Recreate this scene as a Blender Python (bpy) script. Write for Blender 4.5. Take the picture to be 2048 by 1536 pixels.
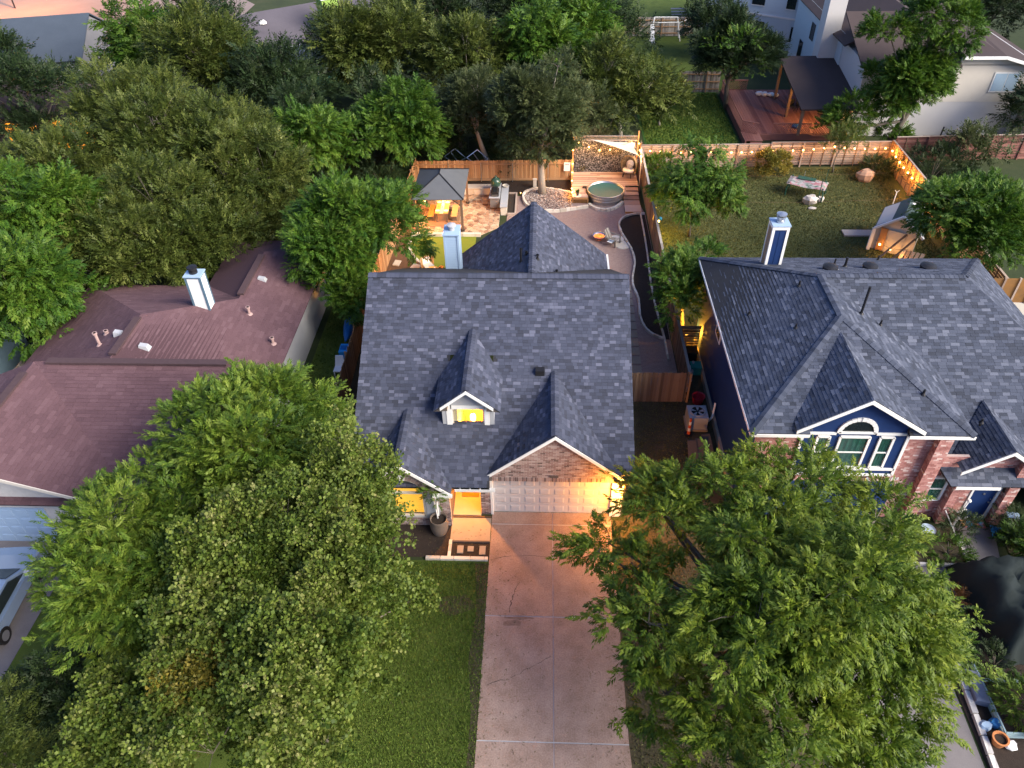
import bpy, math, random
import numpy as np
from mathutils import Vector, Matrix
for o in list(bpy.data.objects): bpy.data.objects.remove(o)
S=bpy.context.scene; COL=S.collection
# ------------------------------------------------------------------ camera
CAM=Vector((0,0,25.1))
def cam_basis(p,yaw,roll):
    cy,sy=math.cos(yaw),math.sin(yaw)
    r0=Vector((cy,sy,0)); f=Vector((-sy*math.cos(p),cy*math.cos(p),-math.sin(p))); d=f.cross(r0)
    r=math.cos(roll)*r0+math.sin(roll)*d; dd=-math.sin(roll)*r0+math.cos(roll)*d
    return r,dd,f
cr,cd,cf=cam_basis(math.radians(40.655),math.radians(2.8),math.radians(1.155))
cam=bpy.data.cameras.new('camera'); cam.sensor_width=36; cam.lens=26.64; cam.clip_end=1500; cam.clip_start=.5
co=bpy.data.objects.new('camera',cam); COL.objects.link(co)
co.matrix_world=Matrix(((cr.x,-cd.x,-cf.x,CAM.x),(cr.y,-cd.y,-cf.y,CAM.y),(cr.z,-cd.z,-cf.z,CAM.z),(0,0,0,1)))
S.camera=co
# ------------------------------------------------------------------ sky, sun, exposure
W=bpy.data.worlds.new('World'); S.world=W; W.use_nodes=True
wn=W.node_tree.nodes; wl=W.node_tree.links
bg=wn['Background']; sk=wn.new('ShaderNodeTexSky'); sk.sky_type='NISHITA'; sk.sun_disc=False
SUN_EL,SUN_AZ=math.radians(33),math.radians(118)      # azimuth from +Y towards +X
sk.sun_elevation=SUN_EL; sk.sun_rotation=SUN_AZ; sk.altitude=200; sk.air_density=1.2; sk.dust_density=1.6; sk.ozone_density=2.2
tn=wn.new('ShaderNodeMix'); tn.data_type='RGBA'; tn.blend_type='MULTIPLY'; tn.inputs[0].default_value=1; tn.inputs[7].default_value=(.94,.93,1.14,1)
wl.new(sk.outputs[0],tn.inputs[6]); wl.new(tn.outputs[2],bg.inputs[0]); bg.inputs[1].default_value=.042
sl=bpy.data.lights.new('sun','SUN'); sl.energy=1.7; sl.angle=math.radians(42); sl.color=(1,.9,.72)
so=bpy.data.objects.new('sun',sl); COL.objects.link(so)
sd=Vector((math.sin(SUN_AZ)*math.cos(SUN_EL),math.cos(SUN_AZ)*math.cos(SUN_EL),math.sin(SUN_EL)))
so.rotation_euler=(-sd).to_track_quat('-Z','Y').to_euler(); so.location=(20,-20,40)
S.view_settings.view_transform='Standard'; S.view_settings.look='None'; S.view_settings.gamma=1; S.view_settings.exposure=2.52
S.view_settings.use_curve_mapping=False
S.cycles.max_bounces=5; S.cycles.diffuse_bounces=3; S.cycles.glossy_bounces=2; S.cycles.transmission_bounces=3; S.cycles.transparent_max_bounces=6
S.cycles.caustics_reflective=False; S.cycles.caustics_refractive=False; S.cycles.use_denoising=True; S.cycles.sample_clamp_indirect=4
LS=1.0     # scale of every lamp
# ------------------------------------------------------------------ helpers
R=random.Random(7)
WLOC={}
def props(o,label=None,cat=None,group=None,kind=None):
    if label: o['label']=label
    if cat: o['category']=cat
    if group: o['group']=group
    if kind: o['kind']=kind
    return o
def T(name,label,cat,loc=(0,0,0),group=None):
    "thing whose parts are written in world coordinates"
    o=bpy.data.objects.new(name,None); o.empty_display_size=.2; COL.objects.link(o); o.location=loc
    return props(o,label,cat,group)
LOCAL=set()
def TL(name,label,cat,loc=(0,0,0),rz=0,group=None):
    "thing whose parts are written in its own coordinates"
    o=T(name,label,cat,loc,group); o.rotation_euler=(0,0,rz); LOCAL.add(o.name); return o
def place(o,parent):
    COL.objects.link(o)
    if parent is not None:
        o.parent=parent
        if parent.type=='EMPTY' and parent.name not in LOCAL: o.location=-Vector(parent.location)
    return o
class MB:
    def __init__(s): s.v=[]; s.f=[]; s.t=[]; s.cur=.5
    def poly(s,pts):
        b=len(s.v); s.v+=[tuple(p) for p in pts]; s.f.append(tuple(range(b,b+len(pts)))); s.t.append(s.cur); return s
    def faces(s,vs,fs):
        b=len(s.v); s.v+=[tuple(p) for p in vs]
        for f in fs: s.f.append(tuple(i+b for i in f)); s.t.append(s.cur)
        return s
    def hexa(s,p): return s.faces(p,[(3,2,1,0),(4,5,6,7),(0,1,5,4),(1,2,6,5),(2,3,7,6),(3,0,4,7)])
    def box(s,x0,x1,y0,y1,z0,z1): return s.hexa([(x0,y0,z0),(x1,y0,z0),(x1,y1,z0),(x0,y1,z0),(x0,y0,z1),(x1,y0,z1),(x1,y1,z1),(x0,y1,z1)])
    def bar(s,p,q,w,h=None,up=(0,0,1)):
        h=w if h is None else h; p=Vector(p); q=Vector(q); d=(q-p).normalized(); u=Vector(up)
        if abs(d.dot(u))>.98: u=Vector((0,1,0))
        a=d.cross(u).normalized()*w/2; b=a.cross(d).normalized()*h/2
        return s.hexa([p-a-b,p+a-b,p+a+b,p-a+b,q-a-b,q+a-b,q+a+b,q-a+b])
    def tube(s,pts,rs,n=8,cap=True):
        pts=[Vector(p) for p in pts]
        if not hasattr(rs,'__len__'): rs=[rs]*len(pts)
        b=len(s.v); a=None
        for i,p in enumerate(pts):
            d=(pts[min(i+1,len(pts)-1)]-pts[max(i-1,0)]).normalized()
            if a is None: a=d.orthogonal().normalized()
            else: a=(a-d*a.dot(d)).normalized()
            c=d.cross(a)
            for k in range(n):
                t=2*math.pi*k/n; s.v.append(tuple(p+(a*math.cos(t)+c*math.sin(t))*rs[i]))
        for i in range(len(pts)-1):
            for k in range(n):
                s.f.append((b+i*n+k,b+i*n+(k+1)%n,b+(i+1)*n+(k+1)%n,b+(i+1)*n+k)); s.t.append(s.cur)
        if cap:
            s.f.append(tuple(b+k for k in reversed(range(n)))); s.t.append(s.cur)
            e=b+(len(pts)-1)*n; s.f.append(tuple(e+k for k in range(n))); s.t.append(s.cur)
        return s
    def lathe(s,prof,c=(0,0,0),n=24,cap=True):
        b=len(s.v); m=len(prof)
        for r,z in prof:
            for k in range(n):
                t=2*math.pi*k/n; s.v.append((c[0]+r*math.cos(t),c[1]+r*math.sin(t),c[2]+z))
        for i in range(m-1):
            for k in range(n): s.f.append((b+i*n+k,b+i*n+(k+1)%n,b+(i+1)*n+(k+1)%n,b+(i+1)*n+k)); s.t.append(s.cur)
        if cap:
            s.f.append(tuple(b+k for k in reversed(range(n)))); s.t.append(s.cur)
            e=b+(m-1)*n; s.f.append(tuple(e+k for k in range(n))); s.t.append(s.cur)
        return s
    def disc(s,c,r,n=32): return s.poly([(c[0]+r*math.cos(2*math.pi*k/n),c[1]+r*math.sin(2*math.pi*k/n),c[2]) for k in range(n)])
    def prism(s,pts,d):
        "extrude polygon pts by vector d"
        pts=[Vector(p) for p in pts]; d=Vector(d); n=len(pts)
        vs=pts+[p+d for p in pts]
        return s.faces(vs,[tuple(reversed(range(n))),tuple(range(n,2*n))]+[(i,(i+1)%n,n+(i+1)%n,n+i) for i in range(n)])
    def ball(s,c,r,n=8,sq=(1,1,1),jit=0,rng=R):
        b=len(s.v); m=n//2
        for i in range(1,m):
            ph=math.pi*i/m
            for k in range(n):
                t=2*math.pi*k/n; j=1+rng.uniform(-jit,jit)
                s.v.append((c[0]+r*sq[0]*j*math.sin(ph)*math.cos(t),c[1]+r*sq[1]*j*math.sin(ph)*math.sin(t),c[2]+r*sq[2]*j*math.cos(ph)))
        for i in range(m-2):
            for k in range(n): s.f.append((b+i*n+k,b+(i+1)*n+k,b+(i+1)*n+(k+1)%n,b+i*n+(k+1)%n)); s.t.append(s.cur)
        s.f.append(tuple(b+k for k in range(n))); s.t.append(s.cur)
        e=b+(m-2)*n; s.f.append(tuple(e+k for k in reversed(range(n)))); s.t.append(s.cur)
        return s
    def mesh(s,name,mat,smooth=False):
        me=bpy.data.meshes.new(name); me.from_pydata(s.v,[],s.f)
        if len(set(s.t))>1 or (s.t and s.t[0]!=.5):
            a=me.attributes.new('tint','FLOAT','FACE'); a.data.foreach_set('value',s.t)
        if smooth: me.polygons.foreach_set('use_smooth',[True]*len(me.polygons))
        me.materials.append(mat); return me
    def build(s,name,mat,parent=None,smooth=False,label=None,kind=None,cat=None,group=None):
        o=bpy.data.objects.new(name,s.mesh(name,mat,smooth)); place(o,parent); return props(o,label,cat,group,kind)
def inst(name,me,parent,loc=(0,0,0),rot=(0,0,0),sc=(1,1,1)):
    o=bpy.data.objects.new(name,me); place(o,parent); o.location=Vector(o.location)+Vector(loc); o.rotation_euler=rot; o.scale=sc; return o
def dup(t,loc,rz=None,label=None):
    r=t.copy(); COL.objects.link(r); r.location=loc
    if rz is not None: r.rotation_euler=(0,0,rz)
    if label: r['label']=label
    for c in t.children:
        k=c.copy(); COL.objects.link(k); k.parent=r
        for g in c.children:
            h=g.copy(); COL.objects.link(h); h.parent=k
    return r
# ------------------------------------------------------------------ materials
def mat(name,cols,src='noise',scale=6,amt=.8,rough=.85,bump=0,bscale=40,fine=.0,fscale=90,metal=0,emit=0,spec=.3,transl=0,detail=4,stretch=None,coat=0):
    m=bpy.data.materials.new(name); m.use_nodes=True; N=m.node_tree.nodes; L=m.node_tree.links
    p=N['Principled BSDF']; out=N['Material Output']
    p.inputs['Roughness'].default_value=rough; p.inputs['Metallic'].default_value=metal; p.inputs['Specular IOR Level'].default_value=spec
    if coat: p.inputs['Coat Weight'].default_value=coat
    tc=N.new('ShaderNodeTexCoord'); vec=tc.outputs['Object']
    if stretch:
        mp=N.new('ShaderNodeMapping'); mp.inputs['Scale'].default_value=stretch; L.new(vec,mp.inputs[0]); vec=mp.outputs[0]
    def noise(sc,det=detail):
        n=N.new('ShaderNodeTexNoise'); n.inputs['Scale'].default_value=sc; n.inputs['Detail'].default_value=det; n.inputs['Roughness'].default_value=.65; L.new(vec,n.inputs['Vector']); return n.outputs['Fac']
    def math_(op,a,b):
        n=N.new('ShaderNodeMath'); n.operation=op
        for i,x in enumerate((a,b)):
            if isinstance(x,(int,float)): n.inputs[i].default_value=x
            else: L.new(x,n.inputs[i])
        return n.outputs[0]
    if len(cols)==1: cols=[tuple(c*.8 for c in cols[0]),tuple(min(1,c*1.2) for c in cols[0])]
    if src=='tint': a=N.new('ShaderNodeAttribute'); a.attribute_name='tint'; base=a.outputs['Fac']
    elif src=='rand': base=N.new('ShaderNodeObjectInfo').outputs['Random']
    else: base=None
    nz=math_('MULTIPLY',math_('SUBTRACT',noise(scale),.5),amt*(1.6 if base is None else 1))
    fac=math_('ADD',nz,.5 if base is None else base)
    if fine: fac=math_('ADD',fac,math_('MULTIPLY',math_('SUBTRACT',noise(fscale,2),.5),fine))
    rp=N.new('ShaderNodeValToRGB'); el=rp.color_ramp.elements
    while len(el)<len(cols): el.new(.5)
    for i,c in enumerate(cols): el[i].position=i/(len(cols)-1); el[i].color=(*c,1)
    L.new(fac,rp.inputs[0]); L.new(rp.outputs[0],p.inputs['Base Color'])
    if bump:
        b=N.new('ShaderNodeBump'); b.inputs['Strength'].default_value=bump; b.inputs['Distance'].default_value=.02
        L.new(noise(bscale,3),b.inputs['Height']); L.new(b.outputs[0],p.inputs['Normal'])
    if emit:
        L.new(rp.outputs[0],p.inputs['Emission Color']); p.inputs['Emission Strength'].default_value=emit
    if transl:
        t=N.new('ShaderNodeBsdfTranslucent'); L.new(rp.outputs[0],t.inputs[0]); mx=N.new('ShaderNodeMixShader'); mx.inputs[0].default_value=transl
        L.new(p.outputs[0],mx.inputs[1]); L.new(t.outputs[0],mx.inputs[2]); L.new(mx.outputs[0],out.inputs[0])
    return m
def glassmat(name,tint=(.9,.95,1),refl=.25):
    m=bpy.data.materials.new(name); m.use_nodes=True; N=m.node_tree.nodes; L=m.node_tree.links
    N.remove(N['Principled BSDF']); t=N.new('ShaderNodeBsdfTransparent'); t.inputs[0].default_value=(*tint,1)
    g=N.new('ShaderNodeBsdfGlossy'); g.inputs['Roughness'].default_value=.05; x=N.new('ShaderNodeMixShader'); x.inputs[0].default_value=refl
    L.new(t.outputs[0],x.inputs[1]); L.new(g.outputs[0],x.inputs[2]); L.new(x.outputs[0],N['Material Output'].inputs[0]); return m
m_shingle=mat('slate_shingle',[(.026,.029,.043),(.044,.051,.08),(.06,.067,.102),(.1,.108,.155)],'tint',scale=.35,amt=.32,fine=.35,fscale=60,rough=.9,bump=.3,bscale=120)
m_shingle2=mat('weathered_shingle',[(.026,.031,.046),(.046,.056,.085),(.07,.081,.116),(.112,.125,.168)],'tint',scale=.4,amt=.32,fine=.35,fscale=60,rough=.9,bump=.3,bscale=120)
m_under=mat('roof_felt',[(.025,.026,.032)],rough=.95)
m_brownroof=mat('brown_roof',[(.062,.033,.04),(.105,.058,.068),(.145,.088,.1)],'tint',scale=.45,amt=.55,fine=.9,fscale=28,rough=.92,bump=.5,bscale=30)
m_greyroof=mat('grey_roof',[(.062,.056,.07),(.105,.096,.118)],scale=.6,amt=.5,fine=.9,fscale=16,rough=.92)
m_blueroof=mat('blue_grey_roof',[(.035,.048,.07),(.062,.08,.108)],scale=.6,amt=.5,fine=.8,fscale=16,rough=.92)
m_duskroof=mat('dark_brown_roof',[(.038,.028,.029),(.064,.047,.048)],scale=.6,amt=.5,fine=.8,fscale=16,rough=.92)
m_white=mat('white_paint',[(.62,.62,.62),(.78,.78,.77)],scale=2,amt=.5,rough=.6)
m_cream=mat('cream_paint',[(.5,.46,.42),(.6,.56,.5)],scale=1.5,amt=.5,rough=.7)
m_greytrim=mat('grey_paint',[(.3,.31,.34),(.38,.39,.42)],scale=2,amt=.5,rough=.6)
m_lightblue=mat('light_blue_paint',[(.25,.36,.52),(.32,.43,.58)],scale=2,amt=.5,rough=.6)
m_blue=mat('deep_blue_paint',[(.004,.018,.08),(.008,.034,.13)],scale=1.2,amt=.6,rough=.65,fine=.2)
m_brick=mat('tan_red_brick',[(.10,.075,.07),(.25,.165,.15),(.33,.25,.23),(.42,.35,.33)],'tint',scale=9,amt=.4,rough=.9,bump=.4,bscale=60)
m_pinkbrick=mat('pink_brick',[(.25,.10,.09),(.37,.165,.15),(.43,.22,.2),(.62,.5,.47)],'tint',scale=8,amt=.35,rough=.9,bump=.4,bscale=60)
m_mortar=mat('mortar',[(.42,.4,.38)],rough=.95)
m_pinkmortar=mat('pink_mortar',[(.4,.31,.29)],rough=.95)
m_whitebrick=mat('white_brick',[(.45,.43,.42),(.6,.58,.56)],scale=7,amt=.8,rough=.9,bump=.4)
m_soffit=mat('brown_soffit',[(.09,.075,.07)],rough=.8)
m_conc=mat('aggregate_concrete',[(.165,.112,.088),(.27,.195,.165),(.37,.285,.25)],scale=1.1,amt=.8,fine=1.1,fscale=20,rough=.92,bump=.5,bscale=60)
m_joint=mat('joint_sealant',[(.38,.38,.41)],rough=.8)
m_smoothconc=mat('smooth_concrete',[(.24,.2,.16),(.34,.29,.235)],scale=1.5,amt=.7,fine=.4,rough=.85)
m_darkconc=mat('dark_aggregate',[(.12,.11,.115),(.2,.185,.19)],scale=1.5,amt=.7,fine=.9,fscale=30,rough=.92)
m_wood=mat('cedar_boards',[(.22,.115,.055),(.36,.205,.1),(.48,.3,.16)],'rand',scale=3,amt=.5,stretch=(8,8,.7),rough=.85,bump=.3,bscale=20)
m_woodrail=mat('cedar_rail',[(.28,.16,.085),(.4,.25,.14)],scale=4,amt=.6,rough=.85)
m_greywood=mat('weathered_grey_boards',[(.15,.13,.12),(.26,.235,.22),(.35,.32,.3)],'rand',scale=3,amt=.5,stretch=(8,8,.7),rough=.9,bump=.3,bscale=20)
m_palewood=mat('pale_weathered_boards',[(.2,.145,.12),(.3,.23,.195),(.4,.32,.275)],'rand',scale=4,amt=.5,stretch=(1,8,8),rough=.9,bump=.3,bscale=20)
m_brownwood=mat('brown_boards',[(.12,.075,.05),(.2,.125,.085),(.27,.18,.12)],'rand',scale=3,amt=.5,stretch=(8,8,.7),rough=.88,bump=.3,bscale=20)
m_deck=mat('worn_deck_boards',[(.19,.125,.1),(.33,.24,.2),(.45,.36,.31)],'rand',scale=5,amt=.7,stretch=(1.2,9,9),rough=.85,fine=.5,fscale=12)
m_orangewood=mat('oiled_cedar',[(.34,.16,.06),(.48,.26,.11)],'rand',scale=3,amt=.5,rough=.7,stretch=(1,8,8))
m_redwood=mat('red_stained_deck',[(.12,.045,.04),(.2,.085,.072),(.26,.12,.1)],'rand',scale=2,amt=.6,stretch=(1,6,6),rough=.8)
m_darkmetal=mat('dark_metal',[(.03,.03,.034)],rough=.5,metal=.6)
m_black=mat('black_rubber',[(.012,.012,.013)],rough=.6)
m_galv=mat('galvanised_steel',[(.45,.46,.48),(.62,.63,.65)],scale=3,amt=.6,rough=.35,metal=.9)
m_limestone=mat('limestone',[(.42,.37,.31),(.58,.53,.46),(.66,.62,.56)],'rand',scale=5,amt=.6,rough=.9,bump=.5,bscale=25,fine=.3)
m_flag=mat('flagstone',[(.16,.085,.055),(.3,.18,.115),(.42,.29,.19),(.5,.37,.26)],'rand',scale=4,amt=.35,rough=.9,bump=.4,bscale=25,fine=.25)
m_grout=mat('pale_grout',[(.5,.42,.33)],scale=5,rough=.95)
m_gravel=mat('pink_gravel',[(.15,.1,.085),(.29,.2,.18),(.4,.31,.28)],scale=5,amt=.4,fine=1.6,fscale=26,rough=.95,bump=1,bscale=45)
m_mulch=mat('dark_mulch',[(.018,.013,.011),(.045,.032,.026)],scale=5,amt=.6,fine=1.1,fscale=30,rough=1,bump=1,bscale=40)
m_brownmulch=mat('brown_mulch',[(.07,.035,.02),(.14,.08,.045)],scale=5,amt=.6,fine=1.2,fscale=26,rough=1,bump=1,bscale=40)
m_soil=mat('dirt_and_litter',[(.03,.03,.016),(.06,.052,.03),(.1,.08,.055)],scale=.8,amt=.9,fine=.7,fscale=14,rough=1,bump=.7,bscale=20)
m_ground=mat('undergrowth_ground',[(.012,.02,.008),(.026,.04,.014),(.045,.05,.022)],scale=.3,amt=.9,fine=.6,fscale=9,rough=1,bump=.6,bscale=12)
m_lawn=mat('lawn_turf',[(.03,.048,.006),(.058,.09,.012),(.09,.115,.025)],scale=.9,amt=.9,fine=.8,fscale=22,rough=1,bump=1,bscale=30)
m_drylawn=mat('dry_lawn',[(.032,.04,.012),(.055,.065,.02),(.085,.085,.035)],scale=.7,amt=.9,fine=.8,fscale=18,rough=1,bump=1,bscale=30)
m_turf=mat('artificial_turf',[(.14,.17,.015),(.2,.23,.025)],scale=2,amt=.5,fine=.7,fscale=25,rough=1,bump=.8,bscale=40)
m_asphalt=mat('asphalt',[(.16,.13,.125),(.22,.18,.17)],scale=.4,amt=.7,fine=.5,fscale=10,rough=.95)
m_rock=mat('river_rock',[(.12,.085,.08),(.28,.22,.2),(.45,.39,.36)],'tint',scale=6,amt=.3,rough=.8)
m_bark=mat('grey_bark',[(.09,.075,.06),(.17,.15,.125)],scale=5,amt=.8,rough=.95,bump=.8,bscale=18,stretch=(4,4,1))
m_palebark=mat('pale_bark',[(.22,.19,.16),(.32,.29,.25)],scale=5,amt=.8,rough=.95,bump=.6,bscale=18,stretch=(4,4,1))
m_glass=glassmat('clear_glass',(.95,.97,1),.12)
m_darkglass=mat('dark_window_glass',[(.012,.018,.022)],rough=.08,spec=.8)
m_curtain=mat('green_curtain',[(.008,.05,.035),(.03,.15,.1)],scale=6,amt=1.2,stretch=(6,6,.3),rough=.9)
m_bulb=mat('lit_bulb',[(1,.5,.12),(1,.56,.16)],emit=3.2)
m_lampw=mat('lit_globe',[(1,.72,.36),(1,.76,.4)],emit=2)
m_litblind=mat('lit_blind',[(1,.42,.03),(1,.55,.06)],emit=.22,scale=3,stretch=(1,1,8))
m_amberwin=mat('lit_amber_window',[(1,.3,.02),(1,.42,.04)],emit=.3,scale=1)
m_embers=mat('glowing_embers',[(.05,.01,.005),(1,.12,.02),(1,.4,.08)],emit=.5,scale=14,amt=1.4)
def lamp(loc,watts,col=(1,.55,.2),r=.06,parent=None,kind='POINT'):
    l=bpy.data.lights.new('lamp',kind); l.energy=watts*LS; l.color=col; l.shadow_soft_size=r
    o=bpy.data.objects.new('lamp',l); place(o,parent); o.location=Vector(o.location)+Vector(loc); return o
# ------------------------------------------------------------------ cut pieces: shingles, bricks
def clip(poly,cl):
    "clip 2D poly by convex counter-clockwise polygon"
    out=poly
    for i in range(len(cl)):
        ax,ay=cl[i]; bx,by=cl[(i+1)%len(cl)]; dx,dy=bx-ax,by-ay
        inp=out; out=[]
        if not inp: return []
        for j in range(len(inp)):
            p,q=inp[j-1],inp[j]; sp=dx*(p[1]-ay)-dy*(p[0]-ax); sq=dx*(q[1]-ay)-dy*(q[0]-ax)
            if sq>=0:
                if sp<0: t=sp/(sp-sq); out.append((p[0]+t*(q[0]-p[0]),p[1]+t*(q[1]-p[1])))
                out.append(q)
            elif sp>=0: t=sp/(sp-sq); out.append((p[0]+t*(q[0]-p[0]),p[1]+t*(q[1]-p[1])))
    return out
def area2(p): return sum(p[i-1][0]*p[i][1]-p[i][0]*p[i-1][1] for i in range(len(p)))/2
def frame(pts,u=None):
    pts=[Vector(p) for p in pts]; n=(pts[1]-pts[0]).cross(pts[2]-pts[0]).normalized()
    if n.z<0: n=-n
    if u is None: u=Vector((0,0,1)).cross(n).normalized()
    v=n.cross(u).normalized(); o=pts[0]
    p2=[((p-o).dot(u),(p-o).dot(v)) for p in pts]
    if area2(p2)<0: p2.reverse()
    return o,u,v,n,p2
class Pieces:
    "collects thin cut pieces; the 300 showing largest become objects, the rest one joined part"
    def __init__(s,name,joined,mat_,thing): s.name,s.joined,s.mat,s.thing=name,joined,mat_,thing; s.L=[]
    def add(s,pts,low,tint,parent,score):
        s.L.append((score,pts,low,tint,parent))
    def flush(s,n=300):
        s.L.sort(key=lambda a:-a[0]); rest=MB()
        for i,(sc,top,low,t,par) in enumerate(s.L):
            m=MB() if i<n and sc>0 else rest
            k=len(top); m.cur=t
            m.faces(list(top)+list(low),[tuple(range(k))]+[(a,k+a,k+(a+1)%k,(a+1)%k) for a in range(k)])
            if m is not rest: m.build(s.name,s.mat,par)
        if rest.f: rest.build(s.joined,s.mat,s.thing,kind='stuff')
def shingle_plane(P,pts,parent,expo=.145,wr=(.17,.32),hidden=None,rng=R):
    o,u,v,n,p2=frame(pts)
    us=[a for a,b in p2]; vs=[b for a,b in p2]; y=min(vs); odd=0
    while y<max(vs):
        x=min(us)-rng.uniform(0,.3)
        base=rng.uniform(-.05,.05)
        while x<max(us):
            w=rng.uniform(*wr); q=clip([(x+.004,y),(x+w-.004,y),(x+w-.004,y+expo+.004),(x+.004,y+expo+.004)],p2)
            if len(q)>2 and area2(q)>.002:
                f=lambda a,b: o+u*a+v*b
                c=f(sum(a for a,b in q)/len(q),sum(b for a,b in q)/len(q))
                th=rng.choice((.014,.014,.02))
                top=[f(a,b)+n*(th-(th-.004)*(b-y)/expo) for a,b in q]; low=[f(a,b) for a,b in q]
                d=(c-CAM); sc=area2(q)*abs(n.dot(d.normalized()))/d.length_squared
                hd=hidden(c) if hidden else 0
                if hd: sc=-1
                r=rng.random(); t=base+(.08+.42*rng.random() if r<.72 else .5+.25*rng.random() if r<.9 else .75+.25*rng.random())
                if hd!=2: P.add(top,low,min(1,max(0,t)),parent,sc)
            x+=w
        y+=expo
def roof_slab(pts,name,parent,mat_=None,th=.1,label=None):
    o,u,v,n,p2=frame(pts); m=MB()
    pts=[Vector(p) for p in pts]
    a=(pts[1]-pts[0]).cross(pts[2]-pts[0])
    if a.z<0: pts=pts[::-1]
    m.prism([p-n*th for p in pts],n*th)
    return m.build(name,mat_ or m_under,parent,label=label)
def caps(P,a,b,w,parent,rng=R,step=.2):
    "ridge cap shingles from a to b"
    a=Vector(a); b=Vector(b); d=(b-a); L=d.length; d.normalize(); s=d.cross(Vector((0,0,1))).normalized(); up=s.cross(d)
    k=0
    while k*step<L:
        p=a+d*(k*step); q=a+d*min(L,k*step+step+.02); h=.03
        t=rng.random()*.6+.1
        for g in (-1,1):
            top=[p+up*h,q+up*(h-.012),q+up*(h-.012-.35*w)+s*g*w,p+up*(h-.35*w)+s*g*w]
            low=[x-up*.02 for x in top]
            if g>0: top.reverse(); low.reverse()
            P.add(top,low,t,parent,w*step/((p-CAM).length_squared)*.5)
        k+=1
def brick_wall(P,o,u,poly,holes,parent,n,bw=.2,bh=.067,gap=.012,proud=.008,rng=R,score=1,tilt=False):
    "bricks on the vertical plane o + u*a + z*b inside convex 2D poly; holes: functions b -> (a0,a1) or None"
    o=Vector(o); u=Vector(u); n=Vector(n); z=Vector((0,0,1))
    us=[a for a,b in poly]; vs=[b for a,b in poly]
    if area2(poly)<0: poly=poly[::-1]
    y=min(vs); row=0
    while y<max(vs):
        x=min(us)-(bw+gap)*(row%2)/2
        while x<max(us):
            segs=[(x,x+bw)]
            for h in holes:
                iv=h(y+bh/2)
                if iv:
                    ns=[]
                    for a,b in segs:
                        if b<=iv[0] or a>=iv[1]: ns.append((a,b))
                        else:
                            if a<iv[0]: ns.append((a,iv[0]))
                            if b>iv[1]: ns.append((iv[1],b))
                    segs=ns
            for a,b in segs:
                if b-a<.02: continue
                q=clip([(a,y),(b,y),(b,y+bh),(a,y+bh)],poly)
                if len(q)>2 and area2(q)>.0006:
                    pr=proud+rng.uniform(-.002,.003)
                    low=[o+u*s+z*t for s,t in q]; top=[p+n*pr for p in low]
                    if u.cross(z).dot(n)<0: low.reverse(); top.reverse()
                    c=sum(top,Vector())/len(top); d=c-CAM
                    r=rng.random(); tt=.05+.12*rng.random() if r<.16 else .25+.45*rng.random() if r<.86 else .8+.2*rng.random()
                    P.add(top,low,tt,parent,area2(q)*abs(n.dot(d.normalized()))/d.length_squared*score)
            x+=bw+gap
        y+=bh+gap; row+=1
# ================================================================== ground sheets
def sheet(name,pts,z,m,kind='structure',parent=None):
    mb=MB(); mb.poly([(x,y,z) for x,y in pts]); return mb.build(name,m,parent,kind=kind)
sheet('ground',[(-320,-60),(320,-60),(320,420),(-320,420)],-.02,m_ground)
# ================================================================== main brick house
HS=.583; RY,RZ=28.25,7.1
def mz(y): return RZ-HS*abs(RY-y)
house=T('brick_house','single storey tan brick house with dark slate roof, lit dormer and white two-car garage door','house',(-2,24,0))
PSH=Pieces('shingle','shingles',m_shingle,house)
XL,XR=-7.62,3.82
def hid_main(c):
    # under dormer, garage gable, side gable
    x,y=c.x,c.y
    if -1.98<x<3.5 and y<20.82: return 2
    if abs(x+2.9)<.96 and 22.5<y<25: return 2
    if abs(x+2.9)<1.05 and 22.3<y<26.02-abs(x+2.9)*.833/.583: return True
    if abs(x-.6)<3.03 and y<24.41-abs(x-.6)*.833/.583: return True
    if abs(x+5.45)<1.95 and y<22.9-abs(x+5.45)*.833/.583: return True
    return False
EY=20.1
rf=MB()
for a,b,c,d in ((XL,-3.82,EY,RY),(-1.98,XR,20.8,RY),(3.5,XR,20.5,20.8),(-3.82,-1.98,EY,22.44),(-3.82,-1.98,25.1,RY)):
    rf.prism([(a,c,mz(c)-.1),(b,c,mz(c)-.1),(b,d,mz(d)-.1),(a,d,mz(d)-.1)],(0,0,.1))
rf=rf.build('roof',m_under,house)
shingle_plane(PSH,[(XL,EY,mz(EY)),(XR,EY,mz(EY)),(XR,RY,RZ),(XL,RY,RZ)],rf,hidden=hid_main,rng=random.Random(1))
rb=roof_slab([(XL,RY+.002,RZ),(XR,RY+.002,RZ),(XR,36.4,mz(36.4)),(XL,36.4,mz(36.4))],'roof',house,m_under)
caps(PSH,(XL,RY,RZ+.02),(XR,RY,RZ+.02),.2,rf,random.Random(2))
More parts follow.
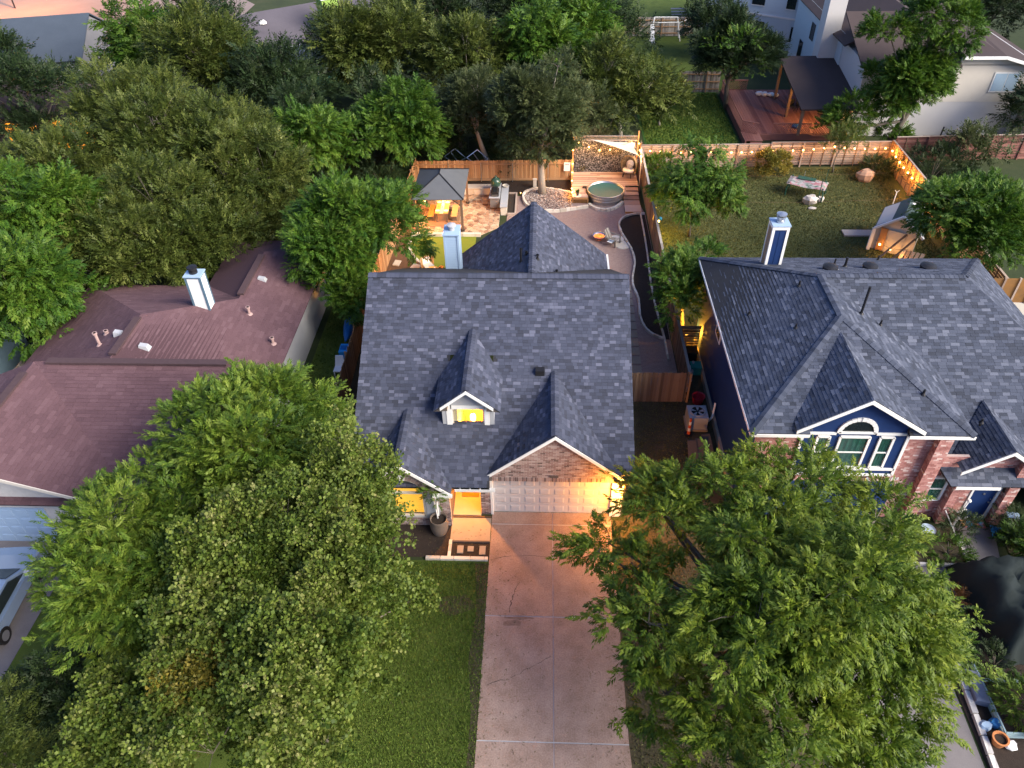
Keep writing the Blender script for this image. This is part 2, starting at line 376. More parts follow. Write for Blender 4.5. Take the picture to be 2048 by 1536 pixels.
# gables on the front slope
def gable(cx,hw,z,y0,seed,name,slope=.833):
    yb=RY-(RZ-z)/HS; ze=z-slope*hw; ye=RY-(RZ-ze)/HS
    out=[]
    for s in (-1,1):
        pts=[(cx,y0,z),(cx,yb,z),(cx+s*hw,max(ye,y0),ze),(cx+s*hw,y0,ze)] if ye>y0+.05 else [(cx,y0,z),(cx,yb,z),(cx+s*hw,y0,ze)]
        r=roof_slab(pts,name,house,th=.06); shingle_plane(PSH,pts,r,rng=random.Random(seed+s)); out.append(r)
    caps(PSH,(cx,y0,z+.015),(cx,yb,z+.015),.16,out[0],random.Random(seed+9))
    return out
gable(.6,3.04,4.86,20.55,20,'gable_roof')
gable(-5.45,1.97,3.98,19.78,30,'gable_roof')
gable(-2.9,1.33,5.8,22.02,40,'dormer_roof')
def rake(cx,hw,z,y,name='fascia',w=.17,slope=.833,t=.03):
    for s in (-1,1):
        m=MB(); a=Vector((cx,y,z)); b=Vector((cx+s*hw,y,z-slope*hw)); dn=Vector((0,0,-w))
        m.prism([a,b,b+dn,a+dn],(0,-t,0)); m.build(name,m_white,house)
rake(.6,3.04,4.83,20.55); rake(-5.45,1.97,3.95,19.78); rake(-2.9,1.06,5.77,22.02,w=.15)
# rear wing (gable end to the back yard)
WX,WZ=-.45,5.75; wy=RY+(RZ-WZ)/HS; wye=RY+(RZ-2.5)/HS
wr=[]
for s in (-1,1):
    hw=4.1
    pts=[(WX,wy,WZ),(WX,37.72,WZ),(WX+s*hw,37.72,2.5),(WX+s*hw,wye,2.5)]
    r=roof_slab(pts,'wing_roof',house,th=.08); wr.append(r)
    shingle_plane(PSH,pts,r,rng=random.Random(50+s))
    m=MB(); x=WX+s*(hw+.03); m.box(min(x,x+s*.1),max(x,x+s*.1),wye-.3,37.75,2.38,2.48); m.build('gutter',m_white,house)
caps(PSH,(WX,wy,WZ+.015),(WX,37.72,WZ+.015),.17,wr[1],random.Random(55))
# walls ------------------------------------------------------------
GY=20.72      # brick face of garage front
m=MB()
m.box(-7.25,-7.1,20.25,35.8,-.1,2.5); m.box(3.4,3.55,20.9,35.8,-.1,2.4); m.box(-4.25,-4.1,35.8,37.4,-.1,2.6); m.box(3.1,3.25,35.8,37.4,-.1,2.6); m.box(-4.25,3.25,37.25,37.4,-.1,2.6)
m.prism([(-4.1,37.4,2.55),(3.2,37.4,2.55),(WX,37.4,5.6)],(0,-.12,0)); m.box(-7.1,-4.2,35.65,35.8,-.1,2.5)
m.build('wall',m_brick,house)
PB=Pieces('brick','bricks',m_brick,house)
# garage front: mortar backing + bricks (door opening x -1.9..2.97)
def slab_with(pts,y,name,mm=m_mortar,t=.12):
    q=MB(); q.prism([(x,y,z) for x,z in pts],(0,t,0)); return q.build(name,mm,house)
n_=(0,-1,0)
gw=slab_with([(-1.98,2.12),(3.42,2.12),(3.42,2.42),(.6,4.75),(-1.98,2.6)],GY,'gable_wall')
brick_wall(PB,(0,GY,0),(1,0,0),[(-1.98,2.34),(3.42,2.34),(3.42,2.42),(.6,4.76),(-1.98,2.62)],[],gw,n_,rng=random.Random(3))
# soldier course above the door
for i in range(72):
    x=-1.95+i*.0745
    if x>3.36: break
    top=[Vector((x,GY-.012,2.1)),Vector((x+.062,GY-.012,2.1)),Vector((x+.062,GY-.012,2.325)),Vector((x,GY-.012,2.325))]
    PB.add(top,[p+Vector((0,.012,0)) for p in top],R.choice((.1,.4,.5,.6,.7,.85)),gw,3e-6)
pw=MB(); pw.box(-2.41,-1.93,GY,GY+.4,-.05,2.5); pw=pw.build('pier_wall',m_mortar,house)
brick_wall(PB,(0,GY,0),(1,0,0),[(-2.41,0),(-1.93,0),(-1.93,2.4),(-2.41,2.4)],[],pw,n_,rng=random.Random(4))
pw2=MB(); pw2.box(3.0,3.44,GY,GY+.4,-.05,2.1); pw2=pw2.build('pier_wall',m_white,house)
m=MB(); m.box(-3.66+.0,-3.6,20.22,22.8,0,2.4); m.build('porch_wall',m_brick,house)
m=MB(); m.box(-3.6,-1.93,22.8,22.9,0,2.45); m.build('porch_wall',m_brick,house)
m=MB(); m.box(-2.41,-2.35,GY+.41,22.8,0,2.45); m.build('porch_wall',m_brick,house)
m=MB(); m.box(-3.6,-2.42,20.3,22.8,2.42,2.46); m.build('porch_ceiling',m_soffit,house)
m=MB(); m.box(-3.3,-2.5,22.74,22.8,.12,2.1); d=m.build('front_door',m_blue,house); m=MB(); m.ball((-2.6,22.71,1.05),.04); m.build('handle',m_galv,d)
m=MB(); m.box(-3.42,-2.38,22.77,22.799,.1,2.2); m.build('door_frame',m_white,house)
# front-left gable wall with arched window
LY=20.08; ax,ahw,asp,azs=-5.45,.8,1.95,.55
def arch_hole(z,grow=0):
    if z<azs-grow or z>asp+ahw+grow: return None
    if z<asp: return (ax-ahw-grow,ax+ahw+grow)
    r=ahw+grow; w=math.sqrt(max(0,r*r-(z-asp)**2)); return (ax-w,ax+w)
lw=MB()
for x0,x1 in ((-7.25,ax-ahw),(ax+ahw,-3.6)): lw.box(x0,x1,LY,LY+.12,-.15,2.3)
lw.box(ax-ahw,ax+ahw,LY,LY+.12,-.15,azs)
K=14
for i in range(K):
    a0,a1=math.pi*i/K,math.pi*(i+1)/K; x0,z0=ax-ahw*math.cos(a0),asp+ahw*math.sin(a0); x1,z1=ax-ahw*math.cos(a1),asp+ahw*math.sin(a1)
    zt=lambda x:3.88-.833*abs(x-ax)
    lw.prism([(x0,LY,z0),(x1,LY,z1),(x1,LY,max(z1,zt(x1))),(x0,LY,max(z0,zt(x0)))],(0,.12,0))
for s in (-1,1): lw.prism([(ax+s*ahw,LY,2.3),(ax+s*1.85,LY,2.3),(ax+s*ahw,LY,3.88-.833*ahw)],(0,.12,0))
lw=lw.build('gable_wall',m_mortar,house)
brick_wall(PB,(0,LY,0),(1,0,0),[(-7.25,-.15),(-3.6,-.15),(-3.6,2.34),(ax,3.9),(-7.25,2.4)],[lambda z:arch_hole(z,.2) if z>asp-.05 else arch_hole(z,.04),lambda z:(-4.6,-4.02) if .45<z<2.05 else None],lw,n_,rng=random.Random(5))
for i in range(17):      # arch voussoirs
    a=math.pi*(i+.5)/17; da=math.pi/17*.44
    if i==8: continue
    P=[(ax-r*math.cos(b),LY-.012,asp+r*math.sin(b)) for r,b in ((ahw+.01,a-da),(ahw+.2,a-da),(ahw+.2,a+da),(ahw+.01,a+da))]
    top=[Vector(p) for p in P]
    if (top[1]-top[0]).cross(top[2]-top[0]).y>0: top.reverse()
    PB.add(top,[p+Vector((0,.012,0)) for p in top],R.choice((.1,.4,.5,.6,.7)),lw,2e-6)
m=MB(); m.prism([(ax-.13,LY-.03,asp+ahw),(ax+.13,LY-.03,asp+ahw),(ax+.18,LY-.03,asp+ahw+.3),(ax-.18,LY-.03,asp+ahw+.3)],(0,.035,0)); m.build('keystone',m_white,house)
win=MB(); ring=[(ax-ahw,azs)]+[(ax-ahw*math.cos(math.pi*i/16),asp+ahw*math.sin(math.pi*i/16)) for i in range(17)]+[(ax+ahw,azs)]
for i in range(len(ring)-1):
    a,b=ring[i],ring[i+1]; win.bar((a[0],LY+.06,a[1]),(b[0],LY+.06,b[1]),.1,.08,up=(0,1,0))
win.bar((ax-ahw,LY+.06,azs),(ax+ahw,LY+.06,azs),.12,.08,up=(0,1,0)); win.bar((ax-ahw,LY+.06,asp),(ax+ahw,LY+.06,asp),.1,.07,up=(0,1,0))
win=win.build('arched_window',m_cream,house)
m=MB(); m.prism([(x,LY+.1,z) for x,z in ring],(0,.01,0)); m.build('pane',m_glass,win)
m=MB(); m.prism([(x,LY+.35,z) for x,z in [(ax-1,.4),(ax+1,.4),(ax+1,2.8),(ax-1,2.8)]],(0,.03,0)); m.build('blind',m_litblind,win)
m=MB(); m.box(-4.58,-4.04,LY-.03,LY-.002,.5,2.02); m.build('shutter_panel',m_greytrim,house)
# garage door
gd=MB(); gd.box(-1.9,2.97,GY+.16,GY+.2,0,2.1); m_gdoor=mat('garage_door_paint',[(.46,.45,.46),(.54,.53,.54)],scale=2,amt=.5,rough=.55); gd=gd.build('garage_door',m_gdoor,house)
for r in range(4):
    for c in range(8):
        x0=-1.9+c*.609+.09; z0=r*.52+.1; q=MB(); y=GY+.158
        x1,z1=x0+.43,z0+.33
        q.faces([(x0,y,z0),(x1,y,z0),(x1,y,z1),(x0,y,z1),(x0+.05,y-.013,z0+.05),(x1-.05,y-.013,z0+.05),(x1-.05,y-.013,z1-.05),(x0+.05,y-.013,z1-.05)],[(4,5,6,7),(0,1,5,4),(1,2,6,5),(2,3,7,6),(3,0,4,7)]); q.build('panel',m_gdoor,gd)
for r in (1,2,3):
    q=MB(); q.box(-1.9,2.97,GY+.152,GY+.162,r*.52+.01,r*.52+.022); q.build('panel_joint',m_greytrim,gd)
m=MB(); m.box(-2.0,-1.9,GY-.02,GY+.2,0,2.1); m.box(2.97,3.06,GY-.02,GY+.2,0,2.1); m.box(-1.9,2.97,GY+.1,GY+.2,2.1,2.14); m.build('door_frame',m_white,house)
m=MB(); m.box(.42,.78,GY-.03,GY-.001,2.36,2.46); m.build('vent',m_soffit,house)
# soffits / eaves
m=MB(); m.box(3.0,3.6,20.56,GY+.05,2.24,2.3); m.build('soffit',m_soffit,house); m=MB(); m.box(-2.4,-1.9,20.56,GY+.05,2.26,2.32); m.build('soffit',m_soffit,house)
for x0,x1,y in ((-3.35,-1.74,20.0),(-4.2,-3.42,19.66)):
    g=MB(); g.box(x0,x1,y,y+.015,2.22,2.34); g.box(x0,x1,y+.1,y+.115,2.22,2.34); g.box(x0,x1,y,y+.115,2.2,2.22)
    k=x0+.2
    while k<x1: g.box(k,k+.03,y+.016,y+.099,2.31,2.33); k+=.4
    g.build('gutter',m_white,house)
m=MB(); m.tube([(-4.12,19.7,2.25),(-4.12,19.8,2.0),(-4.12,20.0,1.8),(-4.12,20.0,.1)],.045,6); m.build('downpipe',m_white,house)
# eave returns under the dormer rakes
for s in (-1,1):
    m=MB(); m.prism([(-2.9+s*.78,22.03,4.7),(-2.9+s*1.32,22.03,4.66),(-2.9+s*1.05,22.03,4.93),(-2.9+s*.8,22.03,5.06)],(0,.3,0)); m.build('eave_return',m_soffit,house)
# dormer: front frame, glass, room inside
DY=22.36
m=MB(); m.prism([(-3.95,DY,4.72),(-1.85,DY,4.72),(-2.9,DY,5.6)],(0,.08,0)); m.build('dormer_gable',m_greytrim,house)
m=MB(); m.box(-3.6,-2.2,DY-.02,DY+.08,4.52,4.7); m.build('dormer_lintel',m_white,house)
for s in (-1,1):
    a,b=sorted((-2.9+s*1.05,-2.9+s*.88)); m=MB(); m.box(a,b,DY,DY+.1,3.55,4.7); m.build('dormer_panel',m_greytrim,house)
    a,b=sorted((-2.9+s*.87,-2.9+s*.66)); m=MB(); m.box(a,b,DY-.02,DY+.1,3.55,4.7); m.build('dormer_frame',m_white,house)
    a,b=sorted((-2.9+s*1.05,-2.9+s*.97)); m=MB(); m.box(a,b,DY+.1,25.2,3.4,4.75); m.build('dormer_wall',m_greytrim,house)
m=MB(); m.box(-3.98,-1.82,DY-.06,DY+.1,3.46,3.55); m.build('sill',m_white,house)
dw=MB(); dw.box(-3.56,-2.24,DY+.03,DY+.07,3.55,3.61); dw.box(-3.56,-3.5,DY+.03,DY+.07,3.61,4.52); dw.box(-2.3,-2.24,DY+.03,DY+.07,3.61,4.52); dw=dw.build('window',m_cream,house)
m=MB(); m.box(-3.5,-2.3,DY+.045,DY+.052,3.6,4.52); m.build('pane',m_glass,dw)
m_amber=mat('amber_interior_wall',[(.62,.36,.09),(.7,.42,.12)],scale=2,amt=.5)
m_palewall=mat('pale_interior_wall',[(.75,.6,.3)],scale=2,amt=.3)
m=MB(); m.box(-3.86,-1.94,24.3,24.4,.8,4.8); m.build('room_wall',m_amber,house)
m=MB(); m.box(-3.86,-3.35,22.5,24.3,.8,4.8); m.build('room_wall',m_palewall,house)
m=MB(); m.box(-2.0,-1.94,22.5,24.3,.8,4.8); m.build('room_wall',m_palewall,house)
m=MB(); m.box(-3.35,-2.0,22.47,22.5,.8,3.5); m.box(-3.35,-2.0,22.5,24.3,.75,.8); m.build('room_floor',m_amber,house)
pl=T('pendant_lamp','white glowing globe pendant hanging inside the dormer window','lamp',(-2.82,23.3,4.7))
m=MB(); m.tube([(-2.82,23.3,4.7),(-2.82,23.3,3.4)],.012,5); m.build('cord',m_black,pl)
m=MB(); m.lathe([(.05,-.17),(.11,-.12),(.125,0),(.11,.12),(.05,.17)],(-2.82,23.3,3.2),14); m.build('globe',m_lampw,pl,smooth=True)
lamp((-2.75,23.0,3.0),70,(1,.55,.1),.1,pl)
# roof furniture
m=MB(); m.box(-.2,.18,24.2,24.5,mz(24.35)-.1,mz(24.35)+.17); m.build('box_vent',m_darkmetal,house)
for x,y,h,r in ((-1.02,32.3,.75,.05),(2.1,32.2,.8,.055),(-.2,32.1,.28,.05),(.75,32.0,.22,.05),(1.2,32.0,.22,.05),(-.75,32.6,.2,.05)):
    zz=WZ-.79*abs(x-WX); m=MB(); m.tube([(x,y,zz-.1),(x,y,zz+h)],r,8); m.lathe([(r*2,0),(r*1.2,.1)],(x,y,zz),8); m.lathe([(r*1.5,h-.06),(r*1.5,h)],(x,y,zz),8); m.build('vent_pipe',m_darkmetal,house)
# siding-clad chimney
cx0,cx1,cy0,cy1,cz=-5.17,-4.36,34.97,36.05,5.2
ch=MB(); ch.box(cx0+.04,cx1-.04,cy0+.04,cy1-.04,-.1,cz); ch=ch.build('chimney',m_lightblue,house)
k=0
while .6+k*.145<cz-.2:
    z=.6+k*.145; m=MB(); m.prism([(cx0+.1,cy0+.035,z),(cx0+.1,cy0+.035,z+.14),(cx0+.1,cy0+.005,z)],(cx1-cx0-.2,0,0)); m.build('siding_board',m_lightblue,ch); k+=1
for x in (cx0,cx1-.1):
    m=MB(); m.box(x,x+.1,cy0-.01,cy0+.1,-.1,cz); m.build('corner_board',m_lightblue,ch)
m=MB(); m.box(cx1-.035,cx1,cy0+.1,cy1,-.1,cz); m.build('side_panel',m_lightblue,ch)
m=MB(); m.box(cx0-.03,cx1+.03,cy0-.04,cy1+.02,cz,cz+.06); m.box(cx0+.06,cx1-.06,cy0+.06,cy1-.08,cz+.06,cz+.07); m.build('chimney_crown',m_lightblue,ch)
m=MB(); m.lathe([(.16,0),(.16,.22),(.25,.22),(.25,.3),(.05,.36)],(-4.77,35.5,cz+.07),14); m.build('flue_cap',m_greytrim,ch)
# lamps of the house
sc=T('wall_sconce','lit wall lantern on the white pier beside the garage door','lamp',(3.28,GY-.05,2.0))
m=MB(); m.box(3.23,3.33,GY-.04,GY,1.95,2.15); m.bar((3.28,GY-.02,2.1),(3.28,GY-.14,2.12),.03); m.lathe([(.02,.1),(.09,.02),(.1,0)],(3.28,GY-.16,2.02),8); m.build('bracket',m_darkmetal,sc)
m=MB(); m.ball((3.28,GY-.16,1.93),.07,8,(1,1,1.2)); m.build('bulb',m_lampw,sc)
lamp((3.28,GY-.66,1.75),150,(1,.36,.04),.2,sc)
pc=T('porch_lamp','ceiling lamp glowing inside the front door recess','lamp',(-3.0,21.6,2.4))
m=MB(); m.lathe([(.14,0),(.14,-.03),(.1,-.1),(.03,-.13)],(-3.0,21.6,2.41),12); m.build('globe',m_lampw,pc); lamp((-3.0,21.5,2.18),165,(1,.36,.03),.05,pc)
rl=T('rear_wall_lamp','lit lantern on the rear wall facing the turf','lamp',(-6.3,35.85,2.3))
m=MB(); m.box(-6.35,-6.25,35.8,35.84,2.2,2.4); m.ball((-6.3,35.93,2.3),.08); m.build('lantern',m_lampw,rl); lamp((-6.3,36.1,2.25),170,(1,.43,.08),.06,rl)
PSH.flush(); PB.flush()
# ================================================================== blue two-storey house
bh=T('blue_house','two-storey pink brick house with deep blue siding, arched window and blue chimney','house',(14,24,0))
PS2=Pieces('shingle','shingles',m_shingle2,bh); PB2=Pieces('brick','bricks',m_pinkbrick,bh)
EZ=5.05; A=(7.95,20.65,EZ);B=(16.2,20.65,EZ);Cc=(7.9,33.2,EZ);D=(21.5,33.2,EZ);P1=(12.1,25.4,7.1);P2=(12.1,28.4,7.1);P3=(18.2,28.4,7.1)
def hid_wing(c): return c.x<16.1 and (7.1-.497*abs(c.x-12.1))>c.z+.1
planes=[([A,P1,P2,Cc],'roof',None),([A,(10.12,20.65,EZ),(10.12,21.25,EZ+.259),(13.78,21.25,EZ+.259),(13.78,20.65,EZ),B,P1],'roof',lambda c: 2 if abs(c.x-11.95)<1.83 and c.y<21.25 else abs(c.x-11.95)<2.3 and 6.8-.65*abs(c.x-11.95)>c.z+.03),
 ([B,(16.2,24.67,EZ),P2,P1],'roof',None),([Cc,P2,P3,D],'roof',None),([P3,D,(21.5,24.67,EZ)],'roof',None),
 ([(16.0,20.32,2.65),(21.5,20.32,2.65),(21.5,24.67,EZ),P3,P2],'roof',hid_wing)]
for i,(pts,nm,h) in enumerate(planes):
    r=roof_slab(pts,nm,bh); shingle_plane(PS2,[A,B,P1] if len(pts)==7 else pts,r,hidden=h,rng=random.Random(100+i),wr=(.2,.4))
for a,b in ((P1,A),(P1,B),(P2,P1),(P2,P3),(P2,Cc),(P3,D)):
    a=Vector(a);b=Vector(b); caps(PS2,a+Vector((0,0,.03)),b+Vector((0,0,.03)),.17,r,random.Random(9))
# front gable over the arched window, porch gable
def gable2(cx,hw,z,y0,yb,sl,seed,ye):
    for s in (-1,1):
        pts=[(cx,y0,z),(cx,yb,z),(cx+s*hw,ye,z-sl*hw),(cx+s*hw,y0,z-sl*hw)]
        r=roof_slab(pts,'gable_roof',bh,th=.06); shingle_plane(PS2,pts,r,rng=random.Random(seed+s))
        m=MB(); a=Vector((cx,y0,z-.03)); b=Vector((cx+s*hw,y0,z-.03-sl*hw)); dn=Vector((0,0,-.17)); m.prism([a,b,b+dn,a+dn],(0,-.03,0)); m.build('fascia',m_white,bh)
gable2(11.95,2.36,6.8,20.64,24.75,.65,130,21.2)
gable2(17.85,1.6,4.42,20.5,23.4,.70,140,21.4)
# eave fascia
for a,b in ((A,(10.12,20.65,EZ)),((13.78,20.65,EZ),B),(A,Cc)):
    a=Vector(a);b=Vector(b); o=Vector((0,-.03,-.09)) if abs(a.y-b.y)<.01 else Vector((-.03,0,-.09))
    m=MB(); m.bar(a+o,b+o,.03,.14) ; m.build('fascia',m_white,bh)
m=MB(); m.box(16.2,17.9,20.28,20.31,2.5,2.64); m.build('fascia',m_white,bh)
# walls
m=MB(); m.box(8.32,8.45,21.1,33,0,5.1); m.build('blue_wall',m_blue,bh)
m=MB(); m.box(8.2,8.32,21.1,33,0,.35); m.build('foundation',m_smoothconc,bh)
m=MB(); m.box(8.45,21.3,32.85,33,0,5.1); m.box(21.2,21.35,21,32.85,0,4.6); m.build('wall',m_pinkbrick,bh)
m=MB(); m.box(8.27,8.31,28.2,29.2,3.4,4.6); fw=m.build('window',m_white,bh); m=MB(); m.box(8.265,8.269,28.3,29.1,3.5,4.5); m.build('pane',m_darkglass,fw)
FY=20.97
def pw(n0,x0,x1,z0,z1,y=FY,d=.13,par=bh):
    m=MB(); m.box(x0,x1,y,y+d,z0,z1); return m.build(n0,m_pinkmortar,par)
fwall=pw('front_wall',8.3,15.0,0,5.02)
wx0,wx1,wz0,wz1=9.98,13.92,2.62,4.8     # window group panel
gx0,gx1,gz=9.3,14.2,2.15                 # garage door
brick_wall(PB2,(0,FY,0),(1,0,0),[(8.3,0),(15,0),(15,5.0),(8.3,5.0)],[lambda z:(wx0,wx1) if wz0-.04<z<5.1 else None,lambda z:(gx0,gx1) if z<gz+.05 else None],fwall,(0,-1,0),rng=random.Random(61))
m=MB(); m.box(8.3,8.72,FY-.16,FY-.001,0,5.0); cp=m.build('corner_pier',m_pinkmortar,bh)
brick_wall(PB2,(0,FY-.16,0),(1,0,0),[(8.3,0),(8.72,0),(8.72,5),(8.3,5)],[],cp,(0,-1,0),rng=random.Random(62))
m=MB(); m.box(gx0,gx1,FY-.05,FY-.012,0,gz); gd2=m.build('garage_door',m_blue,bh)
for r_ in range(4):
    for c_ in range(8):
        x0=gx0+c_*.612+.1; z0=r_*.53+.1; m=MB(); m.box(x0,x0+.41,FY-.07,FY-.051,z0,z0+.34); m.build('panel',m_blue,gd2)
# window group: blue panel, white trim, three sashes, arched top
m=MB(); m.box(wx0,wx1,FY-.05,FY-.01,wz0,wz1+.099); m.build('window_panel',m_blue,bh)
m=MB(); m.prism([(10.1,FY-.05,4.9),(13.8,FY-.05,4.9),(13.8,FY-.05,5.5),(11.95,FY-.05,6.6),(10.1,FY-.05,5.5)],(0,.1,0)); m.build('gable_wall',m_blue,bh)
m=MB()
for a,b in (((wx0,wz0),(wx1,wz0)),((wx0,wz0),(wx0,wz1)),((wx1,wz0),(wx1,wz1)),((wx0,wz0+.32),(wx1,wz0+.32)),((wx0+.1,wz1+.06),(11.2,wz1+.06)),((12.7,wz1+.06),(wx1-.1,wz1+.06))): m.bar((a[0],FY-.075,a[1]),(b[0],FY-.075,b[1]),.11,.05,up=(0,1,0))
m.build('trim',m_white,bh)
def sash(x0,x1,z0,z1,y,parent=bh,cur=True,fr=.09,mid=True):
    m=MB()
    for a,b in (((x0,z0),(x1,z0)),((x0,z1),(x1,z1)),((x0,z0),(x0,z1)),((x1,z0),(x1,z1))): m.bar((a[0],y-.03,a[1]),(b[0],y-.03,b[1]),fr,.07,up=(0,1,0))
    if mid: m.bar((x0,y-.02,(z0+z1)/2),(x1,y-.02,(z0+z1)/2),.05,.05,up=(0,1,0))
    f=m.build('window',m_white,parent)
    if cur:
        m=MB(); n=10
        for i in range(n):
            xa=x0+(x1-x0)*i/n; xb=x0+(x1-x0)*(i+1)/n; m.poly([(xa,y-.004-(i%2)*.012,z0),(xb,y-.004-((i+1)%2)*.012,z0),(xb,y-.004-((i+1)%2)*.012,z1),(xa,y-.004-(i%2)*.012,z1)])
        m.build('curtain',m_curtain,f)
        m=MB(); m.box(x0,x1,y-.026,y-.02,z0,z1); m.build('pane',m_glass,f)
    else:
        m=MB(); m.box(x0,x1,y-.02,y-.01,z0,z1); m.build('pane',m_darkglass,f)
    return f
sy=FY-.055
sash(10.55,11.0,3.05,4.7,sy); sash(11.4,12.5,3.05,4.7,sy); sash(12.9,13.4,3.05,4.7,sy)
m=MB(); q=[]
for i in range(13):
    a=math.pi*i/12; q.append((11.95-.68*math.cos(a),sy-.02,4.92+.68*math.sin(a)))
for i in range(12): m.bar(q[i],q[i+1],.16,.07,up=(0,1,0))
m.bar(q[0],q[-1],.1,.07,up=(0,1,0)); aw=m.build('arched_window',m_white,bh); m=MB(); m.prism([(x,sy-.012,z) for x,y,z in q],(0,.008,0)); m.build('pane',m_darkglass,aw)
m=MB(); m.bar((11.95,sy-.06,5.52),(11.95,sy-.06,5.7),.03); m.build('arch_joint',m_greytrim,aw)
# house numbers and small lamp over the garage
def letters(body,loc,size,mt,parent,name,depth=.01,rot=(math.pi/2,0,0)):
    c=bpy.data.curves.new(name,'FONT'); c.body=body; c.size=size; c.extrude=depth
    o=bpy.data.objects.new(name,c); dg=bpy.context.evaluated_depsgraph_get(); COL.objects.link(o); bpy.context.view_layer.update()
    me=bpy.data.meshes.new_from_object(o); bpy.data.objects.remove(o); me.materials.clear(); me.materials.append(mt)
    k=bpy.data.objects.new(name,me); place(k,parent); k.location=Vector(k.location)+Vector(loc); k.rotation_euler=rot; return k
letters('1818',(13.9,FY-.03,2.3),.2,m_white,bh,'house_number')
m=MB(); m.ball((13.0,FY-.14,2.42),.1,8); m.tube([(13,FY-.02,2.5),(13,FY-.14,2.5)],.03,6); m.build('lantern',m_galv,bh)
# columns, porch wall, door
def column(x0,x1,z1,y0=20.64,y1=FY):
    m=MB(); m.box(x0+.01,x1-.01,y0+.01,y1+.1,-.02,z1); c=m.build('column',m_pinkmortar,bh)
    brick_wall(PB2,(0,y0+.01,0),(1,0,0),[(x0,0),(x1,0),(x1,z1),(x0,z1)],[],c,(0,-1,0),rng=random.Random(int(x0*10)))
    brick_wall(PB2,(x0+.01,0,0),(0,1,0),[(y0,0),(y1,0),(y1,z1),(y0,z1)],[],c,(-1,0,0),rng=random.Random(int(x0*11)))
column(14.97,15.48,5.0); column(16.42,16.75,2.62); column(18.55,18.95,3.9)
pwall=pw('porch_wall',15.48,18.6,0,3.6,21.0)
brick_wall(PB2,(0,21.0,0),(1,0,0),[(15.48,0),(18.6,0),(18.6,3.6),(15.48,3.6)],[lambda z:(15.5,16.3) if 1.1<z<2.5 else None,lambda z:(17.38,18.5) if z<2.2 else ((17.94-math.sqrt(max(0,.45**2-(z-2.25)**2)),17.94+math.sqrt(max(0,.45**2-(z-2.25)**2))) if z<2.7 else None)],pwall,(0,-1,0),rng=random.Random(66))
m=MB(); m.prism([(16.4,20.9,3.35),(19.3,20.9,3.35),(17.85,20.9,4.32)],(0,.1,0)); pg=m.build('gable_wall',m_pinkmortar,bh)
brick_wall(PB2,(0,20.9,0),(1,0,0),[(16.4,3.3),(19.3,3.3),(17.85,4.3)],[],pg,(0,-1,0),rng=random.Random(67))
m=MB(); m.prism([(17.75,20.88,3.75),(17.95,20.88,3.75),(18.02,20.88,4.02),(17.68,20.88,4.02)],(0,.03,0)); m.build('keystone',m_white,bh)
sash(15.55,16.25,1.15,2.45,20.98)
m=MB(); q=[(17.94-.42*math.cos(math.pi*i/10),20.97,2.25+.42*math.sin(math.pi*i/10)) for i in range(11)]
m.prism(q,(0,.02,0)); fl=m.build('fanlight',m_darkglass,bh); m=MB(); m.bar((17.5,20.96,2.24),(18.4,20.96,2.24),.06,.05,up=(0,1,0)); m.build('frame',m_white,fl)
m=MB(); m.box(17.5,18.4,20.96,21.0,.1,2.16); fd=m.build('front_door',m_blue,bh)
m=MB(); m.ball((18.3,20.93,1.05),.04,6); m.ball((18.3,20.93,1.25),.03,6); m.build('handle',m_galv,fd); m=MB(); m.ball((17.95,20.94,1.55),.05,6); m.build('knocker',m_galv,fd)
m=MB(); m.box(18.4,18.5,20.9,20.99,.02,2.2); m.box(17.42,17.5,20.95,20.99,.02,2.2); m.box(17.4,18.5,20.9,20.99,-.02,.1); m.build('door_frame',m_white,bh)
m=MB(); m.lathe([(.05,0),(.1,.1),(.09,.3),(.03,.36)],(18.62,20.85,1.7),8); m.build('lantern',m_darkmetal,bh)
# blue chimney
x0,x1,y0,y1,zt=10.47,11.24,31.05,31.8,8.0
m=MB(); m.box(x0+.03,x1-.03,y0+.03,y1-.03,5,zt-.05); c=m.build('chimney',m_blue,bh)
m=MB(); m.box(x0+.015,x0+.03,y0+.12,y1-.12,5,zt-.2); m.build('side_panel',m_brownwood,c)  # brown colour stands for warm shade on this face of the blue chimney
m=MB(); m.box(x0+.37,x0+.385,y0+.02,y0+.03,5,zt-.2); m.build('panel_seam',m_blue,c)
m=MB()
for x in (x0,x1-.12): m.box(x,x+.12,y0,y0+.1,5,zt-.2); m.box(x,x+.12,y1-.1,y1,5,zt-.2)
m.box(x0,x1,y0-.003,y1,zt-.2,zt-.04); m.build('corner_trim',m_white,c)
m=MB(); m.box(x0-.03,x1+.03,y0-.03,y1+.03,zt-.04,zt+.02); m.build('chimney_crown',m_lightblue,c)
m=MB(); m.lathe([(.19,0),(.19,.1),(.15,.1),(.15,.2),(.2,.2),(.21,.26),(.22,.3)],((x0+x1)/2,y0+.38,zt+.02),14); m.build('flue',m_galv,c)
m=MB(); m.lathe([(.05,.28),(.22,.33),(.24,.38),(.02,.44)],((x0+x1)/2,y0+.38,zt+.05),14); m.build('flue_cap',m_galv,c)
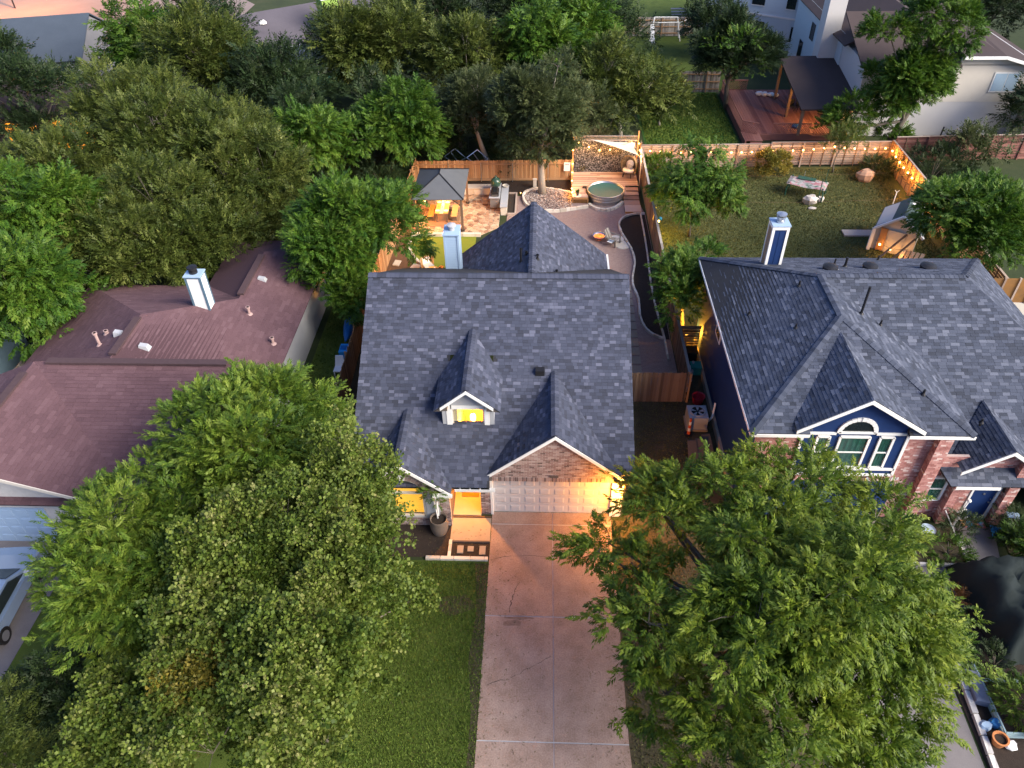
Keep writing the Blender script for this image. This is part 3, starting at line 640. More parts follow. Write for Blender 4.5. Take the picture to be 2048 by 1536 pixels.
# roof vents and pipes  (x,y on slope -> z by plane)
def bz(x,y):
    back=7.1-(7.1-EZ)/4.8*(y-28.4)
    if y>28.4: return min(back,EZ+(x-7.95)*.497)
    return max(min(7.1-.497*abs(x-12.1),EZ+(y-20.65)*.43),7.1-.55*(28.4-y) if x>12.1 else 0)
for x,y,w in ((13.05,29.9,.34),(15.0,30.3,.34),(17.6,30.3,.36)):
    z=bz(x,y); m=MB(); m.lathe([(w*.9,-.12),(w*.9,.0),(w,.08),(w*.98,.16),(w*.5,.22),(.03,.24)],(x,y,z),14); v=m.build('turbine_vent',m_darkmetal,bh)
    m=MB(); m.box(x-w,x+w,y-w*1.25,y-w*.4,z-.02,z+.08); m.build('flashing',m_white,v)
for x,y,h,r in ((12.9,27.0,.0,.05),(14.0,30.6,.5,.06),(13.8,31.3,.3,.04),(16.4,32.6,.25,.04),(11.2,28.2,.28,.045),(9.1,27.5,.2,.045),(10.5,25.6,.22,.045),(14.2,26.2,.25,.045),(14.6,22.2,.25,.045),(13.35,26.4,1.35,.055),(17.0,21.8,.2,.045)):
    if not h: continue
    z=bz(x,y); m=MB(); m.tube([(x,y,z-.15),(x,y,z+h)],r,8); m.lathe([(r*2.2,0),(r*1.1,.09)],(x,y,z),8); m.build('vent_pipe',m_darkmetal,bh)
PS2.flush(); PB2.flush()
# ================================================================== front of the brick house
def rnd(seed): return random.Random(seed)
sheet('front_lawn',[(-9.6,6),(-1.98,6),(-1.98,18.3),(-9.6,18.3)],-.004,m_lawn)
sheet('side_yard',[(3.05,6),(9.5,6),(8.2,28.1),(3.6,28.1),(3.6,20.5),(3.05,20.5)],-.006,m_soil)
sheet('mulch_bed',[(-7.6,18.45),(-3.62,18.45),(-3.62,20.1),(-7.6,20.1)],.004,m_mulch)
def jpoly(x0,x1,y0,y1): return [(x0,y0),(x1,y0),(x1,y1),(x0,y1)]
dr=MB(); dr.box(-1.96,3.04,6,20.86,-.1,-.008); dr=dr.build('driveway',m_joint,None,kind='structure')
ys=[6,11.2,15.85,20.2,20.86]
for i in range(4):
    for a,b in ((-1.96,.575),(.6,3.04)):
        fl=.25 if i==0 and b>3 else 0
        if i==3 and a>0: pass
        m=MB(); m.prism([(a,ys[i]+.022,-.09),(b+fl,ys[i]+.022,-.09),(b,ys[i+1]-.022,-.09),(a,ys[i+1]-.022,-.09)],(0,0,.094)); m.build('slab',m_conc,dr)
g=rnd(19)
bare=[(-3.2+.75*math.cos(a)*g.uniform(.7,1.3),16.3+.45*math.sin(a)*g.uniform(.7,1.3)) for a in np.linspace(0,6.0,14)]
sheet('bare_patch',bare,.001,m_soil)
sheet('worn_strip',[(-2.25,9),(-1.99,9),(-1.99,18.2),(-2.5,18.2),(-2.3,16),(-2.45,14),(-2.2,12)],.001,m_soil)
# cracks and stains are marks of wear on the slabs
m_crack=mat('crack_dark',[(.05,.04,.036)],rough=1)
m_stain=mat('tyre_stain',[(.13,.09,.072),(.22,.16,.135)],rough=1,scale=7,amt=1.3,fine=.6,fscale=24)
def crack(pts,w,seed):
    g=rnd(seed); m=MB(); P=[]
    for (a,b),(c,d) in zip(pts,pts[1:]):
        for t in np.linspace(0,1,6)[:-1]: P.append((a+(c-a)*t+g.uniform(-.03,.03),b+(d-b)*t+g.uniform(-.03,.03)))
    P.append(pts[-1])
    for p,q in zip(P,P[1:]):
        ww=w*g.uniform(.5,1.3); dx,dy=q[0]-p[0],q[1]-p[1]; l=math.hypot(dx,dy) or 1; nx,ny=-dy/l*ww,dx/l*ww
        m.poly([(p[0]-nx,p[1]-ny,.007),(q[0]-nx,q[1]-ny,.007),(q[0]+nx,q[1]+ny,.007),(p[0]+nx,p[1]+ny,.007)])
    m.build('crack',m_crack,dr)
crack([(-.75,17.35),(-.9,16.9),(-1.0,16.5),(-1.05,16.0)],.011,1); crack([(-1.75,13.1),(-1.5,13.25),(-.95,13.35)],.010,2); crack([(-.9,13.4),(-.1,13.9),(.5,14.25)],.006,3); crack([(-1.9,18.4),(-1.1,18.6),(.5,18.6)],.006,4)
def blot(pts,seed,z=.009):
    g=rnd(seed); m=MB()
    for (x,y,rx,ry) in pts:
        m.poly([(x+rx*math.cos(2*math.pi*k/16)*g.uniform(.75,1.15),y+ry*math.sin(2*math.pi*k/16)*g.uniform(.7,1.2),z) for k in range(16)]); z+=.0015
    m.build('stain',m_stain,dr)
blot([(-.75,15.78,.6,.06),(-.95,15.55,.4,.14)],5)
# walkway, porch floor, paver bed
wk=MB(); wk.box(-3.62,-1.985,19.28,20.5,-.1,.0); wk.build('walkway',m_smoothconc,None,kind='structure')
wk=MB(); wk.box(-3.6,-2.42,20.58,22.78,-.1,.09); wk.build('porch_floor',m_smoothconc,None,kind='structure')
wk=MB(); wk.box(-3.6,-1.99,20.501,20.579,-.1,.045); wk.build('porch_step',m_brownmulch,None,kind='structure')
mt=T('doormat','orange brown coir doormat on the lit porch floor','doormat',(-2.95,21.85,.09))
m=MB(); m.box(-3.3,-2.62,21.6,22.0,.092,.11); m.build('mat',mat('coir',[(.36,.1,.02),(.45,.14,.03)],scale=30,amt=.6),mt)
m=MB(); m.box(-3.33,-3.3,21.57,22.03,.092,.112); m.box(-2.62,-2.59,21.57,22.03,.092,.112); m.box(-3.3,-2.62,21.57,21.6,.092,.112); m.box(-3.3,-2.62,22,22.03,.092,.112); m.build('border',m_soffit,mt)
pb=sheet('paver_bed',[(-3.5,18.46),(-1.99,18.46),(-1.99,19.2),(-3.5,19.2)],.006,m_mulch)
for x0,x1,y0,y1 in ((-3.28,-3.03,18.65,19.02),(-2.86,-2.62,18.75,19.0),(-2.38,-2.13,18.6,19.02)):
    m=MB(); m.box(x0,x1,y0,y1,.0,.05); m.build('paver',m_smoothconc,pb)
m=MB(); m.box(-3.55,-1.99,19.2,19.27,-.05,.06); m.build('timber_edge',m_soffit,pb)
g=rnd(4)
x=-4.5
while x<-2.05:
    w=g.uniform(.5,.9); x1=min(x+w,-1.99); m=MB(); m.box(x,x1-.02,18.3,18.44,-.05,.12); m.build('stone',m_limestone,pb); x=x1
y=18.46
for w in (.28,.3,.25): m=MB(); m.box(-3.64,-3.52,y,y+w-.02,-.05,.1); m.build('stone',m_limestone,pb); y+=w
# planter with young tree
pt=T('planter_pot','tall round stone planter in the mulch bed by the walkway','planter',(-4.08,19.75,0))
m=MB(); m.lathe([(.27,-.05),(.36,.25),(.38,.55),(.34,.78),(.36,.86),(.33,.86),(.3,.78)],(-4.08,19.75,0),20,cap=False); m.build('pot',mat('stone_pot',[(.11,.085,.07),(.17,.135,.11)],scale=9,amt=.8,bump=.4),pt,smooth=True)
m=MB(); m.disc((-4.08,19.75,.73),.31); m.build('soil',m_mulch,pt)
# ================================================================== fences
pick={}
def picket_mesh(w,h,m_,dog=True):
    k=(round(w,3),round(h,3),m_.name)
    if k not in pick:
        q=MB(); t=.018
        P=[(-w/2,0,0),(w/2,0,0),(w/2,0,h-.04),(w/2-.03,0,h),(-w/2+.03,0,h),(-w/2,0,h-.04)] if dog else [(-w/2,0,0),(w/2,0,0),(w/2,0,h),(-w/2,0,h)]
        q.prism(P,(0,t,0)); pick[k]=q.mesh('picket',m_)
    return pick[k]
def fence(name,label,pts,h,m_=None,side=1,w=.14,gap=.01,posts=2.4,cap=False,group=None,z0=0,rails=(.3,.95,1.6),seed=1,cat='fence'):
    "vertical board fence along pts; rails on the side given"
    m_=m_ or m_wood; t=T(name,label,cat,(pts[0][0],pts[0][1],z0),group); g=rnd(seed)
    for a,b in zip(pts,pts[1:]):
        a=Vector((*a,z0)); b=Vector((*b,z0)); d=b-a; L=d.length; d.normalize(); n=Vector((-d.y,d.x,0))*side; rz=math.atan2(d.y,d.x)
        k=0
        while (k+.5)*(w+gap)<L:
            hh=h+g.choice((-.02,0,0,.015)); p=a+d*((k+.5)*(w+gap))
            inst('picket',picket_mesh(w,hh,m_),t,p,(g.uniform(-.012,.012),g.uniform(-.008,.008),rz)); k+=1
        for r in rails:
            if r<h: q=MB(); q.bar(a+n*.045+Vector((0,0,r)),b+n*.045+Vector((0,0,r)),.04,.09); q.build('rail',m_woodrail,t)
        k=0
        while k*posts<=L: p=a+d*(k*posts)+n*.1; q=MB(); q.box(p.x-.045,p.x+.045,p.y-.045,p.y+.045,z0-.1,z0+h-.03); q.build('post',m_woodrail,t); k+=1
        if cap: q=MB(); q.bar(a+n*.02+Vector((0,0,h+.03)),b+n*.02+Vector((0,0,h+.03)),.14,.04); q.build('cap_board',m_greywood,t)
    return t
bf=fence('picket_fence','warm lit cedar picket fence behind the patio and oak',[(-9.2,52.2),(2.15,52.45)],1.55,side=1,rails=(.25,1.3),seed=2)
for x in (-6.9,-4.5,-2.2,.4):
    m=MB(); m.tube([(x,52.1,0),(x,52.1,1.45)],.025,6); m.build('steel_post',m_galv,bf)
m=MB(); m.bar((-9.2,52.12,1.28),(2.1,52.38,1.28),.04,.06); m.build('front_rail',m_woodrail,bf)
m=MB(); m.bar((-9.2,52.1,.1),(2.1,52.36,.1),.04,.16); m.build('kick_board',m_woodrail,bf)
fence('picket_fence','long cedar fence with grey cap between gravel bed and neighbouring lawn',[(7.1,28.0),(7.12,40),(7.2,53.6)],1.85,m_brownwood,side=-1,cap=True,seed=3,rails=(.3,1.0,1.6))
fence('picket_fence','brown side gate fence closing the gravel path beside the house',[(3.85,27.95),(6.95,28.0)],1.85,m_brownwood,side=1,seed=4)
fence('picket_fence','rust brown leaning fence beside the red wheelbarrow',[(-9.55,24.6),(-9.75,34),(-9.5,43),(-9.2,52.2)],1.85,m_wood,side=1,seed=5)
sg=T('notice_board','white notice board fixed to the lit cedar fence','sign',(1.75,52.3,1.0))
m=MB(); m.box(1.55,2.0,52.28,52.31,.75,1.4); m.build('board',m_white,sg); m=MB(); m.box(1.62,1.93,52.27,52.279,1.22,1.3); m.build('print',m_greytrim,sg)
# ================================================================== back yard ground
sheet('gravel_yard',[(3.6,28.1),(7.05,28.1),(7.05,47.2),(6.8,48.6),(2,48.8),(-2.4,50),(-2.4,43.9),(-4.2,40.3),(-4.2,37.4),(3.3,37.4),(3.6,35)],.0,m_gravel)
curve=[(7.0,47.1),(6.5,47.15),(6.06,47.01),(5.6,46.7),(5.37,46.37),(5.18,45.9),(5.14,45.47),(5.18,44.9),(5.28,44.28),(5.5,43.4),(5.69,42.57),(5.8,41.6),(5.79,40.76),(5.62,39.8),(5.49,39.05),(5.45,38.4),(5.5,37.81),(5.62,37.2),(5.66,36.77),(5.62,36),(5.58,35.17),(5.66,34.4),(5.82,33.85),(6.05,33.5),(6.3,33.25),(6.7,33.05)]
mb_=sheet('planting_bed',curve+[(7.0,33.0),(7.02,40)],.02,m_mulch)
def stone_edge(parent,pts,w=.13,h=.14,L=.28,seed=1,z=0,m_=None):
    g=rnd(seed); acc=[Vector((*p,z)) for p in pts]; i=0; pos=acc[0].copy(); seg=1
    d=[0]
    for p,q in zip(acc,acc[1:]): d.append(d[-1]+(q-p).length)
    def at(s):
        for k in range(len(d)-1):
            if s<=d[k+1]: return acc[k].lerp(acc[k+1],(s-d[k])/(d[k+1]-d[k]))
        return acc[-1]
    s=0
    while s<d[-1]-.05:
        l=L*g.uniform(.75,1.35); e=min(s+l,d[-1]); a=at(s); b=at(e-.012); t=(b-a); 
        if t.length>.03:
            n=Vector((-t.y,t.x,0)).normalized()*w/2*g.uniform(.9,1.1); hh=Vector((0,0,h*g.uniform(.9,1.1))); c=n*.82; tt=t*.03
            q=MB(); q.hexa([a-n,b-n,b+n,a+n,a-c+hh+tt,b-c+hh-tt,b+c+hh-tt,a+c+hh+tt]); q.build('edging_stone',m_ or m_limestone,parent)
        s=e
stone_edge(mb_,curve,seed=11)
stone_edge(mb_,[(6.72,47),(6.72,44.8),(6.68,42.3),(6.55,38.8),(6.55,36.2),(6.66,34.2),(6.72,33),(6.7,31.2)],w=.1,h=.12,seed=12,L=.4)
# stepping slabs along the house
sp=sheet('stepping_path',[(4.5,28.3),(5.3,28.3),(5.35,38.5),(4.55,38.5)],.004,m_gravel)
y=28.6
while y<38.2: m=MB(); m.box(4.5+(y-28)*.012,5.22+(y-28)*.012,y,y+.62,-.02,.04); m.build('stepping_slab',m_smoothconc,sp); y+=.76
hs=T('coiled_hose','grey garden hose coiled at the end of the stepping slabs','hose',(4.35,28.7,0)); m=MB()
for k in range(3): m.tube([(4.35+(.25+.02*k)*math.cos(t),28.7+(.25+.02*k)*math.sin(t),.06+.04*k) for t in np.linspace(0,6.28,20)],.02,5)
m.build('coil',m_greytrim,hs)
# oak bed with rocks
oakb=[(2.11,50.12),(1.27,50.47),(0.1,50.83),(-0.75,50.68),(-1.23,50.25),(-1.38,49.69),(-1.3,49.0),(-1.09,48.32),(-0.58,47.66),(0.2,47.4),(0.8,47.41),(1.3,47.48),(2.05,47.74),(2.1,48.9)]
ob=sheet('rock_bed',oakb,.03,m_gravel); stone_edge(ob,oakb[:-1]+[(3.2,48.1)],w=.17,h=.2,L=.36,seed=13)
stone_edge(ob,[(3.25,48.45),(3.45,48.1),(3.75,47.8),(4.1,47.62),(4.45,47.6),(4.8,47.75),(5.1,48.0),(5.4,48.4),(5.62,48.8)],w=.22,h=.17,L=.34,seed=14)
def inside(p,poly):
    c=False; j=len(poly)-1
    for i in range(len(poly)):
        if (poly[i][1]>p[1])!=(poly[j][1]>p[1]) and p[0]<(poly[j][0]-poly[i][0])*(p[1]-poly[i][1])/(poly[j][1]-poly[i][1])+poly[i][0]: c=not c
        j=i
    return c
g=rnd(21); rk=MB(); n=0
while n<1700:
    p=(g.uniform(-1.3,2.1),g.uniform(47.5,50.8))
    if inside(p,oakb): rk.cur=g.random(); rk.ball((*p,.05+g.uniform(0,.05)),g.uniform(.035,.075),6,(1,g.uniform(.6,1),.7),.2,g); n+=1
rk.build('rock_bed_stones',m_rock,ob,kind='stuff')
sheet('rear_mulch',[(-2.35,50.1),(-1.4,50.2),(-.8,50.85),(.2,51),(2.05,50.4),(2.1,52.3),(-5.4,52.1),(-5.3,50.7),(-3.7,50.65),(-3.6,50.2)],.008,m_mulch)
# raised planter beside the grill
rbd=T('raised_planter','long low pale stone planter wall beside the grill cart','planter',(-2.6,48.6,0))
m=MB(); m.box(-2.84,-2.42,46.95,50.15,0,.6); m.build('wall',m_limestone,rbd)
m=MB(); m.box(-2.88,-2.38,46.9,50.2,.6,.66); m.build('coping',m_greytrim,rbd)
rb2=T('raised_bed','narrow dark soil bed framed with pale timber beside the stone planter wall','raised bed',(-2.1,48.5,0))
m=MB(); m.box(-2.36,-1.9,47.0,49.9,0,.1); m.build('soil',m_mulch,rb2)
for a in ((-1.89,-1.79,46.9,50.05),(-2.37,-1.89,49.92,50.05),(-2.37,-1.89,46.86,46.98)): m=MB(); m.box(*a,0,.18); m.build('plank',m_palewood,rb2)
# stone ledge at the back of the patio
lg=T('stone_ledge','low cream stone bench wall at the foot of the cedar fence','bench',(-4.5,50.3,0))
x=-5.9
g=rnd(31)
while x<-3.7:
    w=g.uniform(.5,.8); x1=min(x+w,-3.68); m=MB(); m.box(x,x1-.01,49.95,50.55,0,.46); m.build('block',m_limestone,lg); x=x1
m=MB(); m.box(-5.92,-3.66,49.9,50.6,.46,.53); m.build('cap',m_limestone,lg)
# flagstone patio
pa=sheet('patio',[(-8.6,44.22),(-4.0,44.22),(-2.9,45.2),(-2.9,50.2),(-8.6,50.2)],.004,m_grout)
g=rnd(41); pts=[]
tries=0
while len(pts)<300 and tries<9000:
    tries+=1; p=(g.uniform(-8.6,-2.9),g.uniform(44.2,50.2))
    if all((p[0]-q[0])**2+(p[1]-q[1])**2>.24**2 for q in pts): pts.append(p)
bound=[(-8.58,44.24),(-4.0,44.24),(-2.92,45.2),(-2.92,49.95),(-8.58,49.95)]
if area2(bound)<0: bound.reverse()
for i,p in enumerate(pts):
    cell=list(bound)
    for q in sorted(pts,key=lambda q:(p[0]-q[0])**2+(p[1]-q[1])**2)[1:18]:
        mx,my=(p[0]+q[0])/2,(p[1]+q[1])/2; dx,dy=q[0]-p[0],q[1]-p[1]; l=math.hypot(dx,dy); mx-=dx/l*.022; my-=dy/l*.022; B=20
        tx,ty=-dy/l,dx/l
        cell=clip(cell,[(mx-tx*B,my-ty*B),(mx+tx*B,my+ty*B),(mx+tx*B-dx/l*B,my+ty*B-dy/l*B),(mx-tx*B-dx/l*B,my-ty*B-dy/l*B)])
        if not cell: break
    if len(cell)>2 and area2(cell)>.004:
        m=MB(); m.prism([(x,y,.0) for x,y in cell],(0,0,.03)); m.build('flagstone',m_flag,pa)
# turf, retaining edge, stepping pavers, brown mulch
tc=[(-8.5,44.0),(-8.62,43.23),(-8.58,42.73),(-8.36,41.95),(-8.0,41.18),(-7.6,40.6),(-7.24,40.3)]
sheet('turf_lawn',tc+[(-6.0,38.9),(-4.3,38.9),(-4.3,44.0)],.02,m_turf)
rw=T('retaining_wall','low cream limestone wall between turf and flagstone patio','wall',(-6.3,44.1,0))
x=-8.6
g=rnd(51)
while x<-4.05:
    w=g.uniform(.55,.9); x1=min(x+w,-4.0); m=MB(); m.box(x,x1-.012,43.98,44.2,0,.22); m.build('block',m_limestone,rw); x=x1
te=T('turf_edging','curved pale stone edging round the bright turf','edging',(-8.4,42.5,0)); stone_edge(te,tc,w=.2,h=.15,L=.42,seed=15)
sheet('brown_mulch_bed',[(-9.7,36)]+[(-6.9,36),(-7.3,40.25)]+[(x-.1,y) for x,y in tc[::-1]]+[(-8.6,50),(-9.5,50)],.006,m_brownmulch)
pv=sheet('paver_path',[(-8.4,36.5),(-4.3,36.5),(-4.3,38.88),(-6.0,38.88),(-7.35,40.2),(-8.4,39.5)],.008,m_smoothconc)
for P in ([(-8.19,39.98),(-7.7,39.8),(-7.42,40.38),(-7.96,40.6)],[(-8.3,39.78),(-7.75,39.62),(-7.6,39.1),(-8.35,39.2)],[(-9.3,40.4),(-8.9,40.3),(-8.8,40.9),(-9.2,41)]):
    m=MB(); m.prism([(x,y,0) for x,y in P],(0,0,.06)); m.build('paver',m_limestone,pv)
# patio furniture near the house
def wicker(loc,rz,label):
    t=TL('lounge_chair',label,'chair',loc,rz,'wicker chairs on the rear terrace'); mw=mat('honey_wicker',[(.3,.2,.1),(.45,.32,.18)],scale=25,amt=.8)
    m=MB(); m.lathe([(.3,0),(.36,.2),(.4,.36),(.34,.36)],(0,0,0),14); m.build('base',mw,t)
    m=MB(); P=[(.42*math.cos(a),.42*math.sin(a)) for a in np.linspace(.2,math.pi-.2,9)]
    for (a,b),(c,d) in zip(P,P[1:]): m.prism([(a,b,.3),(c,d,.3),(c*1.1,d*1.1,.85),(a*1.1,b*1.1,.85)],(-.05*a,-.05*b,0))
    m.build('backrest',mw,t); m=MB(); m.box(-.28,.28,-.32,.25,.36,.48); m.build('cushion',m_cream,t); m=MB(); m.hexa([(-.25,.2,.48),(.25,.2,.48),(.25,.32,.48),(-.25,.32,.48),(-.22,.28,.8),(.22,.28,.8),(.22,.36,.8),(-.22,.36,.8)]); m.build('back_cushion',m_white,t); return t
wicker((-6.95,39.75,.01),.5,'wicker lounge chair with cushions at the curved end of the turf edging')
wicker((-6.55,38.55,.01),-.9,'wicker lounge chair with white cushions just behind the roof ridge beside the terracotta flowers')
fp=T('flower_pot','terracotta pot of orange flowers on the edge of the turf','flower pot',(-6.15,39.35,0))
m=MB(); m.lathe([(.14,0),(.2,.3),(.22,.36),(.17,.36)],(-6.15,39.35,.01),14); m.build('pot',mat('terracotta',[(.36,.13,.05)]),fp)
m=MB(); g=rnd(3)
for k in range(60): m.cur=g.random(); a=g.uniform(0,6.28); r=g.uniform(0,.24); m.ball((-6.15+r*math.cos(a),39.35+r*math.sin(a),.42+g.uniform(0,.22)-r*.4),.05,6)
m.build('flowers',mat('orange_petals',[(.08,.06,.01),(.5,.14,.02),(.6,.25,.04)],'tint'),fp)
tb=TL('side_table','white square side table on the terrace by the chimney','table',(-5.75,38.75,0)); m=MB(); m.box(-.3,.3,-.3,.3,.42,.46); m.build('table_top',m_white,tb)
for a in (-.26,.26):
    for b in (-.26,.26): m=MB(); m.box(a-.02,a+.02,b-.02,b+.02,0,.42); m.build('leg',m_white,tb)
# ================================================================== gazebo and dining set
gz=T('gazebo','dark grey hip-roofed gazebo lit from inside over the dining set','gazebo',(-6.75,46.8,0))
GX0,GX1,GY0,GY1,GE,GA=-8.45,-5.05,44.4,48.95,2.45,3.35; gx,gy0,gy1=-6.75,46.3,47.0
m_gz=mat('gazebo_metal_roof',[(.075,.08,.09),(.11,.115,.125)],scale=1.5,amt=.6,rough=.55)
c=[(GX0,GY0,GE),(GX1,GY0,GE),(GX1,GY1,GE),(GX0,GY1,GE)]; a1=(gx,gy0,GA); a2=(gx,gy1,GA)
for P in ((c[0],c[1],a1),(c[1],c[2],a2,a1),(c[2],c[3],a2),(c[3],c[0],a1,a2)): roof_slab(P,'roof_panel',gz,m_gz,.04)
for p,q in ((c[0],a1),(c[1],a1),(c[2],a2),(c[3],a2),(a1,a2)): m=MB(); m.bar(Vector(p)+Vector((0,0,.02)),Vector(q)+Vector((0,0,.02)),.06,.05); m.build('ridge_cap',m_darkmetal,gz)
m_post=mat('stained_post',[(.10,.065,.045),(.15,.1,.07)],scale=3,amt=.6)
for x,y in ((-8.25,44.6),(-5.25,44.75),(-8.25,48.7),(-5.25,48.7)):
    m=MB(); m.box(x-.075,x+.075,y-.075,y+.075,0,GE-.02); m.build('post',m_post,gz); m=MB(); m.box(x-.12,x+.12,y-.12,y+.12,.03,.09); m.build('post_foot',m_darkmetal,gz)
for p,q in (((-8.25,44.65,2.36),(-5.25,44.75,2.36)),((-8.25,48.7,2.36),(-5.25,48.7,2.36)),((-8.25,44.65,2.36),(-8.25,48.7,2.36)),((-5.25,44.75,2.36),(-5.25,48.7,2.36))): m=MB(); m.bar(p,q,.08,.14); m.build('beam',m_post,gz)
for x,y,dx in ((-5.25,44.75,-1),(-8.25,44.65,1)): m=MB(); m.bar((x,y,1.8),(x+dx*.6,y,2.34),.07); m.build('brace',m_post,gz)
dt=T('dining_table','long wooden dining table under the gazebo with a pale runner','table',(-6.75,46.7,0))
m=MB(); m.box(-7.2,-6.3,45.75,47.75,.72,.77); m.build('table_top',m_orangewood,dt); m=MB(); m.box(-6.87,-6.63,45.7,47.8,.772,.78); m.build('runner',m_cream,dt)
for x in (-7.1,-6.4):
    for y in (45.9,47.6): m=MB(); m.box(x-.04,x+.04,y-.04,y+.04,.03,.72); m.build('leg',m_post,dt)
for x,y,w in ((-7.03,46.1,'at the turf end of the table, on the open side'),(-6.47,46.1,'at the turf end of the table, on the grill side'),(-7.03,47.3,'at the fence end of the table, on the open side'),(-6.47,47.3,'at the fence end of the table, on the grill side')):
    p=T('plate','white plate '+w,'plate',(x,y,.78)); m=MB(); m.lathe([(.1,0),(.16,.02),(.155,.025),(.09,.01)],(x,y,.775),16); m.build('dish',m_white,p)
for y,h in ((46.55,.28),(46.8,.2),(46.95,.34)):
    cdl=T('candle','pillar candle %s on the table runner'%{.28:'of middle height',.2:'shortest of three',.34:'tallest of three'}[h],'candle',(-6.75,y,.78),'candles on the gazebo table')
    m=MB(); m.tube([(-6.75,y,.78),(-6.75,y,.78+h*.6)],.035,8); m.build('wax',m_cream,cdl); m=MB(); m.ball((-6.75,y,.83+h*.6),.03,6,(1,1,1.6)); m.build('flame',m_bulb,cdl)
def bench(x,lab):
    t=T('dining_bench',lab,'bench',(x,46.7,0),'benches at the gazebo table'); m=MB(); m.box(x-.2,x+.2,45.9,47.6,.42,.46); m.build('seat',m_orangewood,t)
    for y in (46.1,47.4): m=MB(); m.box(x-.17,x+.17,y-.04,y+.04,.03,.42); m.build('leg',m_post,t)
bench(-7.55,'wooden bench at the gazebo table on the side of the open ground'); bench(-5.95,'wooden bench at the gazebo table on the side of the grill')
rg=T('outdoor_rug','flat brown rug lying under the gazebo table','rug',(-6.75,46.6,.03)); m=MB(); m.box(-7.9,-5.6,45.3,48.1,.034,.042); m.build('rug_pile',mat('rug_brown',[(.22,.12,.06),(.32,.18,.1)],scale=4,amt=.8),rg)
pn=T('pendant_lantern','glowing lantern hanging from the gazebo beam near the tree','lantern',(-7.75,45.2,1.95))
m=MB(); m.tube([(-7.75,45.2,2.4),(-7.75,45.2,2.0)],.01,5); m.build('cord',m_black,pn); m=MB(); m.ball((-7.75,45.2,1.9),.12,10); m.build('globe',m_bulb,pn); lamp((-7.75,45.2,1.7),60,(1,.38,.06),.12,pn)
lamp((-6.75,46.9,2.1),80,(1,.4,.07),.15,gz)
# ================================================================== grill station
gr=T('grill_cart','grey cabinet cart carrying a dark gas grill and a green dome cooker','grill',(-3.25,48.8,0))
m_cab=mat('grill_grey',[(.12,.115,.12),(.17,.165,.17)],scale=2,amt=.5,rough=.5)
m=MB(); m.box(-3.6,-2.95,47.8,49.95,.12,.86); m.build('cabinet',m_cab,gr); m=MB(); m.box(-3.66,-2.9,47.72,50.0,.86,.91); m.build('counter',m_greytrim,gr)
m=MB(); P=[(-3.55,.91),(-3.55,1.12),(-3.42,1.25),(-3.12,1.25),(-3.0,1.12),(-3.0,.91)]; m.prism([(x,47.9,z) for x,z in P],(0,.85,0)); m.build('grill_hood',m_darkmetal,gr); m=MB(); m.bar((-3.5,47.84,1.05),(-3.05,47.84,1.05),.03); m.build('handle',m_galv,gr)
m=MB(); m.lathe([(.2,.0),(.33,.12),(.37,.3),(.33,.5),(.2,.64),(.07,.68),(.07,.76),(.09,.78),(.02,.82)],(-3.27,49.45,.91),16); m.build('dome_cooker',mat('green_enamel',[(.02,.05,.035),(.03,.075,.05)],rough=.25,coat=.5),gr,smooth=True)
for x in (-3.5,-3.05):
    for y in (47.95,49.8): m=MB(); m.ball((x,y,.07),.06,6); m.build('caster',m_black,gr)
rp=T('stone_ring','pale round stone bowl standing on the planter wall','bowl',(-2.62,49.9,.66)); m=MB(); m.lathe([(.16,0),(.24,.12),(.22,.14),(.15,.05)],(-2.62,49.9,.66),14); m.build('bowl',m_limestone,rp)
pbx=T('utility_post','small cream box post between oak trunk and fence','post',(-.55,51.2,0)); m=MB(); m.box(-.67,-.43,51.1,51.3,0,.6); m.build('box_body',m_cream,pbx); m=MB(); m.box(-.69,-.41,51.08,51.32,.6,.64); m.build('lid',m_cream,pbx)
bl=T('path_light','tiny lit marker light in the mulch beside the raised bed','lamp',(-1.55,50.0,0)); m=MB(); m.tube([(-1.55,50,0),(-1.55,50,.12)],.012,5); m.build('stake',m_black,bl); m=MB(); m.ball((-1.55,50,.15),.035,6); m.build('bulb',m_bulb,bl)
# ================================================================== pool deck
pd=T('pool_deck','weathered raised timber deck around the round stock tank pool','deck',(4.3,50.5,0))
y=48.75; k=0
tcx,tcy,tr=4.46,49.62,1.27
bmesh_cache={}
g=rnd(61)
while y<52.75:
    x0,x1=(2.1,3.2) if y<49.0 else (2.1,6.85)
    if y<50.45: x1=min(x1,5.9) if y>=49 else x1
    segs=[(x0,x1)]
    for yy in (y+.02,y+.12):
        dy=abs(yy-tcy); hw=math.sqrt(max(0,1.36**2-dy*dy))
        if hw: 
            ns=[]
            for a,b in segs:
                if tcx-hw>a: ns.append((a,min(b,tcx-hw)))
                if tcx+hw<b: ns.append((max(a,tcx+hw),b))
            segs=ns
    for a,b in segs:
        if b-a>2.2:
            c_=g.uniform(a+.9,b-.9); ab=[(a,c_-.004),(c_+.004,b)]
        else: ab=[(a,b)]
        for p,q in ab:
            if q-p>.06: m=MB(); m.box(p,q,y,y+.132,.42,.46); m.build('deck_board',m_deck,pd)
    y+=.14
m=MB(); m.box(2.1,3.2,48.7,48.74,.3,.44); m.build('fascia',m_orangewood,pd)
m=MB(); m.box(2.08,2.14,48.7,52.7,.05,.44); m.build('side_board',m_orangewood,pd)
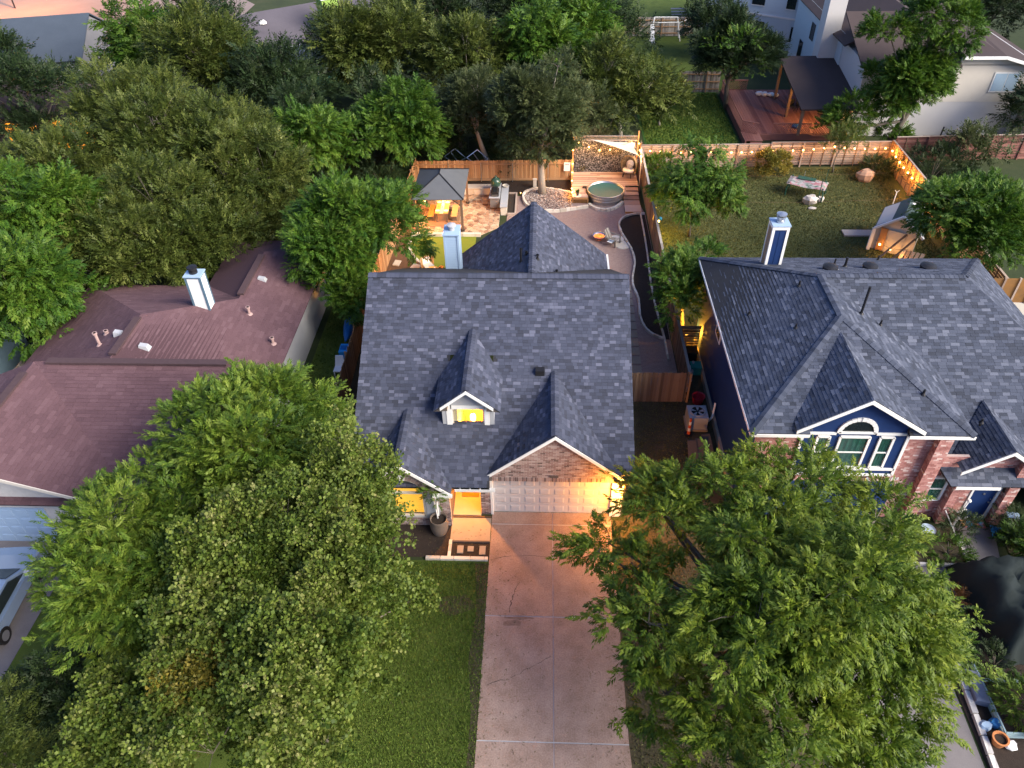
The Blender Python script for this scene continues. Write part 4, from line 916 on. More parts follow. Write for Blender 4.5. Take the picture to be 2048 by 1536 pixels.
# lattice skirt
lt=MB()
for k in range(-4,12):
    for s in (1,-1):
        x=2.15+k*.1; a=(x if s>0 else x+.26,.03); b=(x+.26 if s>0 else x,.29)
        q=clip([(a[0]-.012,a[1]),(a[0]+.012,a[1]),(b[0]+.012,b[1]),(b[0]-.012,b[1])],[(2.16,.03),(3.17,.03),(3.17,.29),(2.16,.29)])
        if len(q)>2: lt.prism([(u,48.715-(.006 if s>0 else 0),v) for u,v in q],(0,.006,0))
lt.build('lattice',m_orangewood,pd)
for a in ((2.1,2.16),(3.16,3.22)): m=MB(); m.box(*a,48.69,48.74,0,.3); m.build('lattice_frame',m_orangewood,pd)
for k,(y0,z) in enumerate(((50.0,.36),(49.5,.27),(49.0,.18),(48.3,.12))):
    m=MB(); m.box(5.72,6.8,y0,y0+(.5 if k<3 else .68),z-.04,z); m.build('step_tread',m_deck,pd)
    m=MB(); m.box(5.72,6.8,y0+.01,y0+.03,0,z-.042); m.build('step_riser',m_orangewood,pd)
m=MB(); m.box(5.7,6.82,47.3,48.28,.08,.12); m.build('step_landing',m_deck,pd); m=MB(); m.box(5.7,6.82,47.27,47.3,0,.12); m.build('step_riser',m_orangewood,pd)
tk=T('stock_tank_pool','round galvanised stock tank pool full of teal water','pool',(tcx,tcy,0))
m=MB(); m.lathe([(tr,0),(tr,.18),(tr+.02,.2),(tr,.22),(tr,.38),(tr+.02,.4),(tr,.42),(tr,.56),(tr+.03,.58),(tr+.03,.62),(tr-.03,.62),(tr-.03,.1)],(tcx,tcy,.02),48,cap=False); m.build('tank_wall',m_galv,tk,smooth=True)
m_water=mat('teal_pool_water',[(.012,.075,.08),(.028,.125,.125)],scale=3,amt=.6,fine=.7,fscale=14,rough=.35,spec=.2,bump=.12,bscale=7)
m=MB(); m.disc((tcx,tcy,.53),tr-.03,40); m.build('water',m_water,tk)
pp=T('potted_plant','small potted plant on the pale deck corner by the pool','plant',(2.45,49.0,.46)); m=MB(); m.lathe([(.08,0),(.12,.2),(.1,.2)],(2.45,49.0,.48),10); m.build('pot',m_soffit,pp)
m=MB(); g=rnd(8)
for k in range(30): a=g.uniform(0,6.28); l=g.uniform(.1,.24); p=Vector((2.45,49.0,.68)); q=p+Vector((l*math.cos(a),l*math.sin(a),g.uniform(.05,.3))); sd_=Vector((-math.sin(a),math.cos(a),0))*.04; m.poly([p,p.lerp(q,.6)+sd_,q,p.lerp(q,.6)-sd_])
m_leafp=mat('pot_plant_leaf',[(.04,.11,.02),(.12,.16,.03)],'rand',rough=.6); m.build('leaves',m_leafp,pp)
tr_=T('round_tray','round pale tray under the potted plant on the deck corner','tray',(2.45,48.98,.46)); m=MB(); m.lathe([(.02,.0),(.3,.0),(.3,.02),(.02,.015)],(2.45,48.98,.461),16); m.build('dish',m_limestone,tr_)
spk=T('speaker_box','small dark box lying on the deck near the pool rim','speaker',(2.98,50.2,.46)); m=MB(); m.box(2.85,3.12,50.1,50.3,.461,.55); m.build('case',m_darkmetal,spk)
# foliage screen with lattice top
fs=T('privacy_screen','tall ivy-print privacy screen between timber posts behind the pool deck','screen',(4.5,52.75,0))
for x in (2.2,6.82): m=MB(); m.box(x-.05,x+.05,52.72,52.82,0,3.55); m.build('post',m_orangewood,fs)
m=MB(); m.box(2.26,6.77,52.78,52.82,.46,2.85); m.build('backing',m_mulch,fs)
m_ivy=mat('screen_leaf',[(.02,.025,.03),(.09,.095,.10),(.2,.2,.21),(.45,.45,.47)],'tint',scale=20,amt=.2,rough=.7)
g=rnd(71); m=MB()
for k in range(5200):
    x,z=g.uniform(2.28,6.75),g.uniform(.47,2.86); a=g.uniform(0,6.28); l=g.uniform(.035,.06); y=52.775-g.uniform(0,.05); m.cur=g.random()**1.3; dx,dz=math.cos(a)*l,math.sin(a)*l; t=g.uniform(-.03,.03)
    m.poly([(x-dx,y,z-dz),(x-dz*.6,y-.015,z+dx*.6),(x+dx,y+t*.3,z+dz),(x+dz*.6,y-.015,z-dx*.6)])
m.build('artificial_leaves',m_ivy,fs,kind='stuff')
m=MB(); m.bar((2.2,52.77,3.18),(6.82,52.77,3.18),.06,.07); m.build('top_rail',m_greywood,fs); m=MB(); m.bar((2.2,52.76,2.88),(6.82,52.76,2.88),.05,.04); m.build('middle_rail',m_greywood,fs)
lt=MB()
for k in range(-3,50):
    for s in (1,-1):
        x=2.25+k*.1; q=clip([(x-.01 if s>0 else x+.27,2.9),(x+.01 if s>0 else x+.29,2.9),(x+.29 if s>0 else x+.01,3.15),(x+.27 if s>0 else x-.01,3.15)],[(2.26,2.9),(6.77,2.9),(6.77,3.15),(2.26,3.15)])
        if len(q)>2: lt.prism([(u,52.77-(.005 if s>0 else 0),v) for u,v in q],(0,.005,0))
lt.build('lattice',m_greywood,fs,kind='stuff')
ep=T('tall_post','slim timber post carrying string bulbs at the deck edge','post',(2.12,50.9,0)); m=MB(); m.box(2.07,2.17,50.85,50.95,0,2.6); m.build('shaft',m_orangewood,ep); m=MB(); m.box(2.05,2.19,50.83,50.97,2.6,2.63); m.build('cap',m_orangewood,ep)
# shade sails
m_sail=mat('sail_cloth',[(.5,.48,.46),(.6,.58,.56)],scale=2,amt=.4,rough=.8,transl=.3)
def sail(name,label,A_,B_,C_,sag=.12,n=8):
    t=T(name,label,'shade sail',tuple(A_)); A_,B_,C_=map(Vector,(A_,B_,C_)); m=MB(); ix={}
    for i in range(n+1):
        for j in range(n+1-i):
            u,v=i/n,j/n; w=1-u-v; p=A_*w+B_*u+C_*v; ctr=(A_+B_+C_)/3
            e=1-4*max(u*v,v*w,u*w)*.12-.0; p=ctr+(p-ctr)*(1-.28*(1-3*min(u,v,w))*(1-max(u,v,w))*1.2); p.z-=sag*27*u*v*w
            ix[i,j]=len(m.v); m.v.append(tuple(p))
    for i in range(n):
        for j in range(n-i):
            m.f.append((ix[i,j],ix[i+1,j],ix[i,j+1])); m.t.append(.5)
            if i+j<n-1: m.f.append((ix[i+1,j],ix[i+1,j+1],ix[i,j+1])); m.t.append(.5)
    m.build('cloth',m_sail,t,smooth=True)
    for p,q in ((A_,A_+Vector((0,0,.05))),): pass
    m=MB(); m.ball(tuple(B_),.03,6); m.build('corner_ring',m_galv,t)
sail('shade_sail','pale triangular shade sail stretched above the egg chair',(3.4,52.6,3.0),(6.75,51.4,2.35),(6.6,52.6,2.75))
sail('shade_sail','pale shade sail hanging slack along the fence beside the pool steps',(6.95,52.3,3.1),(7.0,50.6,2.3),(6.85,50.4,.5))
# egg chair
ec=TL('egg_chair','hooded wicker egg chair with white cushions on the pool deck','chair',(6.2,52.0,.46),-.45)
m_wick=mat('tan_wicker',[(.16,.12,.07),(.26,.2,.12)],scale=30,amt=.8); m=MB()
n=14
def egg(i,j): a=math.pi*(-.12+1.24*i/n); b_=-.75+2.25*j/n; r=.6*math.cos(b_*.8); return (r*math.cos(a),.08+r*math.sin(a)*.8,.85+.68*math.sin(b_*.95))
for i in range(n):
    for j in range(n):
        P=[Vector(egg(i,j)),Vector(egg(i+1,j)),Vector(egg(i+1,j+1)),Vector(egg(i,j+1))]; c_=sum(P,Vector())/4; m.prism([c_+(p-c_)*.8 for p in P],(0,.01,0))
m.build('basket',m_wick,ec,kind='stuff')
m=MB(); m.tube([(.58*math.cos(a),.02,.86+.68*math.sin(a)) for a in np.linspace(-.8,math.pi+.8,24)],.04,6); m.build('hoop',m_wick,ec)
m=MB(); m.lathe([(.3,0),(.42,.05),(.42,.16),(.3,.2)],(0,.05,.38),14); m.build('seat_cushion',m_white,ec,smooth=True); m=MB(); m.lathe([(.1,-.05),(.28,0),(.28,.08),(.1,.14)],(0,0,0),12); o=m.build('back_cushion',m_white,ec,smooth=True); o.location=(0,.33,.85); o.rotation_euler=(1.2,0,0)
m=MB(); m.lathe([(.08,-.03),(.2,0),(.2,.05),(.08,.1)],(0,0,0),10); o=m.build('throw_pillow',m_greytrim,ec,smooth=True); o.location=(.05,.18,.72); o.rotation_euler=(1.0,.2,.2)
for a in (.5,2.2,3.9,5.5): m=MB(); m.bar((.3*math.cos(a),.1+.3*math.sin(a),.4),(.45*math.cos(a),.1+.45*math.sin(a),0),.035); m.build('leg',m_darkmetal,ec)
# string bulbs
def string(name,label,pts,n,watts=6,sag=.15,r=.05,hang=.08):
    t=T(name,label,'string lights',pts[0]); m=MB(); P=[Vector(p) for p in pts]; L=[0]
    for p,q in zip(P,P[1:]): L.append(L[-1]+(q-p).length)
    def at(s):
        for k in range(len(L)-1):
            if s<=L[k+1]+1e-6:
                u=(s-L[k])/(L[k+1]-L[k]); p=P[k].lerp(P[k+1],u); p.z-=sag*4*u*(1-u); return p
        return P[-1]
    m.tube([at(L[-1]*i/(n*3)) for i in range(n*3+1)],.01,4); m.build('wire',m_black,t); bm=MB().ball((0,0,0),r,8).mesh('bulb',m_bulb)
    for i in range(n):
        p=at(L[-1]*(i+.5)/n); inst('bulb',bm,t,p-Vector((0,0,hang)))
        if watts: lamp(p-Vector((0,.09,hang+.02)),watts,(1,.42,.08),.06,t)
    return t
string('string_lights','string of bulbs crossing in front of the ivy screen',[(2.2,52.5,3.1),(4.3,52.3,2.35),(6.7,52.4,3.1)],6,9,sag=.1)
string('string_lights','string of bulbs running down from screen to deck edge post',[(2.2,52.6,3.1),(2.12,50.95,2.2),(2.08,49.8,.7),(2.1,48.9,.75)],8,7,sag=.05)
string('string_lights','short string of bulbs along the timber posts beside the egg chair',[(6.82,52.6,3.05),(6.9,51.2,2.4),(6.95,50.4,2.3)],4,7,sag=.05)
for y,z in ((52.0,3.0),(50.5,2.6)):
    t=T('fence_post','timber post rising above the cedar fence near the egg chair, %s'%('taller of two' if z>2.8 else 'shorter of two'),'post',(6.95,y,0)); m=MB(); m.box(6.9,7.0,y-.05,y+.05,0,z); m.build('shaft',m_brownwood,t); m=MB(); m.box(6.88,7.02,y-.07,y+.07,z,z+.03); m.build('cap',m_brownwood,t)
# fire bowl, adirondack chair, umbrella-like round slabs
fb=T('fire_bowl','round steel fire bowl with glowing embers on the gravel','fire pit',(3.72,43.75,0)); m=MB(); m.lathe([(.16,.06),(.32,.14),(.42,.3),(.44,.32),(.4,.31),(.3,.2)],(3.72,43.75,0),20,cap=False); m.build('bowl',m_galv,fb,smooth=True)
m=MB(); m.disc((3.72,43.75,.24),.36); m.build('embers',m_embers,fb)
for a in (0,2.1,4.2): m=MB(); m.bar((3.72+.2*math.cos(a),43.75+.2*math.sin(a),.12),(3.72+.28*math.cos(a),43.75+.28*math.sin(a),0),.03); m.build('leg',m_darkmetal,fb)
ac=TL('adirondack_chair','grey wooden slatted chair with striped towel by the fire bowl','chair',(4.55,43.15,0),1.0)
for k in range(5): x=-.24+k*.12; m=MB(); m.hexa([(x-.05,.2,.3),(x+.05,.2,.3),(x+.05,.23,.3),(x-.05,.23,.3),(x-.05,.52,.98-abs(k-2)*.04),(x+.05,.52,.98-abs(k-2)*.04),(x+.05,.55,.98-abs(k-2)*.04),(x-.05,.55,.98-abs(k-2)*.04)]); m.build('back_slat',m_greywood,ac)
for k in range(5): y=-.35+k*.12; m=MB(); m.box(-.28,.28,y,y+.1,.38-k*.02,.4-k*.02); m.build('seat_slat',m_greywood,ac)
for s in (-1,1):
    m=MB(); m.box(s*.36-.06,s*.36+.06,-.42,.4,.55,.58); m.build('arm',m_greywood,ac); m=MB(); m.bar((s*.33,-.36,0),(s*.33,-.36,.55),.07); m.build('leg',m_greywood,ac); m=MB(); m.bar((s*.3,-.3,.35),(s*.3,.55,.05),.05,.1); m.build('rail',m_greywood,ac)
tw=TL('beach_towel','pale towel with blue stripes draped over the slatted chair','towel',(4.2,43.0,0),1.0)
for k in range(6): m=MB(); m.hexa([(-.25+k*.08,-.45,.41),(-.17+k*.08,-.45,.41),(-.17+k*.08,-.1,.4),(-.25+k*.08,-.1,.4),(-.25+k*.08,-.45,.425),(-.17+k*.08,-.45,.425),(-.17+k*.08,-.1,.415),(-.25+k*.08,-.1,.415)]); m.build('stripe',m_lightblue if k%2 else m_white,tw)
for x,y,w in ((4.85,43.75,'farther from the house'),(5.2,43.0,'nearer the house')):
    t=T('round_slab','round white stone slab on the gravel, %s'%w,'stone',(x,y,0),'round slabs by the fire bowl'); m=MB(); m.lathe([(.02,.05),(.48,.05),(.5,.0)][::-1],(x,y,.0),22); m.build('disc',m_limestone,t)
# ================================================================== neighbour's back yard behind the blue house
sheet('back_lawn',[(7.15,33.2),(26.4,33.2),(25.9,54.6),(7.25,54.6)],-.003,m_drylawn)
def slat_fence(name,label,a,b,h,n,panel,m_,flip=1,seed=1,capm=None,steps=None):
    "horizontal boards between posts"
    a=Vector((*a,0)); b=Vector((*b,0)); d=b-a; L=d.length; d.normalize(); nn=Vector((-d.y,d.x,0))*flip; rz=math.atan2(d.y,d.x); t=T(name,label,'fence',tuple(a)); g=rnd(seed)
    k=0; bh_=h/n; q=MB(); q.box(0,panel-.02,-.012,.012,.006,bh_-.022); me=q.mesh('board',m_)
    while k*panel<L-.3:
        dz=(steps(k) if steps else 0); w=min(panel,L-k*panel)/panel
        for j in range(n): inst('board',me,t,a+d*(k*panel+.01)+Vector((0,0,j*bh_+dz)),(g.uniform(-.03,.03),0,rz),(w,1,1))
        p=a+d*(k*panel)+nn*.06; q=MB(); q.box(p.x-.05,p.x+.05,p.y-.05,p.y+.05,-.1,h+dz); q.build('post',m_,t)
        for f in (.33,.66): p=a+d*(k*panel+panel*f)+nn*.03; q=MB(); q.box(p.x-.025,p.x+.025,p.y-.02,p.y+.02,0,h+dz-.02); q.build('batten',m_brownwood,t)
        q=MB(); p=a+d*(k*panel)+Vector((0,0,h+dz+.02)); q.bar(p,p+d*panel*w,.13,.035); q.build('cap_board',capm or m_palewood,t); k+=1
    return t
slat_fence('slat_fence','pale horizontal board fence hung with bulbs behind the yard of the blue chimney',(7.3,54.5),(25.8,54.9),1.75,10,2.4,m_palewood,-1,1,steps=lambda k:.12 if k>=4 else 0)
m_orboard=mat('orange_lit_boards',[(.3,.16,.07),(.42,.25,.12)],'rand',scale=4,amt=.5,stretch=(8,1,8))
slat_fence('slat_fence','orange glowing board fence running back along the far side of the yard',(25.8,54.9),(25.6,36),1.95,11,2.4,m_orboard,-1,2)
string('string_lights','long string of bulbs along the pale horizontal board fence',[(7.6,54.3,1.55),(12,54.35,1.45),(16.9,54.4,1.5),(21.5,54.5,1.75),(25.6,54.6,1.6)],24,3,sag=.12,hang=.1,r=.06)
string('string_lights','string of bulbs along the orange glowing side fence',[(25.5,54.4,1.7),(25.4,50,1.6),(25.3,45,1.6)],11,12,sag=.1,hang=.1,r=.06)
# long table with painted cloth, net and frame
ot=TL('outdoor_table','long table under a painted cloth with green frame on the dry lawn','table',(18.55,50.1,0),-.45)
m_cloth=mat('painted_cloth',[(.3,.3,.31),(.25,.06,.08),(.34,.33,.34),(.03,.09,.06),(.33,.3,.3)],scale=1.6,amt=1.6,detail=2,stretch=(1,3,1))
m=MB(); n=10
for i in range(n):
    for j in range(5):
        x0,x1=-1.3+2.6*i/n,-1.3+2.6*(i+1)/n; y0,y1=-.75+1.5*j/5,-.75+1.5*(j+1)/5; zz=lambda x,y: 1.0+.03*math.sin(3*x+y*2)-(.10 if abs(y)>.74 or abs(x)>1.29 else 0)
        m.poly([(x0,y0,zz(x0,y0)),(x1,y0,zz(x1,y0)),(x1,y1,zz(x1,y1)),(x0,y1,zz(x0,y1))])
m.build('cloth',m_cloth,ot)
m_green=mat('green_steel',[(.01,.05,.035),(.015,.07,.05)],rough=.5)
m=MB(); m.box(-.75,.45,.12,.62,1.04,1.06); m.build('green_panel',m_green,ot)
for x in (-1.2,1.2):
    for y in (-.68,.68): m=MB(); m.tube([(x*.95,y*.95,1.0),(x*1.03,y*1.05,.5),(x*1.03,y*1.05,0)],.05,6); m.build('leg',m_green,ot)
m=MB(); m.tube([(1.0,-.8,0),(1.0,-.8,1.75)],.03,6); m.build('pole',m_green,ot); m=MB(); m.tube([(1.05,.85,0),(1.05,.85,1.8)],.025,6); m.build('pole',m_green,ot)
m=MB(); m.tube([(-.4,.7,1.0),(-.4,.7,1.4)],.02,5); m.build('pole',m_galv,ot)
def boulder(loc,r,sq,label,m_,seed):
    t=T('boulder',label,'boulder',loc); m=MB(); m.ball((loc[0],loc[1],loc[2]+r*sq[2]*.7),r,10,sq,.16,rnd(seed)); m.build('stone',m_,t)
m_boul=mat('pale_boulder',[(.3,.27,.26),(.5,.47,.45)],scale=4,amt=.9,bump=.6,bscale=8); m_boul2=mat('pink_boulder',[(.3,.18,.12),(.45,.3,.22)],scale=4,amt=.9,bump=.6,bscale=8)
boulder((18.55,48.8,0),.5,(1.1,.8,.75),'big pale boulder lying at the feet of the painted table',m_boul,1); boulder((19.35,49.15,0),.28,(1,.9,.8),'small pale boulder beside the big one under the painted table',m_boul,2); boulder((18.5,48.0,0),.22,(1.3,.6,.4),'flat small stone in the grass before the painted table',m_boul,3)
boulder((23.4,52.4,0),.62,(1.1,.8,.9),'pinkish boulder at the foot of the bulb-lit corner fence',m_boul2,4)
for k,z in enumerate((1.2,1.5)):
    y=47.2 if k==0 else 51.2
    t=T('clothes_line','thin line strung across the lawn %s the painted table'%('in front of' if k==0 else 'behind'),'line',(12,y,z)); m=MB(); m.tube([(11.5,y,.9),(17,y+.2,.8),(24.6,y+.3,1.0)],.005,4); m.build('cord',m_brownwood,t)
lp=T('line_post','thin white forked post on the dry lawn near the shed','post',(23.6,47.5,0)); m=MB(); m.tube([(23.6,47.5,0),(23.6,47.5,1.5)],.03,6); m.tube([(23.45,47.5,1.65),(23.6,47.5,1.5),(23.75,47.5,1.65)],.02,6); m.build('shaft',m_white,lp)
bt=T('toy_ball','small blue ball on the dry grass by the drooping tree','ball',(7.95,46.3,.12)); m=MB(); m.ball((7.95,46.3,.13),.14,10); m.build('ball_skin',mat('blue_plastic',[(.01,.15,.4),(.02,.2,.5)],rough=.4),bt,smooth=True)
pk=T('timber_plank','weathered grey plank lying on the lawn beside the shed','plank',(20.3,44.6,0)); m=MB(); m.box(19.6,21.5,44.2,44.95,.02,.12); m.build('board',m_greywood,pk)
# A-shaped shed
sh=T('garden_shed','white gabled shed with green roof and open bulb-lit doorway','shed',(22.3,43.4,0))
m=MB(); m.prism([(20.75,42.9,0),(22.9,41.7,0),(22.9,41.7,1.6),(21.85,42.3,2.5),(20.75,42.9,1.6)],(1.3,2.3,0)); m.build('wall',m_cream,sh)
m_shroof=mat('green_felt',[(.04,.07,.07),(.07,.1,.1)],scale=4,amt=.6)
for P in ([(20.6,42.75,1.5),(21.8,42.05,2.6),(23.3,44.7,2.6),(22.1,45.4,1.5)],[(21.8,42.05,2.6),(23.05,41.35,1.5),(24.5,44.0,1.5),(23.3,44.7,2.6)]): roof_slab(P,'roof',sh,m_shroof,.06)
m=MB()
for p,q in (((20.6,42.7,1.5),(21.8,42.0,2.6)),((21.8,42.0,2.6),(23.05,41.3,1.5)),((20.6,42.7,1.5),(20.6,42.7,0))): m.bar(p,q,.2,.12)
m.build('barge_board',m_white,sh)
m=MB(); m.prism([(21.1,42.66,0),(22.3,41.99,0),(22.3,41.99,1.5),(21.1,42.66,1.5)],(-.03,-.05,0)); m.build('door_opening',m_cream,sh)
m=MB(); m.prism([(21.0,42.6,.1),(21.35,42.4,.1),(21.35,42.4,1.6),(21.0,42.6,1.6)],(-.05,-.09,0)); m.build('door',m_orangewood,sh)
m=MB(); m.prism([(23.4,44.6,2.35),(24.1,44.2,2.0),(23.7,43.5,2.0),(23.0,43.9,2.35)],(0,0,.2)); m.build('skylight',m_white,sh)
string('string_lights','three bulbs glowing in front of the shed door',[(20.7,42.3,.9),(21.5,41.8,.6),(22.4,41.3,.8)],3,3.5,sag=.05,r=.07)
for k,(a,b) in enumerate((((20.4,41.0,.05),(22.3,41.9,1.5)),((20.9,40.6,.05),(22.8,41.7,1.3)))):
    t=T('leaning_beam','long brown beam leaning on the shed, %s one'%('nearer the doorway' if k==0 else 'outer'),'beam',a,'beams leaning on the shed'); m=MB(); m.bar(a,b,.12,.06); m.build('timber',m_brownwood,t)
rpm=T('timber_ramp','sloping plank ramp in front of the shed corner','ramp',(22.6,40.9,0))
for k in range(5): m=MB(); a=Vector((21.6+k*.24,40.6-k*.12,.06)); m.bar(a,a+Vector((.9,1.3,.35)),.2,.04); m.build('plank',m_palewood,rpm)
# floodlights of the yard
for loc,w,lab,yw in (((7.45,43.8,1.3),70,'yellow garden spotlight on the grey capped fence beneath the drooping tree',(1,.62,.06)),((7.75,32.5,.7),90,'yellow garden spotlight glowing behind the timber side gate',(1,.45,.03))):
    t=T('spotlight',lab,'lamp',loc); m=MB(); m.ball(loc,.07,8); m.build('bulb',m_bulb,t); lamp((loc[0]+(.2 if loc[1]>40 else .12),loc[1]+.1,loc[2]+.15),w,yw,.08,t)
slat_fence('slat_fence','grey wooden slat gate between cedar fence and blue wall',(7.25,31.75),(8.25,31.75),1.8,11,1.0,m_brownwood,1,5)
# narrow side yard between the houses
sheet('side_strip',[(7.1,28.2),(8.2,28.2),(8.2,33),(7.2,33)],-.002,m_soil)
aq=T('air_conditioner','grey metal air conditioner with open top grille beside the blue wall','air conditioner',(7.35,26.4,0))
m=MB(); m.box(6.95,7.85,25.95,26.85,.1,.82); m.build('case',m_greytrim,aq); m=MB(); m.box(6.9,7.9,25.9,26.9,0,.1); m.build('slab',m_smoothconc,aq)
m=MB(); m.lathe([(.36,0),(.36,.05),(.3,.05)],(7.4,26.4,.82),18,cap=False); m.build('rim',m_greytrim,aq); m=MB(); m.disc((7.4,26.4,.825),.35); m.build('fan_well',m_black,aq)
for k in range(5): m=MB(); a=k*1.257; m.prism([(7.4+.06*math.cos(a),26.4+.06*math.sin(a),.835),(7.4+.3*math.cos(a),26.4+.3*math.sin(a),.835),(7.4+.3*math.cos(a+.5),26.4+.3*math.sin(a+.5),.85),(7.4+.06*math.cos(a+.5),26.4+.06*math.sin(a+.5),.85)],(0,0,.008)); m.build('fan_blade',m_greytrim,aq)
m=MB(); m.tube([(7.95,26.3,.3),(8.1,26.3,.6),(8.2,26.6,1.2)],.05,6); m.build('hose',m_white,aq)
cn=T('traffic_post','orange and white striped safety post leaning near the air conditioner','safety post',(6.98,25.72,0))
m=MB(); m.lathe([(.2,0),(.2,.05),(.09,.06)],(6.98,25.72,0),12); m.build('base',m_black,cn)
mo=mat('safety_orange',[(.55,.08,.02),(.65,.11,.03)],rough=.5)
for k in range(5): m=MB(); m.lathe([(.085-.008*k,0),(.078-.008*k,.19)],(6.98,25.72,.06+.19*k),12); m.build('band',mo if k%2==0 else m_white,cn)
rt=T('plastic_tub','red plastic tub behind the air conditioner','tub',(7.75,28.0,0)); m=MB(); m.lathe([(.24,0),(.3,.38),(.33,.4),(.28,.38),(.22,.05)],(7.75,28,0),14); m.build('bucket',mat('red_plastic',[(.4,.02,.04),(.5,.03,.05)],rough=.4),rt)
for loc,sz,mm,lab in (((7.95,30.3),(.25,.25,.45),mat('teal_plastic',[(.02,.22,.2),(.04,.3,.27)]),'teal plastic crate against the blue wall'),((7.75,31.1),(.3,.3,.8),m_darkmetal,'dark wheeled bin beside the wooden slat gate')):
    t=T('crate' if 'crate' in lab else 'wheeled_bin',lab,'crate' if 'crate' in lab else 'bin',(*loc,0)); m=MB(); m.box(loc[0]-sz[0],loc[0]+sz[0],loc[1]-sz[1],loc[1]+sz[1],0,sz[2]); m.build('box_body',mm,t); m=MB(); m.box(loc[0]-sz[0]-.03,loc[0]+sz[0]+.03,loc[1]-sz[1]-.03,loc[1]+sz[1]+.03,sz[2],sz[2]+.05); m.build('lid',mm,t)
for k,(x,y,l) in enumerate(((7.4,29.6,1.4),(7.6,30.0,1.1),(7.3,29.1,.9))):
    t=T('pipe_offcut',('long','medium','short')[k]+' pale pipe dumped among clutter in the narrow side yard','pipe',(x,y,.1)); m=MB(); m.tube([(x,y-l/2,.1),(x+.25,y+l/2,.4+.1*k)],.07,8); m.build('tube',m_greytrim if k else m_white,t)
for k,(x,y,rz) in enumerate(((6.9,24.5,.1),(7.25,24.6,-.15),(7.6,24.9,.2))):
    t=TL('leaning_board',('brown board leaning, nearest the driveway tree','brown board leaning, middle one of the stack','brown board leaning closest to the blue wall')[k],'board',(x,y,0),rz,'boards stacked by the blue wall'); m=MB(); m.hexa([(-.25,-.7,0),(.25,-.7,0),(.25,-.66,0),(-.25,-.66,0),(-.2,.1,.7),(.2,.1,.7),(.2,.14,.7),(-.2,.14,.7)]); m.build('panel',m_soffit,t)
# ================================================================== front of the blue house
sheet('entry_walk',[(17.0,20.5),(18.7,20.5),(18.2,18.6),(19,16.6),(12,16.6),(12,18.5),(16.9,18.55)],.0,m_darkconc)
sheet('neighbour_driveway',[(9.4,4),(14.05,4),(14.3,13.7),(14.6,17),(14.3,20.5),(9.2,20.5)],-.001,m_darkconc)
fbed=sheet('flower_bed',[(14.0,18.6),(16.95,18.6),(17.0,20.5),(14.0,20.6)],.008,m_soil)
stone_edge(fbed,[(14.0,18.58),(16.95,18.55),(17.0,19.6)],w=.12,h=.1,L=.25,seed=31,m_=m_whitebrick)
sheet('entry_bed',[(18.9,20.5),(22,20.5),(22,16.7),(18.6,17.5)],.006,m_soil)
b2=sheet('drive_bed',[(14.3,4),(20,4),(20,16.4),(14.75,16.4),(14.35,13.7)],.004,m_mulch)
g=rnd(33); y=9.0
while y<15.2: l=g.uniform(.5,.85); m=MB(); x=14.22+(y-9)*.06+.08; m.hexa([(x,y,0),(x+.2,y,0),(x+.24,y+l-.04,0),(x+.04,y+l-.04,0),(x+.01,y,.14),(x+.19,y,.16),(x+.23,y+l-.04,.13),(x+.05,y+l-.04,.15)]); m.build('edging_stone',m_whitebrick,b2); y+=l
dsh=T('round_dish','round pale blue dish standing in the flower bed before the brick column','dish',(15.76,20.0,0)); m=MB(); m.tube([(15.76,20,0),(15.76,20,.3)],.05,8); m.build('stem',m_greytrim,dsh); m=MB(); m.lathe([(.05,.3),(.26,.36),(.3,.42),(.25,.38)],(15.76,20,0),18); m.disc((15.76,20,.385),.25); m.build('bowl',mat('pale_blue_glaze',[(.35,.45,.55),(.42,.5,.6)]),dsh)
rr=T('hand_rail','thin white rail leaning from brick column into the flower bed','rail',(16.6,20.3,0)); m=MB(); m.tube([(16.5,20.6,.9),(16.95,19.6,.05)],.025,6); m.build('tube',m_white,rr); m=MB(); m.box(16.85,17.1,19.5,19.65,0,.12); m.build('foot',m_white,rr)
dm=T('doormat','colourful blue doormat before the deep blue front door','doormat',(17.95,20.7,0)); m=MB(); m.box(17.5,18.4,20.45,20.85,.0,.03); m.build('mat',mat('bright_mat',[(.02,.15,.4),(.05,.3,.55),(.4,.1,.1),(.45,.35,.1)],scale=3,amt=1.6,detail=1),dm)
tq=T('blue_tarpaulin','crumpled bright blue tarpaulin beside the doormat','tarpaulin',(18.6,20.3,0)); m=MB(); g=rnd(5)
H_=[[g.uniform(.03,.22) for _ in range(6)] for _ in range(6)]
for i in range(5):
    for j in range(5): X=lambda a,b:(18.35+a*.1+b*.03,19.95+b*.13-a*.04,H_[a][b]); m.poly([X(i,j),X(i+1,j),X(i+1,j+1),X(i,j+1)])
m.build('sheet_cloth',mat('blue_tarp',[(.02,.16,.42),(.05,.3,.6)],scale=6,amt=1),tq)
bn=T('wall_bench','small blue grey bench leaning beside the brick column at the front door','bench',(19.1,20.6,0)); m=MB(); m.hexa([(18.95,20.4,.75),(19.4,20.3,.75),(19.45,20.6,.75),(19.0,20.7,.75),(18.95,20.4,.8),(19.4,20.3,.8),(19.45,20.6,.8),(19.0,20.7,.8)]); m.build('seat',m_lightblue,bn)
for x,y in ((19.0,20.45),(19.38,20.37),(19.05,20.65),(19.4,20.58)): m=MB(); m.box(x-.02,x+.02,y-.02,y+.02,0,.75); m.build('leg',m_darkmetal,bn)
st=T('garden_statue','pale ornament leaning against the front door trim','ornament',(17.2,20.7,0)); m=MB(); m.tube([(17.05,20.5,0),(17.15,20.6,.7),(17.35,20.75,1.25)],[.06,.05,.03],6); m.ball((17.38,20.78,1.3),.09,8); m.bar((17.0,20.62,.75),(17.35,20.62,.95),.04); m.build('figure',m_white,st)
